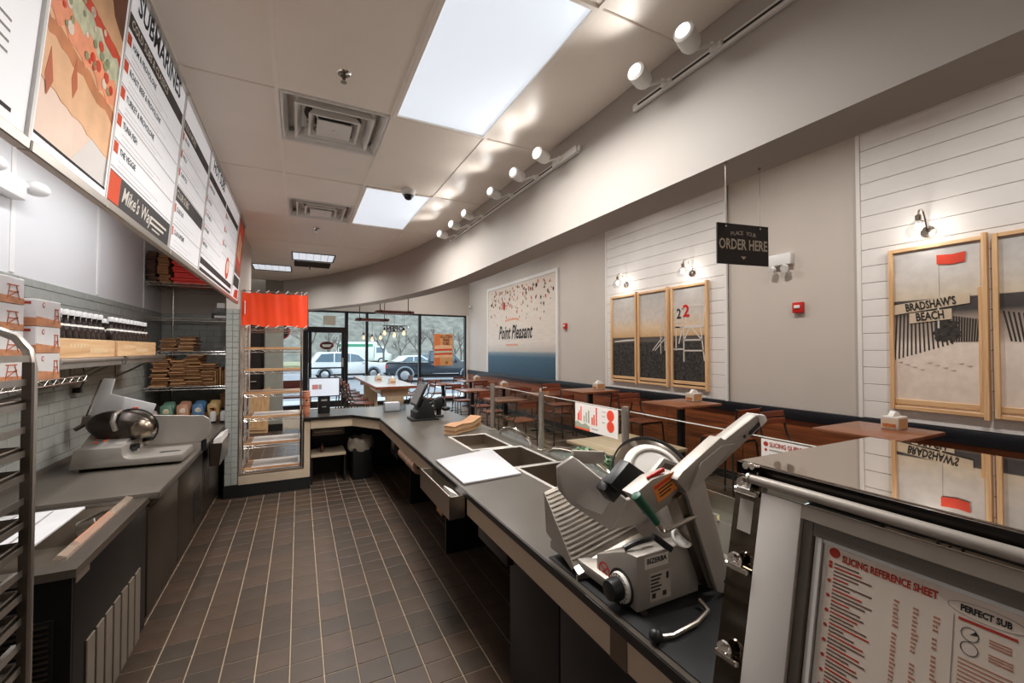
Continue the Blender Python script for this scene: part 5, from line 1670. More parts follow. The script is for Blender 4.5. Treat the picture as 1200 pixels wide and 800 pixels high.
t = thing('phone_handset', 'dark cordless handset and cables behind the register', 'phone', (1.62, 5.62, CT))
part('cradle', MB().box(-.07, -.06, 0, .07, .06, .05), BLACKPL, t, bevel=.008)
part('handset', MB().bar((-.06, 0, .06), (.08, .0, .15), .05, .04), BLACKPL, t, bevel=.01)
part('cable', MB().tube(catmull([(.05, 0, .06), (.12, .03, .16), (.17, -.04, .10), (.14, -.08, .02)], 6), .008, 6), BLACKPL, t)
# acrylic tip box
t = thing('acrylic_box', 'clear acrylic box with white cards beside the register', 'box', (1.14, 5.78, CT))
ACR = clear('acrylic', (240, 242, 244), 1.4, .02)
part('shell', MB().box(-.14, -.07, 0, .14, .07, .006).box(-.14, -.07, .006, .14, -.065, .12).box(-.14, .065, .006, .14, .07, .12).box(-.14, -.065, .006, -.135, .065, .12).box(.135, -.065, .006, .14, .065, .12), ACR, t)
part('cards', MB().box(-.13, -.06, .007, .06, .06, .115), mat('white_cards', (206, 204, 204), .6, var=.04), t, bevel=.003)
t = thing('cup_stack', 'stack of pinkish paper cups at the counter end', 'cups', (0.085, 5.78, CT), group=None)
CUP = mat('paper_cup', (214, 150, 120), .6, var=.1)
for k in range(9):
    part('cup', MB().lathe([(.030, 0), (.042, .045), (.044, .045), (.044, .05), (.040, .05)], (0, 0, .002 + k * .032), 18), CUP if k % 3 else mat('paper_cup_dark', (190, 120, 92), .6, var=.1), t)
part('emblem', MB().cyl((-.0, -.040, .20), (-.0, -.044, .20), .012, 12), INK, t)
t = thing('customer_monitor', 'white-screened monitor on a black column stand', 'monitor', (0.29, 5.98, CT))
part('column', MB().box(-.07, -.05, 0, .07, .07, .22), BLACKPL, t, bevel=.008)
part('bezel', MB().box(-.185, -.075, .215, .185, -.045, .46), BLACKPL, t, bevel=.006)
sp_ = part('screen', MB().box(-.172, -.0765, .228, .172, -.0745, .447), mat('screen_white', (206, 214, 226), .3, var=0, emit=.45, ecol=(206, 214, 226)), t)
S = Sheet(sp_, (0.29 - .172, 5.98 - .0765, CT + .228), (1, 0, 0), (0, 0, 1), .0006)
S.rects('picture', [(.03, .085, .10, .145)], mat('pink_screen_print', (206, 140, 140), .4))
S.rects('picture', [(.105, .085, .14, .145)], mat('brown_screen_print', (170, 160, 156), .4))
part('badge', MB().box(-.035, -.0515, .16, .035, -.05, .18).box(-.025, -.0515, .08, .025, -.05, .09), INKG, t)

# sneeze guard posts and glass
GLS = clear('sneeze_glass', (238, 244, 242), 1.3, .0)
t = thing('sneeze_guard', 'glass sneeze guard on satin posts along the service counter', 'sneeze guard', (1.77, 2.46, CT))
for y in (3.98, 3.0, 2.0, 0.79):
    dy = y - 2.46
    p_ = part('post', MB().cyl((0, dy, .008), (0, dy, .466), .022, 16), ALU, t)
    part('flange', MB().lathe([(.001, 0), (.04, 0), (.04, .006), (.026, .012), (.001, .012)], (0, dy, 0), 20, caps=False), STEEL, p_)
    part('cap', MB().lathe([(.022, .466), (.022, .470), (.001, .474)], (0, dy, 0), 16), CHROME, p_)
    part('groove', MB().box(.0205, dy - .004, .02, .0235, dy + .004, .46), STEELD, p_)
for y0, y1 in ((3.03, 3.95), (2.03, 2.97), (.82, 1.97)):
    a_, b_ = y0 - 2.46, y1 - 2.46
    p_ = part('pane', MB().box(.009, a_, .012, .015, b_, .442), GLS, t)
    part('pane_edge', MB().box(.0085, a_, .442, .0155, b_, .4455), mat('glass_edge', (206, 206, 198), .2), p_)
    part('pane_clip', MB().box(.004, (a_ + b_) / 2 - .02, 0, .02, (a_ + b_) / 2 + .02, .032), CHROME, p_)
t = thing('food_card', 'printed card with red pepper sizes on the sneeze guard', 'card', (1.775, 2.3, 1.10))
part('sheet', MB().box(1.772, 2.07, 1.105, 1.776, 2.525, 1.285), PAPER, t, world=True)
S = Sheet(t, (1.772, 2.525, 1.105), (0, -1, 0), (0, 0, 1), .0008)
bars = []
for k, (a, hh) in enumerate([(.03, .05), (.045, .07), (.065, .10)]):
    bars.append((a, .06, a + .012, .06 + hh))
for k, (a, hh) in enumerate([(.19, .05), (.21, .07), (.235, .12)]):
    bars.append((a, .05, a + .014, .05 + hh))
S.rects('bar_print', bars, mat('pepper_red', (226, 70, 44), .6))
S.rects('bar_print', [(.10, .055, .112, .10), (.125, .055, .137, .125), (.15, .055, .165, .14)], mat('sage_ink', (150, 158, 136), .6))
S.poly('leaf_print', [(0, .0), (.17, .0), (.17, .03), (.12, .05), (.08, .035), (.03, .055), (0, .045)], mat('sage_ink', (150, 158, 136), .6))
S.rects('base_stripe', [(0, 0, .17, .012)], INKO, 2)
S.disc('tomato_print', [(.385, .135, .036), (.385, .065, .036)], mat('pepper_red', (226, 70, 44), .6))
S.rects('fine_print', [(.19, .02, .26, .026), (.3, .12, .33, .124), (.3, .08, .33, .084), (.3, .15, .34, .154)], INKG)
t = thing('slicing_guide', 'white slicing guide sheet behind the display case', 'sheet', (1.80, 1.0, 1.0))
part('sheet', MB().prism([(1.765, 1.15, .98), (1.765, 1.15, 1.285), (1.765, 0.90, 1.285), (1.765, 0.90, .98)], (.003, 0, 0)), PAPER, t, world=True)
S = Sheet(t, (1.765, 1.15, .98), (0, -1, 0), (0, 0, 1), .0008)
S.text('SLICING GUIDE FOR', .035, .285, .026, INKR, align='LEFT', bold=.0006, sx=.72)
S.disc('emblem', [(.02, .286, .010), (.02, .262, .006)], INKR)
S.rects('fine_print', [(.035, .26 - k * .02, .2 - .03 * (k % 3), .266 - k * .02) for k in range(11)], INKG)

# cold pans with salad on the customer side
t = thing('salad_pan', 'refrigerated pan along the customer side of the counter', 'food pan', (1.98, 2.2, 0))
part('cabinet', MB().box(1.805, 1.05, 0, 2.16, 3.0, .74), DARK, t, world=True)
part('liner', MB().box(1.805, 1.05, .74, 2.16, 3.0, .75).box(1.805, 1.05, .75, 1.815, 3.0, .84).box(2.15, 1.05, .75, 2.16, 3.0, .84).box(1.805, 2.99, .75, 2.16, 3.0, .84).box(1.805, 1.05, .75, 2.16, 1.06, .84), STEEL, t, world=True)
GRN = [mat('lettuce_%d' % k, c, .5, var=.2, scale=30) for k, c in enumerate([(150, 172, 140), (186, 200, 174), (96, 124, 92)])]
TOMM = mat('tomato_flesh', (200, 62, 36), .35, var=.2, scale=25)
ONI = mat('onion_flesh', (224, 196, 176), .4, var=.1)
leafm = []
for k in range(3):
    mb = MB()
    vs = []
    for i in range(5):
        for j in range(4):
            vs.append((-.035 + .0175 * i, -.025 + .0166 * j, .012 * math.sin(i * 2.1 + k + j) + .006 * (k + 1) * math.cos(j * 1.7 + i)))
    fs = [(i * 4 + j, (i + 1) * 4 + j, (i + 1) * 4 + j + 1, i * 4 + j + 1) for i in range(4) for j in range(3)]
    mb.add(vs, fs)
    mb.prism([vs[0], vs[4], vs[5], vs[1]], (0, 0, -.002))
    leafm.append(mb.mesh('lettuce_leaf', GRN[k]))
for k in range(70):
    o = link('lettuce_leaf', leafm[k % 3])
    o.location = (r3.uniform(1.86, 2.10), r3.uniform(2.32, 2.88), .80 + r3.uniform(0, .05))
    o.rotation_euler = (r3.uniform(-.9, .9), r3.uniform(-.9, .9), r3.uniform(0, 6.3))
    o.scale = (1.3, 1.3, 1.3)
    tag(o, 'shredded lettuce leaf in the salad pan', 'lettuce', 'lettuce in the salad pan')
slm = [MB().lathe([(.001, 0), (.032, 0), (.034, .003), (.032, .007), (.001, .007)], (0, 0, 0), 14, caps=False).mesh('tomato_slice', TOMM), MB().lathe([(.018, 0), (.03, 0), (.03, .006), (.018, .006), (.018, 0)], (0, 0, 0), 14, caps=False).mesh('onion_ring', ONI)]
for k in range(44):
    w_ = 0 if k % 3 else 1
    o = link(['tomato_slice', 'onion_ring'][w_], slm[w_])
    o.location = (r3.uniform(1.86, 2.10), r3.uniform(1.72, 2.28), .79 + r3.uniform(0, .04))
    o.rotation_euler = (r3.uniform(-.6, .6), r3.uniform(-.6, .6), 0)
    tag(o, ['tomato slice in the salad pan', 'onion ring among the tomato slices'][w_], ['tomato', 'onion'][w_], ['tomato slices in the salad pan', 'onion rings in the salad pan'][w_])
# napkin trays / folded packets near the slicer
for k, (y, c) in enumerate(((1.30, (206, 188, 140)), (1.22, (186, 56, 44)), (1.14, (190, 176, 130)))):
    solo('sauce_packet_box', MB().box(1.85, y - .035, .751, 2.12, y + .035, .82 - .01 * (k % 2)), mat('packet_%d' % k, c, .5, var=.3, scale=30), ['tan packet box beside the salad pan tomatoes', 'red packet box between two tan boxes', 'tan packet box nearest the display case'][k], 'packet box', 'packet boxes in the cold pan', bevel=.006)

# bent chrome rails over the wells' far edge
for y0, y1, lab in ((3.12, 3.74, 'arched chrome rail behind the small well'), (2.08, 2.86, 'arched chrome rail in front of the lettuce')):
    t = thing('arched_rail', lab, 'rail', (1.745, (y0 + y1) / 2, CT), group='arched chrome rails')
    h_ = (y1 - y0) / 2
    part('arch', MB().tube([(0, -h_ * math.cos(R(a)), .10 * math.sin(R(a))) for a in range(0, 181, 15)], .012, 10), CHROME, t)
    part('web', MB().prism([(0, -h_ * .95 * math.cos(R(a)), .092 * math.sin(R(a))) for a in range(0, 181, 15)], (.003, 0, 0)), mat('smoke_web', (170, 172, 170), .1, alpha=.35, var=0), t)

# things below the counter
t = thing('hanging_bin', 'open steel bin with white paper hung under the counter edge', 'bin', (.82, 2.68, .68))
part('shell', MB().box(.775, 2.35, .69, .783, 3.0, .82).box(.862, 2.35, .69, .87, 3.0, .84).box(.783, 2.35, .69, .862, 2.358, .815).box(.783, 2.992, .69, .862, 3.0, .815).box(.775, 2.35, .685, .87, 3.0, .692), STEEL, t, world=True)
part('paper', MB().prism([(.79, 2.40, .70), (.85, 2.40, .70), (.85, 2.40, .80), (.795, 2.40, .835)], (0, .12, 0)), PAPER, t, world=True)
t = thing('towel_roll', 'paper roll in clear wrap on a holder under the counter', 'paper roll', (.93, 3.9, .6))
part('roll', MB().cyl((.93, 3.62, .66), (.93, 4.2, .66), .065, 20), mat('wrapped_roll', (184, 150, 128), .25, var=.3, scale=16), t, world=True)
part('core', MB().cyl((.93, 3.612, .66), (.93, 3.622, .66), .025, 14), mat('roll_end', (120, 110, 104), .5), t, world=True)
part('bracket', MB().box(.9, 3.58, .66, .96, 3.6, .80).box(.9, 4.22, .66, .96, 4.24, .80), BLACK, t, world=True)
t = thing('tan_carton', 'small tan carton hanging below the steel bin', 'carton', (.93, 2.95, .45))
part('box', MB().box(.9, 2.9, .5, .98, 3.02, .60), KRAFT, t, world=True, bevel=.003)
part('bracket', MB().box(.98, 2.88, .5, 1.0, 3.04, .82).box(.9, 2.88, .49, 1.0, 3.04, .5), BLACK, t, world=True)
t = thing('control_box', 'dark control box with printed sticker under the counter', 'control box', (.98, 2.05, .6))
part('box', MB().box(.90, 1.85, .62, 1.02, 2.22, .815), BLKST, t, world=True, bevel=.004)
S = Sheet(t, (.90, 2.18, .64), (0, -1, 0), (0, 0, 1), .001)
S.rects('sticker', [(.03, .05, .20, .12)], mat('sticker_grey', (150, 136, 124), .6))
S.rects('sticker_red', [(.05, .09, .10, .115)], INKR, 2)
t = thing('low_fridge', 'low fridge under the counter, blackened as if in shade, with printed notice', 'fridge', (1.2, 1.3, 0))
part('body', MB().box(.95, .98, .02, 1.5, 1.9, .70), BLACK, t, world=True, bevel=.004)  # black body and doors stand in for deep shade under the counter
part('door', MB().box(.935, .99, .06, .95, 1.44, .68), BLACK, t, world=True, bevel=.003)
part('door', MB().box(.935, 1.45, .06, .95, 1.89, .68), BLACK, t, world=True, bevel=.003)
S = Sheet(t, (.935, 1.06, .48), (0, -1, 0), (0, 0, 1), .001)
S.rects('notice', [(0, 0, .065, .11)], PAPER)
S.text('CA', .03, .08, .04, INK, 2.2, bold=.001)
S.rects('notice_print', [(.008, .045 - k * .013, .055, .052 - k * .013) for k in range(3)], INK, 2)
t = thing('outlet_plate', 'steel outlet plate under the counter corner', 'outlet', (.9, 5.0, .55))
part('plate', MB().box(.96, 4.9, .53, .975, 5.0, .66), STEEL, t, world=True, bevel=.003)
part('panel', MB().box(.975, 4.75, .45, .99, 5.15, .815), BLACK, t, world=True)
# trash can and the shelf below the return
t = thing('trash_can', 'black trash can with a pale plastic liner', 'trash can', (.74, 5.92, 0))
part('can', MB().prism([(-.12, -.15, 0), (.12, -.15, 0), (.12, .15, 0), (-.12, .15, 0)], (0, 0, .40)), BLACKPL, t, bevel=.02)
ln = MB()
ang_n = 24
prof = [(.13, .40), (.17, .36), (.175, .42), (.165, .50), (.15, .515), (.14, .50), (.13, .42)]
vs, fs = [], []
for r_, z in prof:
    for i in range(ang_n):
        a = 2 * math.pi * i / ang_n
        wob = 1 + .05 * math.sin(i * 2.3 + z * 30)
        vs.append((r_ * wob * math.cos(a) * .95, r_ * wob * math.sin(a), z + .012 * math.sin(i * 1.7)))
for k in range(len(prof) - 1):
    for i in range(ang_n):
        fs.append((k * ang_n + i, k * ang_n + (i + 1) % ang_n, (k + 1) * ang_n + (i + 1) % ang_n, (k + 1) * ang_n + i))
ln.add(vs, fs)
part('liner', ln, mat('plastic_liner', (176, 164, 148), .35, var=.15, scale=14), t, smooth=80)
t = thing('low_shelf', 'beige shelf under the return of the counter', 'shelf', (.36, 6.0, 0))
part('board', MB().box(.14, 5.78, .335, .54, 6.24, .36), PLAM, t, world=True)
part('leg_panel', MB().box(.14, 5.8, 0, .16, 6.24, .335).box(.52, 5.8, 0, .54, 6.24, .335), DARK, t, world=True)
t = thing('shallow_drawer', 'shallow grey drawer hung under the return counter', 'drawer', (.35, 5.9, .6))
part('front', MB().box(.15, 5.76, .60, .52, 5.775, .68), STEELD, t, world=True, bevel=.003)
part('box', MB().box(.16, 5.775, .61, .51, 6.1, .815), BLACK, t, world=True)
part('pull', MB().box(.18, 5.752, .64, .49, 5.76, .65), STEEL, t, world=True)
t = thing('spray_bottle', 'small dark bottle on the low shelf', 'bottle', (.27, 5.92, .361))
part('body', MB().lathe([(.022, 0), (.024, .01), (.024, .06), (.01, .08), (.009, .1)], (0, 0, 0), 14), mat('brown_bottle', (84, 54, 40), .3), t)
part('cap', MB().cyl((0, 0, .1), (0, 0, .12), .011, 10), BLACKPL, t)
# ------------------------------------------------------------------ SLICER ON THE SERVICE COUNTER
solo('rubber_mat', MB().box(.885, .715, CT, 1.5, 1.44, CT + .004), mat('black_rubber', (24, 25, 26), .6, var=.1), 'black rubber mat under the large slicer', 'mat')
t = thing('meat_slicer', 'large gravity meat slicer with ribbed plate on the service counter', 'slicer', (1.1, 1.2, CT))
PALE = mat('pale_anodised', (168, 161, 153), .42, metal=.35, var=.03)
part('housing', MB().prism([(.928, 1.0, .858), (.928, 1.0, 1.03), (.928, 1.06, 1.022), (.928, 1.2, .955), (.928, 1.2, .865)], (.27, 0, 0)), ALUW, t, world=True, bevel=.006)
part('base_plate', MB().prism([(.90, 1.46, .872), (.91, 1.13, .872), (1.25, .99, .872), (1.42, .99, .872), (1.42, 1.46, .872)], (0, 0, .035)), ALUW, t, world=True, bevel=.006)
part('base_column', MB().box(1.16, 1.08, .905, 1.36, 1.42, 1.12), ALUW, t, world=True, bevel=.01)
for x, y in ((.95, 1.42), (.96, 1.15), (1.36, 1.42), (1.36, 1.03)):
    part('foot', MB().cyl((x, y, CT + .0045), (x, y, .875), .02, 12), BLACKPL, t, world=True)
# ribbed plate: bilinear patch
TL, TR, BR, BL = Vector((.888, 1.485, 1.088)), Vector((1.13, 1.50, 1.135)), Vector((1.175, 1.235, .972)), Vector((.885, 1.272, .885))
def bil(s, q):
    return TL.lerp(TR, s).lerp(BL.lerp(BR, s), q)
nrm = (TR - TL).cross(BL - TL).normalized()
if nrm.z < 0:
    nrm = -nrm
part('gauge_plate', MB().prism([TL, TR, BR, BL], -nrm * .012), STEEL, t, world=True, bevel=.002, seg=1)
for k in range(15):
    q = .05 + k * .062
    part('rib', MB().bar(bil(.015, q) + nrm * .002, bil(.985, q) + nrm * .002, .0075, .005, up=nrm), ALU, t, world=True, bevel=.0015, seg=1)
dn = (BL - TL).normalized()
part('plate_ledge', MB().prism([BL, BR, BR + dn * .03 + nrm * .012, BL + dn * .03 + nrm * .012], -nrm * .008), STEEL, t, world=True)
part('plate_skirt', MB().prism([BL + dn * .03, BR + dn * .03, BR + dn * .03 + Vector((0, 0, -.03)), BL + dn * .03 + Vector((0, 0, -.03))], Vector((0, .006, 0))), ALUW, t, world=True)
part('side_skirt', MB().prism([TL, BL, BL + Vector((.005, .02, -.02)), TL + Vector((.01, .0, -.16))], (.006, 0, 0)), ALUW, t, world=True)
# meat carriage: folded shield plate over the ribs
part('carriage_wall', MB().prism([(.895, 1.40, 1.205), (.945, 1.36, 1.25), (1.085, 1.22, 1.108), (1.02, 1.24, 1.002), (.935, 1.37, 1.07), (.902, 1.40, 1.12)], Vector((.004, .012, .006))), PALE, t, world=True, bevel=.002, seg=1)
part('carriage_floor', MB().prism([(1.085, 1.22, 1.108), (1.15, 1.16, 1.14), (1.195, 1.19, 1.02), (1.02, 1.24, 1.002)], Vector((.004, .012, .006))), PALE, t, world=True, bevel=.002, seg=1)
part('carriage_rail', MB().bar((.945, 1.37, 1.25), (1.12, 1.40, 1.22), .02, .05), PALE, t, world=True, bevel=.004)
part('meat_pusher', MB().prism([(.96, 1.16, 1.20), (1.045, 1.16, 1.268), (1.125, 1.16, 1.215), (1.03, 1.16, 1.145)], (0, .05, 0)), BLACKPL, t, world=True, bevel=.006)
part('pusher_pad', MB().prism([(.955, 1.19, 1.17), (.99, 1.19, 1.20), (1.04, 1.19, 1.15), (1.0, 1.19, 1.12)], (0, .05, 0)), BLACK, t, world=True, bevel=.004)
# blade and its ring guard
bc, ba = Vector((1.245, 1.25, 1.17)), Vector((-.25, -.72, .62)).normalized()
part('blade', MB().lathe([(.001, .012), (.11, .010), (.155, .002), (.155, 0), (.001, 0)], bc, 44, ba, caps=False), CHROME, t, world=True)
part('blade_cover', MB().lathe([(.001, .03), (.07, .03), (.10, .026), (.125, .014)], bc, 36, ba, caps=False), mat('white_cover', (218, 214, 208), .3), t, world=True)
part('ring_guard', MB().lathe([(.158, -.010), (.165, -.008), (.165, .008), (.158, .008), (.158, -.010)], bc, 44, ba, caps=False), BLACKPL, t, world=True)
part('cover_step', MB().lathe([(.09, .029), (.092, .034), (.098, .034), (.10, .028)], bc, 36, ba, caps=False), PALE, t, world=True)
part('deflector', MB().prism([(1.10, 1.12, 1.22), (1.17, 1.12, 1.275), (1.25, 1.12, 1.245), (1.17, 1.12, 1.18)], (0, .02, 0)), PALE, t, world=True, bevel=.004)
part('deflector_window', MB().prism([(1.13, 1.1185, 1.222), (1.175, 1.1185, 1.258), (1.222, 1.1185, 1.242), (1.17, 1.1185, 1.198)], (0, .002, 0)), STEELD, t, world=True)
# carriage end box with warning label
part('end_box', MB().prism([(0.902, 0.985, 1.226), (0.98, 0.985, 1.263), (1.071, 0.985, 1.275), (1.14, 0.985, 1.205), (0.981, 0.985, 1.152)], (0, .055, 0)), ALUW, t, world=True, bevel=.004)
S = Sheet(t, (1.00, .9845, 1.187), (.93, 0, .37), (-.37, 0, .93), .001)
S.rects('warning_label', [(0, 0, .098, .058)], mat('label_orange', (224, 134, 50), .5))
S.rects('warning_band', [(.004, .044, .094, .054)], mat('label_red', (206, 60, 32), .5), 2)
S.rects('warning_print', [(.015, .034 - k * .011, .085 - .01 * k, .038 - k * .011) for k in range(3)], INK, 2)
part('red_strip', MB().bar((.97, .998, 1.262), (1.04, .998, 1.282), .006, .012), RED, t, world=True)
# tall arm plate and slide arm
part('arm_plate', MB().prism([(1.09, .95, 1.21), (1.15, .95, 1.298), (1.30, .95, .87), (1.275, .95, .852), (1.225, .95, .875)], (0, .02, 0)), PALE, t, world=True, bevel=.003)
part('arm_web', MB().prism([(1.062, .965, 1.195), (1.09, .965, 1.21), (1.226, .965, .875), (1.20, .965, .885)], (0, .06, 0)), STEELD, t, world=True, bevel=.002, seg=1)
part('arm_gusset', MB().prism([(1.09, .948, 1.205), (1.15, .948, 1.30), (1.255, .948, 1.345), (1.32, .948, 1.345)], (0, .01, 0)), PALE, t, world=True)
part('slide_arm', MB().prism([(1.05, .955, 1.258), (1.075, .955, 1.280), (1.255, .955, 1.372), (1.275, .955, 1.362), (1.44, .955, 1.432), (1.488, .955, 1.425), (1.498, .955, 1.405), (1.455, .955, 1.382), (1.15, .955, 1.228), (1.10, .955, 1.205)], (0, .045, 0)), ALUW, t, world=True, bevel=.004)
part('arm_end_cap', MB().prism([(1.445, .952, 1.436), (1.49, .952, 1.43), (1.503, .952, 1.408), (1.462, .952, 1.385)], (0, .051, 0)), WHITEPL, t, world=True, bevel=.006)
part('arm_slot', MB().bar((1.40, .9535, 1.372), (1.455, .9535, 1.402), .003, .012).bar((1.37, .9535, 1.362), (1.378, .9535, 1.366), .003, .01), BLACK, t, world=True)
for x, z in ((1.262, .90), (1.278, .876)):
    part('bolt', MB().cyl((x, .95, z), (x, .944, z), .007, 10), STEELD, t, world=True)
# green grip with its rod
part('grip', MB().cyl((.892, .965, 1.234), (.970, .96, 1.139), .016, 14, .012), mat('green_grip', (30, 82, 62), .4), t, world=True, bevel=.003)
part('grip_rod', MB().tube(catmull([(.970, .96, 1.139), (.985, .955, 1.118), (1.01, .95, 1.118), (1.13, .955, 1.135)], 5), .007, 8), STEEL, t, world=True)
part('lever', MB().bar((.985, .99, 1.085), (1.06, .99, 1.03), .018, .02), BLACKPL, t, world=True, bevel=.004)
part('lever_cup', MB().lathe([(.001, 0), (.03, .002), (.035, .014), (.028, .016), (.02, .008), (.001, .006)], (1.11, 1.0, 1.045), 16, (0, -.6, .8), caps=False), WHITEPL, t, world=True)
part('lever_tail', MB().tube(catmull([(.93, 1.06, 1.03), (.97, 1.05, 1.045), (1.03, 1.05, 1.045)], 5), .009, 8), BLACKPL, t, world=True)
# thickness dial
dk = part('dial', MB().lathe([(.001, .016), (.044, .014), (.048, 0)], (.928, 1.07, .905), 28, (-1, 0, 0)), mat('dial_white', (214, 210, 202), .4), t, world=True)
part('dial_back', MB().lathe([(.056, .003), (.056, 0)], (.928, 1.07, .905), 28, (-1, 0, 0)), BLACKPL, dk, world=True)
part('dial_knob', MB().lathe([(.034, .012), (.036, .03), (.030, .052), (.001, .056)], (.928, 1.07, .905), 24, (-1, 0, 0)), BLACKPL, dk, world=True)
tk = MB()
for k in range(18):
    a = R(k * 20)
    tk.bar((.913, 1.07 + .038 * math.cos(a), .905 + .038 * math.sin(a)), (.913, 1.07 + .044 * math.cos(a), .905 + .044 * math.sin(a)), .0015, .0015)
part('dial_marks', tk, INK, dk, world=True)
S = Sheet(t, (.9275, 1.20, .872), (0, -1, 0), (0, 0, 1), .0008)
ngon = [(.045 + .026 * math.cos(a), .045 + .026 * math.sin(a)) for a in [R(k * 20) for k in range(19)]]
S.line('no_hand_sign', list(zip(ngon[:-1], ngon[1:])) + [((.028, .03), (.062, .06)), ((.028, .06), (.062, .03))], .005, RED)
S = Sheet(t, (.928, .9995, .858), (1, 0, 0), (0, 0, 1), .0008)
S.rects('maker_plate', [(.03, .125, .13, .162)], mat('plate_silver', (196, 190, 184), .4))
S.text('BIZERBA', .08, .147, .022, INK, 2.2, bold=.0008)
S.rects('type_plate', [(.05, .02, .14, .11)], mat('plate_grey', (160, 152, 144), .5))
S.rects('type_print', [(.055, .095 - k * .011, .10 - .006 * (k % 3), .100 - k * .011) for k in range(5)] + [(.06, .03, .075, .045), (.105, .03, .12, .045), (.12, .08, .13, .1)], INK, 2)
# cleaning lever bar with ball
part('tilt_bar', MB().tube([(.90, .89, .862), (.945, .878, .860), (1.05, .885, .862), (1.13, .91, .862), (1.14, .95, .87)], .007, 8), STEEL, t, world=True)
part('tilt_ball', MB().sphere((.895, .892, .866), .02, 14, 10), BLACKPL, t, world=True)
part('tilt_leg', MB().cyl((.955, 1.0, .858), (.955, 1.0, CT + .001), .01, 8), STEELD, t, world=True)

# ------------------------------------------------------------------ DISPLAY CASE (right foreground)
t = thing('display_case', 'stainless display case with mirror top and reference sheet', 'display case', (1.2, -.2, 0))
fv = Vector((.2, 0, .98)).normalized()
fo = Vector((.93, .665, 1.40))
fu = Vector((0, -1, 0))
fn = fu.cross(fv)
def fp(a, b, h=0.0):
    return fo + fu * a + fv * b + fn * h
def fbox(a0, b0, a1, b1, h0, h1):
    return MB().prism([fp(a0, b0, h0), fp(a1, b0, h0), fp(a1, b1, h0), fp(a0, b1, h0)], fn * (h1 - h0))
MIRR = mat('mirror_steel', (208, 200, 192), .012, metal=1, var=.01)
part('top_panel', MB().box(.945, -1.1, 1.378, 1.555, .67, 1.40), MIRR, t, world=True, bevel=.003, seg=1)
part('top_edge', MB().box(.935, -1.1, 1.372, .947, .67, 1.398), mat('dark_edge_steel', (40, 36, 33), .12, metal=.8), t, world=True)
part('side_wall', MB().prism([fp(0, -.02, -.02), fp(0, -.95, -.02), (1.555, .665, .40), (1.555, .665, 1.378)], (0, -.012, 0)), MIRR, t, world=True)
part('base', MB().box(.80, -1.1, 0, 1.52, .66, .50), BLKST, t, world=True)
part('front_glass', MB().box(1.545, -1.1, .5, 1.553, .65, 1.378), GLS, t, world=True)
part('deck', MB().box(.86, -1.1, .5, 1.545, .65, .53), STEEL, t, world=True)
part('edge_strip', fbox(.004, -.95, .066, -.028, -.02, -.002), mat('dark_reflection_strip', (110, 101, 92), .08, metal=1), t, world=True)  # steel colour darkened in place of a dark reflection
part('strip_note', fbox(.018, -.15, .05, -.08, -.002, -.001), mat('grey_note', (170, 164, 156), .5), t, world=True)
CASEF = mat('case_frame_satin', (206, 201, 195), .42, metal=.25, var=.02)
DGRY = mat('gasket_grey', (96, 88, 80), .5)
dr = part('door', fbox(.072, -.95, .157, -.052, -.012, .012), CASEF, t, world=True, bevel=.003, label='satin frame of the sliding door')
part('top_rail', fbox(.157, -.052, 1.5, -.078, -.012, .012), mat('rail_taupe', (150, 140, 128), .45, metal=.3), dr, world=True)
part('gasket', fbox(.157, -.95, .178, -.078, -.012, .004), DGRY, dr, world=True, bevel=.002, seg=1)
part('gasket_top', fbox(.178, -.104, 1.5, -.078, -.012, .004), DGRY, dr, world=True)
part('inner_stile', fbox(.180, -.95, .192, -.104, -.012, -.002), CASEF, dr, world=True)
part('pane', fbox(.192, -.95, 1.5, -.104, -.016, -.012), mat('dark_glass', (66, 58, 52), .08, var=0), dr, world=True)
part('tube_rail', MB().cyl(fp(.045, -.030, .012), fp(1.6, -.030, .012), .0105, 16), mat('rail_satin', (168, 160, 151), .5, metal=.3), t, world=True)
part('rail_end', MB().cyl(fp(.040, -.030, .012), fp(.046, -.030, .012), .0125, 16), ALU, t, world=True)
part('roller', MB().cyl(fp(.035, -.004, .0), fp(.035, -.004, .02), .008, 12).cyl(fp(.05, -.004, .0), fp(.05, -.004, .02), .006, 12), CHROME, t, world=True)
# reference sheet in a white holder
t2 = thing('reference_sheet', 'slicing reference sheet in a white holder on the case door', 'sheet', tuple(fp(.5, -.5, .0)))
part('holder', fbox(.194, -.72, .86, -.106, -.010, -.0075), WHITEPL, t2, world=True)
part('paper', fbox(.200, -.72, .86, -.113, -.0075, -.006), mat('sheet_cream', (216, 202, 188), .6, var=.02), t2, world=True)
part('holder_edge', fbox(.186, -.72, .192, -.106, -.006, .0).add(*(lambda m: (m.v, m.f))(fbox(.192, -.112, .86, -.105, -.0075, -.004))), WHITEPL, t2, world=True)
S = Sheet(t2, fp(.200, -.72, -.006), fu, fv, .0005)
Y_ = lambda b: b + .72
S.disc('emblem', [(.013, Y_(-.123), .009)], INKR)
S.text('SLICING REFERENCE SHEET', .026, Y_(-.129), .0165, INKR, align='LEFT', bold=.0007, sx=.66)
rr = random.Random(11)
dark, red_, dots, nums = [], [], [], []
b = -.142
row = 0
while b > -.46:
    first = row % 5 in (0, 2) and row > 0
    if row in (0, 1) or row % 4 == 1:
        dots.append((.008, Y_(b), .0033))
    w_ = rr.uniform(.02, .062)
    (red_ if row % 3 == 1 else dark).append((.014, Y_(b) - .0014, .014 + w_, Y_(b) + .0014))
    if row > 2:
        for c in (.105, .130, .155):
            if rr.random() < .85:
                nums.append((c, Y_(b) - .0017, c + rr.uniform(.005, .008), Y_(b) + .0015))
    b -= .0066
    row += 1
S.rects('list_print', dark, mat('sepia_ink', (104, 80, 68), .7, var=0))
S.rects('list_print_red', red_, INKR)
S.disc('bullet', dots, INKR, n=10)
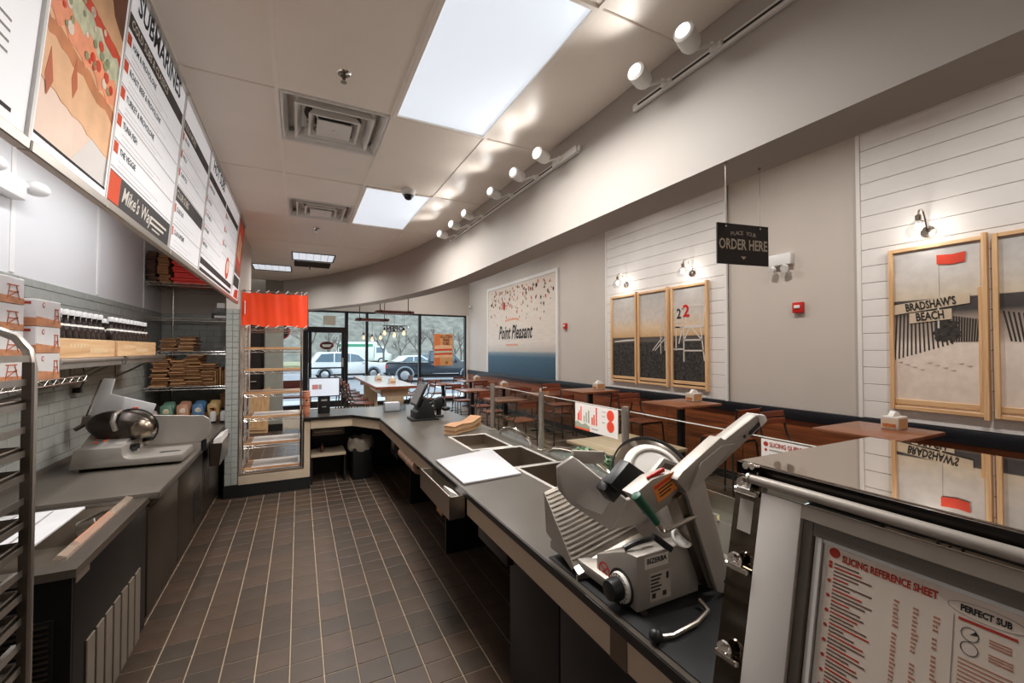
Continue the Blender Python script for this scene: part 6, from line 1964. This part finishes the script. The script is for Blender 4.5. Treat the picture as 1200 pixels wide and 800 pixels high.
S.rects('number_print', nums, mat('faded_rust_ink', (170, 116, 96), .7, var=0))
S.text('PERFECT SUB', .211, Y_(-.132), .0125, INK, bold=.0006, sx=.72)
oval = [(.212 + .042 * math.cos(R(k * 20)), Y_(-.132) + .011 * math.sin(R(k * 20))) for k in range(19)]
S.line('oval_rule', list(zip(oval[:-1], oval[1:])), .0008, INKG)
S.rects('subtitle_print', [(.183, Y_(-.150), .243, Y_(-.146))], INKR)
for cy_ in (-.166, -.186):
    ci_ = [(.196 + .0095 * math.cos(R(k * 30)), Y_(cy_) + .0095 * math.sin(R(k * 30))) for k in range(13)]
    S.line('pie_outline', list(zip(ci_[:-1], ci_[1:])), .0008, INK)
S.poly('pie_slice', [(.196, Y_(-.166)), (.2045, Y_(-.164)), (.202, Y_(-.159))], INK)
S.rects('side_print', [(.216, Y_(-.163 - k * .004), .238, Y_(-.161 - k * .004)) for k in range(3)] + [(.216, Y_(-.183 - k * .004), .240, Y_(-.181 - k * .004)) for k in range(3)] + [(.185, Y_(-.205 - k * .006), .24, Y_(-.203 - k * .006)) for k in range(8)], mat('faded_rust_ink', (170, 116, 96), .7, var=0))
S.line('box_rule', [((.178, Y_(-.145)), (.178, Y_(-.42)))], .0008, INKG)
# metal bulldog clips on the case edge
for b, lab in ((-.05, 'topmost chrome bulldog clip on the display case edge'), (-.217, 'middle chrome bulldog clip on the display case edge'), (-.405, 'lowest chrome bulldog clip on the display case edge')):
    c = thing('bulldog_clip', lab, 'clip', tuple(fp(.035, b, 0)), group='bulldog clips')
    part('jaw', MB().bar(fp(.008, b - .012, .008), fp(.062, b - .012, .008), .012, .012, up=fn), CHROME, c, world=True, bevel=.002, seg=1)
    part('wing', MB().lathe([(.004, 0), (.014, .002), (.016, .006), (.012, .008), (.004, .006), (.004, 0)], fp(.034, b + .006, .010), 14, fn, caps=False), CHROME, c, world=True)
    part('wing', MB().lathe([(.003, 0), (.010, .002), (.011, .005), (.003, .005), (.003, 0)], fp(.026, b + .008, .014), 12, (fn + fu * .8), caps=False), CHROME, c, world=True)
    part('wing', MB().lathe([(.003, 0), (.010, .002), (.011, .005), (.003, .005), (.003, 0)], fp(.043, b + .008, .014), 12, (fn - fu * .8), caps=False), CHROME, c, world=True)
    part('spring', MB().cyl(fp(.018, b - .004, .014), fp(.05, b - .004, .014), .005, 8), CHROME, c, world=True)
# ------------------------------------------------------------------ DINING FURNITURE
GUN = mat('gunmetal_tube', (70, 66, 62), .35, metal=.8, var=.05)
def make_chair(label, sh=0.46, group='dining chairs', name='dining_chair'):
    t = thing(name, label, 'chair' if sh < .6 else 'stool', (0, 0, 0), group=group)
    hw, hd = .20, .19
    sp = .04 if sh > .6 else .02
    for sx in (-1, 1):
        part('leg', MB().tube([(sx * (hw + sp), -hd - sp, 0), (sx * hw, -hd, sh - .05), (sx * (hw - .01), -hd + .02, sh - .02)], .011, 8), GUN, t)
        part('leg', MB().tube([(sx * (hw + sp), hd + sp, 0), (sx * hw, hd, sh - .05), (sx * (hw - .01), hd - .02, sh - .02)], .011, 8), GUN, t)
        part('back_post', MB().tube(catmull([(sx * hw, -hd * .3, sh - .015), (sx * hw, hd * .6, sh + .01), (sx * hw, hd + .015, sh + .10), (sx * (hw - .005), hd + .055, sh + .34)], 4), .011, 8), GUN, t)
    part('seat', MB().box(-.19, -.20, sh - .018, .19, .18, sh), CHAIRW, t, bevel=.006)
    part('seat_frame', MB().tube([(-.19, -.19, sh - .024), (.19, -.19, sh - .024), (.19, .18, sh - .024), (-.19, .18, sh - .024)], .009, 6, closed=True), GUN, t)
    for z, h_ in ((sh + .21, .055), (sh + .28, .055)):
        off = hd + .03 + (z - sh - .2) * .17
        part('back_slat', MB().prism([(-.2, off - .006, z), (-.1, off + .012, z), (.1, off + .012, z), (.2, off - .006, z), (.2, off + .006, z), (.1, off + .024, z), (-.1, off + .024, z), (-.2, off + .006, z)], (0, .006, h_)), CHAIRW, t, bevel=.003, seg=1)
    zz = .22 if sh > .6 else .14
    k = 1 - zz / sh
    for a, b in (((-1, -1), (1, -1)), ((-1, 1), (1, 1)), ((-1, -1), (-1, 1)), ((1, -1), (1, 1))):
        e = sp * k
        part('stretcher', MB().cyl((a[0] * (hw + e), a[1] * (hd + e), zz), (b[0] * (hw + e), b[1] * (hd + e), zz), .007, 6), GUN, t)
    return t
def make_table(label, w, d, h, name='dining_table', group='dining tables', top=TABLEW):
    t = thing(name, label, 'table', (0, 0, 0), group=group)
    part('tabletop', MB().box(-w / 2, -d / 2, h - .03, w / 2, d / 2, h), top, t, bevel=.004)
    part('column', MB().box(-.035, -.035, .03, .035, .035, h - .04), BLACK, t, bevel=.003)
    part('mount_plate', MB().box(-.16, -.16, h - .045, .16, .16, h - .03), BLACK, t)
    part('base', MB().box(-.26, -.035, 0, .26, .035, .025).box(-.035, -.26, 0, .035, .26, .03), BLACK, t, bevel=.004)
    return t
NAPW = mat('napkin_box_white', (206, 198, 188), .5, var=.05)
def make_napkin(label):
    t = thing('napkin_holder', label, 'napkin holder', (0, 0, 0), group='napkin holders')
    part('box', MB().box(-.085, -.06, 0, .085, .06, .105), NAPW, t, bevel=.006)
    part('front_card', MB().box(-.0865, -.052, .012, -.085, .052, .09), mat('napkin_card', (216, 196, 170), .5), t)
    part('card_print', MB().box(-.0875, -.045, .018, -.0865, .045, .048), mat('napkin_print', (190, 116, 66), .6, var=.3, scale=40), t)
    part('side_card', MB().box(-.07, -.0615, .012, .07, -.06, .09), KRAFT, t)
    part('napkins', MB().prism([(-.07, -.02, .105), (-.02, -.02, .15), (.04, -.02, .135), (.06, -.02, .105)], (0, .04, 0)), PAPER, t, bevel=.004)
    return t
tb = make_table('bar-height table beside the lifeguard print', .74, .60, 1.0, 'bar_table', 'bar-height tables by the wall')
tb.location = (4.28, 3.82, 0)
clone(tb, (4.28, 5.68, 0), 0, 'bar-height table below the farthest beach print')
clone(tb, (4.28, 1.80, 0), 0, "bar-height table below the Bradshaw's Beach print")
np_ = make_napkin('napkin holder on the table under the lifeguard print')
np_.location = (4.56, 3.86, 1.0)
clone(np_, (4.46, 5.68, 1.0), 0, 'napkin holder on the bar table farthest along the shiplap')
clone(np_, (4.47, 1.76, 1.0), 0, "napkin holder under the Bradshaw's Beach print")
st = make_chair('bar stool on the far side of the farthest bar table', .70, 'bar stools', 'bar_stool')
st.location = (4.13, 6.40, 0)
for (x, y, rz, lab) in ((4.2, 5.05, math.pi, 'bar stool on the near side of the farthest bar table'), (4.2, 4.43, 0, 'bar stool on the far side of the middle bar table'),
                        (4.25, 3.14, math.pi, 'bar stool on the near side of the middle bar table'), (4.28, 2.44, 0, 'bar stool whose back shows behind the slicing guide'),
                        (4.28, 1.15, math.pi, 'bar stool hidden mostly behind the display case')):
    clone(st, (x, y, 0), rz, lab)
# low tables
tl = make_table('square dining table nearest the counter in the middle row', .62, .66, .75)
tl.location = (3.42, 7.1, 0)
clone(tl, (3.52, 9.05, 0), 0, 'square dining table second from the counter in the middle row')
clone(tl, (3.45, 11.0, 0), 0, 'square dining table nearest the window in the middle row')
clone(tl, (4.5, 7.6, 0), 0, 'square dining table at the wall nearest the bar tables')
clone(tl, (4.5, 9.45, 0), 0, 'square dining table at the wall below the mural')
clone(tl, (4.52, 11.75, 0), 0, 'square dining table in the window corner')
tn = make_table('pale topped table just beyond the salad pan', .80, .80, .75, top=wood('pale_table_wood', (150, 124, 98), (184, 156, 126), .4, 'Y', 2.4))
tn.location = (2.82, 3.2, 0)
clone(np_, (4.72, 11.75, .75), 0, 'napkin holder on the window corner table')
clone(np_, (4.5, 9.42, .75), 0, 'napkin holder on the wall table below the mural')
clone(np_, (4.56, 7.6, .75), 0, 'napkin holder on the wall table nearest the bar tables')
ch = make_chair('dining chair with its back to the counter at the middle row table nearest the counter')
ch.location = (3.42, 6.5, 0)
ch.rotation_euler = (0, 0, math.pi)
for (x, y, rz, lab) in ((3.42, 7.66, 0, 'dining chair on the window side of the middle row table nearest the counter'),
                        (3.52, 8.48, math.pi, 'dining chair on the counter side of the second middle row table'), (3.52, 9.63, 0, 'dining chair on the window side of the second middle row table'),
                        (3.45, 10.4, math.pi, 'dining chair on the counter side of the middle row table by the window'), (3.45, 11.6, 0, 'dining chair on the window side of the middle row table by the window'),
                        (4.5, 7.0, math.pi, 'dining chair on the near side of the wall table by the bar tables'), (4.5, 8.2, 0, 'dining chair on the far side of the wall table by the bar tables'),
                        (4.5, 8.88, math.pi, 'dining chair on the near side of the wall table below the mural'), (4.5, 10.05, 0, 'dining chair on the far side of the wall table below the mural'),
                        (4.5, 11.15, math.pi, 'dining chair on the near side of the window corner table'), (4.5, 12.4, 0, 'dining chair against the window behind the corner table')):
    clone(ch, (x, y, 0), rz, lab)
# communal table
t = thing('communal_table', 'long white communal table with wooden edge near the door', 'table', (1.58, 9.4, 0))
part('tabletop', MB().box(1.22, 7.75, .972, 1.94, 11.2, 1.0), mat('white_tabletop', (206, 208, 212), .2, var=.02), t, world=True)
part('edge_band', MB().box(1.205, 7.735, .955, 1.955, 7.75, 1.0).box(1.205, 11.2, .955, 1.955, 11.215, 1.0).box(1.205, 7.75, .955, 1.22, 11.2, 1.0).box(1.94, 7.75, .955, 1.955, 11.2, 1.0), wood('edge_wood', (110, 52, 30), (150, 80, 46), .4, 'Y'), t, world=True)
BEI = wood('beige_ply', (206, 180, 148), (222, 200, 170), .5, 'Z')
for y in (7.95, 10.9):
    part('pedestal', MB().box(1.42, y, .06, 1.74, y + .08, .80), BEI, t, world=True)
    part('pedestal_head', MB().box(1.34, y, .80, 1.82, y + .08, .955), BEI, t, world=True)
    part('foot', MB().box(1.34, y - .06, 0, 1.82, y + .14, .06), BLACK, t, world=True)
part('spine', MB().box(1.56, 8.03, .70, 1.6, 10.9, .80), BEI, t, world=True)
for k in range(5):
    lab = ['nearest', 'second', 'third', 'fourth', 'farthest'][k]
    clone(st, (1.02, 8.15 + k * .68, 0), R(78), lab + ' bar stool along the left side of the communal table', 'stools at the communal table')
for k in range(3):
    lab = ['nearest', 'middle', 'farthest'][k]
    clone(st, (2.15, 8.3 + k * .95, 0), R(-90), lab + ' bar stool along the right side of the communal table', 'stools at the communal table')
clone(np_, (1.50, 9.3, 1.0), R(90), 'napkin holder farther back on the communal table')
clone(np_, (1.62, 8.45, 1.0), R(90), 'napkin holder nearer on the communal table')

# plank pendants over the communal table
RW = wood('pendant_wood', (70, 26, 16), (110, 46, 28), .5, 'X')
FLG = mat('filament_glow', (255, 214, 160), .4, var=0, emit=0.9, ecol=(255, 224, 190))
for (cx, cy, cz, lab) in ((1.42, 9.65, 2.28, 'lower red-brown plank pendant lamp nearer the door'), (1.60, 8.15, 2.33, 'upper red-brown plank pendant lamp nearer the counter')):
    t = thing('plank_pendant', lab, 'pendant lamp', (cx, cy, cz), group='plank pendants over the communal table')
    for k in range(3):
        part('plank', MB().box(-.34, -.15 + k * .102, 0, .34, -.052 + k * .102, .05), RW, t, bevel=.003, seg=1)
    for sx in (-.26, .26):
        part('rod', MB().cyl((sx, 0, .05), (sx, 0, ZS1 - cz), .008, 8), BLACK, t)
        part('strap', MB().box(sx - .015, -.155, -.004, sx + .015, .155, 0).box(sx - .015, -.16, -.004, sx + .015, -.154, .055), BLACK, t)
    for k, sx in enumerate((-.18, 0, .18)):
        d = -.26 - .03 * (k % 2)
        part('cord', MB().cyl((sx, 0, 0), (sx, 0, d), .003, 6), BLACK, t)
        part('socket', MB().cyl((sx, 0, d), (sx, 0, d - .05), .016, 10), BLACK, t)
        part('bulb', MB().lathe([(.010, 0), (.022, -.03), (.029, -.06), (.021, -.085), (.001, -.092)], (sx, 0, d - .05), 14), FLG, t)
    point(t, (0, 0, -.45), 3.0, .05, (1, .8, .56))

# window sign and poster, bench, corner camera
t = thing('open_sign', 'open sign hanging in the window seen from behind', 'sign', (2.58, 13.05, 2.2))
OSW = mat('dark_tube', (40, 38, 40), .4)
part('frame', MB().tube([(2.21, 13.06, 2.2), (2.95, 13.06, 2.2), (2.95, 13.06, 2.38), (2.21, 13.06, 2.38)], .012, 6, closed=True), OSW, t, world=True)
lettering('OPEN', OSW, t, (2.58, 13.05, 2.29), (-1, 0, 0), (0, 0, 1), .2, bold=.006)
part('back_board', MB().box(2.22, 13.062, 2.21, 2.94, 13.066, 2.37), mat('clear_back', (200, 204, 206), .2, alpha=.35, var=0), t, world=True)
for x in (2.35, 2.8):
    part('chain', MB().cyl((x, 13.06, 2.39), (x, 13.06, 2.78), .003, 6).bar((x, 13.05, 2.785), (x, 13.16, 2.785), .012, .012), OSW, t, world=True)
part('cord', MB().tube(catmull([(2.9, 13.06, 2.2), (2.98, 13.07, 2.0), (3.2, 13.07, 1.7)], 5), .004, 6), OSW, t, world=True)
t = thing('window_poster', 'orange gluten free subs poster in the right window', 'poster', (4.14, 13.19, 1.14))
part('sheet', MB().box(3.83, 13.188, 1.14, 4.46, 13.195, 2.16), mat('poster_tan', (222, 164, 112), .6, var=.1), t, world=True)
S = Sheet(t, (3.83, 13.188, 1.14), (1, 0, 0), (0, 0, 1), .002)
S.rects('side_band', [(0, .0, .20, 1.02)], mat('poster_orange', (224, 126, 70), .6, var=.1))
for k, s_ in enumerate(('GLUTEN', 'FREE', 'SUBS')):
    S.text(s_, .40, .93 - k * .115, .13, mat('poster_brown', (120, 50, 30), .6, var=0), 2.2, bold=.004, sx=.8)
for k, (z0, z1, m) in enumerate(((.26, .34, TAN), (.34, .40, TOM), (.40, .47, LET), (.47, .53, TOM), (.53, .64, TAN))):
    S.poly('sandwich_print', [(.02, z0), (.6, z0 + .02), (.62, z1), (.3, z1 + .03), (.02, z1)], m, 2 + k * .3)
S.disc('mark', [(.42, .10, .05)], mat('poster_mark', (170, 110, 40), .6), 2)
t = thing('window_decal', 'round dark decal with red ring in the left window', 'decal', (-.32, 13.12, 2.0))
part('disc', MB().lathe([(.001, 0), (.2, 0), (.2, .006), (.001, .006)], (-.45, 13.12, 2.15), 28, (0, -1, 0), caps=False), INK, t, world=True)
part('ring', MB().tube([(-.45 + .21 * math.cos(R(a)), 13.112, 2.15 + .21 * math.sin(R(a))) for a in range(0, 360, 15)], .015, 6, closed=True), RED, t, world=True)
t = thing('waiting_bench', 'low dark wooden bench by the left window', 'bench', (-.2, 12.3, 0))
part('seat', MB().box(-.55, 12.1, .42, .1, 12.5, .46), RW, t, world=True)
part('backrest', MB().box(-.55, 12.5, .6, .1, 12.53, .85), RW, t, world=True)
for x in (-.5, .05):
    part('leg', MB().box(x - .02, 12.12, 0, x + .02, 12.16, .42), BLACK, t, world=True)
    part('leg', MB().box(x - .02, 12.46, 0, x + .02, 12.52, .85), BLACK, t, world=True)
t = thing('corner_camera', 'small white security camera in the window corner', 'camera', (4.93, 12.9, 2.95))
part('mount', MB().cyl((.07, 0, .1), (0, 0, .1), .02, 10), WHITEPL, t)
part('body', MB().cyl((0, 0, .1), (-.05, -.14, .03), .035, 12), WHITEPL, t)
part('lens', MB().cyl((-.05, -.14, .03), (-.053, -.148, .027), .02, 10), BLACKPL, t)
t = thing('leaning_panel', 'wooden panel leaning behind the bread rack', 'panel', (-.62, 9.6, 0))
part('board', MB().prism([(-.95, 9.90, 0), (-.55, 9.80, 0), (-.52, 9.9, .9), (-.95, 9.99, .75)], (0, .02, 0)), PINE, t, world=True)
part('batten', MB().prism([(-.93, 9.878, .06), (-.57, 9.788, .06), (-.57, 9.79, .12), (-.93, 9.88, .12)], (0, .015, 0)), PINE, t, world=True)

# ------------------------------------------------------------------ OUTSIDE
ASPH = mat('asphalt', (128, 126, 128), .9, var=.12, scale=.6)
lot = struct('ground', MB().box(-60, 13.3, -.3, 80, 120, -.18), ASPH)
part('sidewalk', MB().box(-20, 13.3, -.2, 30, 15.6, -.02), mat('sidewalk_concrete', (178, 174, 170), .9, var=.06, scale=1), lot)
lm = mat('line_paint', (214, 214, 212), .8)
for k in range(9):
    part('parking_line', MB().box(-8 + k * 2.8, 19, -.18, -7.88 + k * 2.8, 24, -.176), lm, lot)
part('verge', MB().box(-60, 46, -.2, 80, 120, .1), mat('dry_grass', (140, 136, 104), .95, var=.25, scale=.5), lot)
hv, hf = [], []
rh = random.Random(21)
NX, NY = 44, 7
for i in range(NX):
    for j in range(NY):
        x = -50 + i * 3.0
        hv.append((x, 60 + j * 6 + rh.uniform(-1, 1), -.2 + j * 2.9 + (rh.uniform(-.3, .5) if j else 0)))
for i in range(NX - 1):
    for j in range(NY - 1):
        a = i * NY + j
        hf.append((a, a + NY, a + NY + 1, a + 1))
hm = MB()
hm.add(hv, hf)
struct('hillside', hm, mat('winter_scrub', (112, 108, 98), .95, var=.35, scale=.8, bump=.6, bscale=1.5))
# bare winter trees
BARK = mat('grey_bark', (96, 88, 82), .9, var=.2)
def bare_tree(seed, h):
    rt = random.Random(seed)
    trunk, twigs = MB(), MB()
    def grow(p, d, L, r_, lvl):
        q = p + d * L
        (trunk if lvl == 0 else twigs).cyl(p, q, r_, 6 if lvl < 2 else 4, r_ * .65)
        if lvl >= 4:
            return
        for k in range(3 if lvl < 3 else 3):
            nd = (d + Vector((rt.uniform(-.8, .8), rt.uniform(-.8, .8), rt.uniform(-.1, .6)))).normalized()
            grow(p + d * L * rt.uniform(.55, 1), nd, L * rt.uniform(.55, .8), r_ * .55, lvl + 1)
    grow(Vector((0, 0, -.1)), Vector((0, 0, 1)), h * .3, h * .02, 0)
    return trunk, twigs
protos = []
for s in range(3):
    t = thing('bare_tree', 'bare tree', 'tree', (0, 0, 0), group='bare trees beyond the car park')
    a, b = bare_tree(40 + s, 6.5)
    part('trunk', a, BARK, t)
    part('branches', b, BARK, t)
    protos.append(t)
spots = [(4.0, 50, 0), (8.2, 47.5, 1), (12.5, 49, 2), (16.0, 46.5, 0), (19.5, 48, 1), (23, 50, 2), (1.0, 53, 1), (14.2, 56, 1), (11.6, 55, 0), (20.5, 57, 2), (3.2, 58, 2), (25.5, 54, 0), (17.6, 61, 2), (-3, 50, 2)]
lab = ['beyond the white hatchback', 'just right of the box truck', 'above the pickup bed', 'behind the pickup cab', 'right of the window poster', 'at the right end of the window', 'seen through the door glass', 'high on the bank behind the pickup bed', 'behind the open sign',
       'high on the bank behind the window poster', 'on the bank above the box truck', 'in the window corner high on the bank', 'on the bank above the pickup cab', 'left of the entrance door']
for k, (x, y, v) in enumerate(spots):
    z = -.1 if y < 60 else 1.0
    if k < 3:
        o = protos[v] if k == v else None
        o = protos[k]
        o.location = (x, y, z)
        o.rotation_euler = (0, 0, k * 1.3)
        o['label'] = 'bare grey winter tree ' + lab[k]
    else:
        o = clone(protos[v], (x, y, z), k * 1.3, 'bare grey winter tree ' + lab[k])
# vehicles
GLC = mat('car_glass', (96, 112, 122), .08, var=.03)
TYRE = mat('tyre_rubber', (28, 27, 28), .8)
RIM = mat('alloy_rim', (176, 176, 178), .3, metal=.8)
def vehicle(name, label, loc, rz, body, glass, wheels, col, w=1.8, extra=None, wr=.34, arch=True):
    t = thing(name, label, 'truck' if name in ('parked_pickup', 'box_truck') else 'car', loc, rz)
    pm = mat('paint_%d_%d_%d' % col, col, .25, var=.02, coat=.5)
    part('body', MB().prism([(x, -w / 2, z) for x, z in body], (0, w, 0)), pm, t, bevel=.05, seg=2)
    for poly in glass:
        part('window', MB().prism([(x, -w / 2 - .01, z) for x, z in poly], (0, w + .02, 0)), GLC, t)
    for x in wheels:
        for s in (-1, 1):
            wh = part('wheel', MB().cyl((x, s * w / 2 - s * .2, wr), (x, s * w / 2 + s * .015, wr), wr, 22), TYRE, t)
            part('rim', MB().lathe([(.001, .03), (wr * .35, .02), (wr * .62, .0)], (x, s * w / 2 + s * .016, wr), 16, (0, s, 0)), RIM, wh)
        if arch:
            part('fender', MB().tube([(x + (wr + .07) * math.cos(R(a)), -w / 2 - .02, wr + (wr + .07) * math.sin(R(a))) for a in range(0, 181, 20)], .05, 6), mat('fender_grey', (120, 126, 132), .3), t)
    part('sill', MB().box(min(wheels) + wr + .05, -w / 2 - .02, .25, max(wheels) - wr - .05, w / 2 + .02, .36), TYRE, t)
    if extra:
        extra(t, pm, w)
    return t
def suv_extra(t, pm, w):
    part('headlight', MB().box(2.05, -w / 2 - .005, .78, 2.2, -w / 2 + .3, .92), mat('lamp_lens', (220, 220, 214), .2), t)
    part('mirror', MB().box(.75, -w / 2 - .14, 1.0, .9, -w / 2, 1.12), pm, t, bevel=.02)
    part('bumper', MB().box(2.1, -w / 2 + .05, .32, 2.28, w / 2 - .05, .5), TYRE, t)
suv_body = [(-2.2, .35), (2.2, .35), (2.25, .75), (2.1, .95), (1.1, 1.08), (.55, 1.55), (-.1, 1.68), (-1.7, 1.66), (-2.1, 1.1), (-2.25, .9)]
suv_glass = [[(.95, 1.1), (.5, 1.5), (.05, 1.58), (.05, 1.08)], [(0, 1.08), (0, 1.58), (-.85, 1.6), (-.85, 1.08)], [(-.92, 1.08), (-.92, 1.6), (-1.6, 1.56), (-1.95, 1.1)]]
vehicle('parked_suv', 'white suv parked outside behind the entrance door', (2.7, 28.5, -.18), R(4), suv_body, suv_glass, (-1.4, 1.4), (206, 204, 202), 1.85, suv_extra)
def pick_extra(t, pm, w):
    part('bed_rail', MB().box(-2.75, -w / 2 - .02, 1.05, -.55, -w / 2 + .08, 1.12).box(-2.75, w / 2 - .08, 1.05, -.55, w / 2 + .02, 1.12), TYRE, t)
    part('mirror', MB().box(1.0, -w / 2 - .2, 1.1, 1.12, -w / 2, 1.34), pm, t, bevel=.02)
    part('door_handle', MB().box(-.3, -w / 2 - .02, .98, -.1, -w / 2, 1.02), RIM, t)
    part('door_line', MB().box(.38, -w / 2 - .012, .45, .395, -w / 2, 1.12), TYRE, t)
    part('tail_light', MB().box(-2.8, -w / 2 - .01, .8, -2.72, -w / 2 + .1, 1.0), RED, t)
pk_body = [(-2.8, .5), (2.7, .5), (2.75, .9), (2.6, 1.12), (1.35, 1.18), (.85, 1.72), (.55, 1.8), (-.4, 1.8), (-.5, 1.12), (-2.8, 1.1)]
pk_glass = [[(1.15, 1.2), (.78, 1.68), (.42, 1.72), (.42, 1.18)], [(.34, 1.18), (.34, 1.72), (-.32, 1.72), (-.38, 1.18)]]
vehicle('parked_pickup', 'dark pickup truck parked outside the right windows', (7.2, 24.3, -.18), R(-14), pk_body, pk_glass, (-1.75, 1.8), (34, 42, 50), 1.95, pick_extra, .4)
sd_body = [(-2.2, .3), (2.2, .3), (2.2, .68), (1.9, .85), (1.0, .95), (.4, 1.36), (-.7, 1.40), (-1.5, .98), (-2.2, .9)]
sd_glass = [[(.8, .97), (.35, 1.3), (-.05, 1.32), (-.05, .96)], [(-.12, .96), (-.12, 1.32), (-.65, 1.33), (-1.25, .98)]]
vehicle('parked_sedan', 'white hatchback farther off between the window mullions', (7.2, 31.5, -.18), R(188), sd_body, sd_glass, (-1.35, 1.35), (210, 210, 212), 1.75, None, .32, False)
vehicle('parked_sedan', 'dark blue-grey car beyond the white hatchback', (11.5, 42.5, -.18), R(172), sd_body, sd_glass, (-1.35, 1.35), (64, 72, 82), 1.75, None, .32, False)
def box_extra(t, pm, w):
    part('cargo_box', MB().box(-3.2, -w / 2 - .05, .7, 1.2, w / 2 + .05, 2.75), mat('truck_box_white', (214, 216, 214), .4), t, bevel=.03)
    part('green_stripe', MB().box(-3.1, -w / 2 - .06, 2.15, 1.1, -w / 2 - .05, 2.5), mat('stripe_green', (70, 140, 108), .4), t)
vehicle('box_truck', 'white box truck with a green stripe in the far lane', (7.4, 55.5, -.18), R(-20), [(-3.2, .5), (3.0, .5), (3.1, 1.2), (2.6, 1.4), (2.2, 2.2), (1.25, 2.3), (1.25, .7), (-3.2, .7)], [[(2.45, 1.42), (2.12, 2.1), (1.5, 2.1), (1.5, 1.4)]], (-2.0, 2.1), (208, 212, 210), 2.1, box_extra, .42, False)
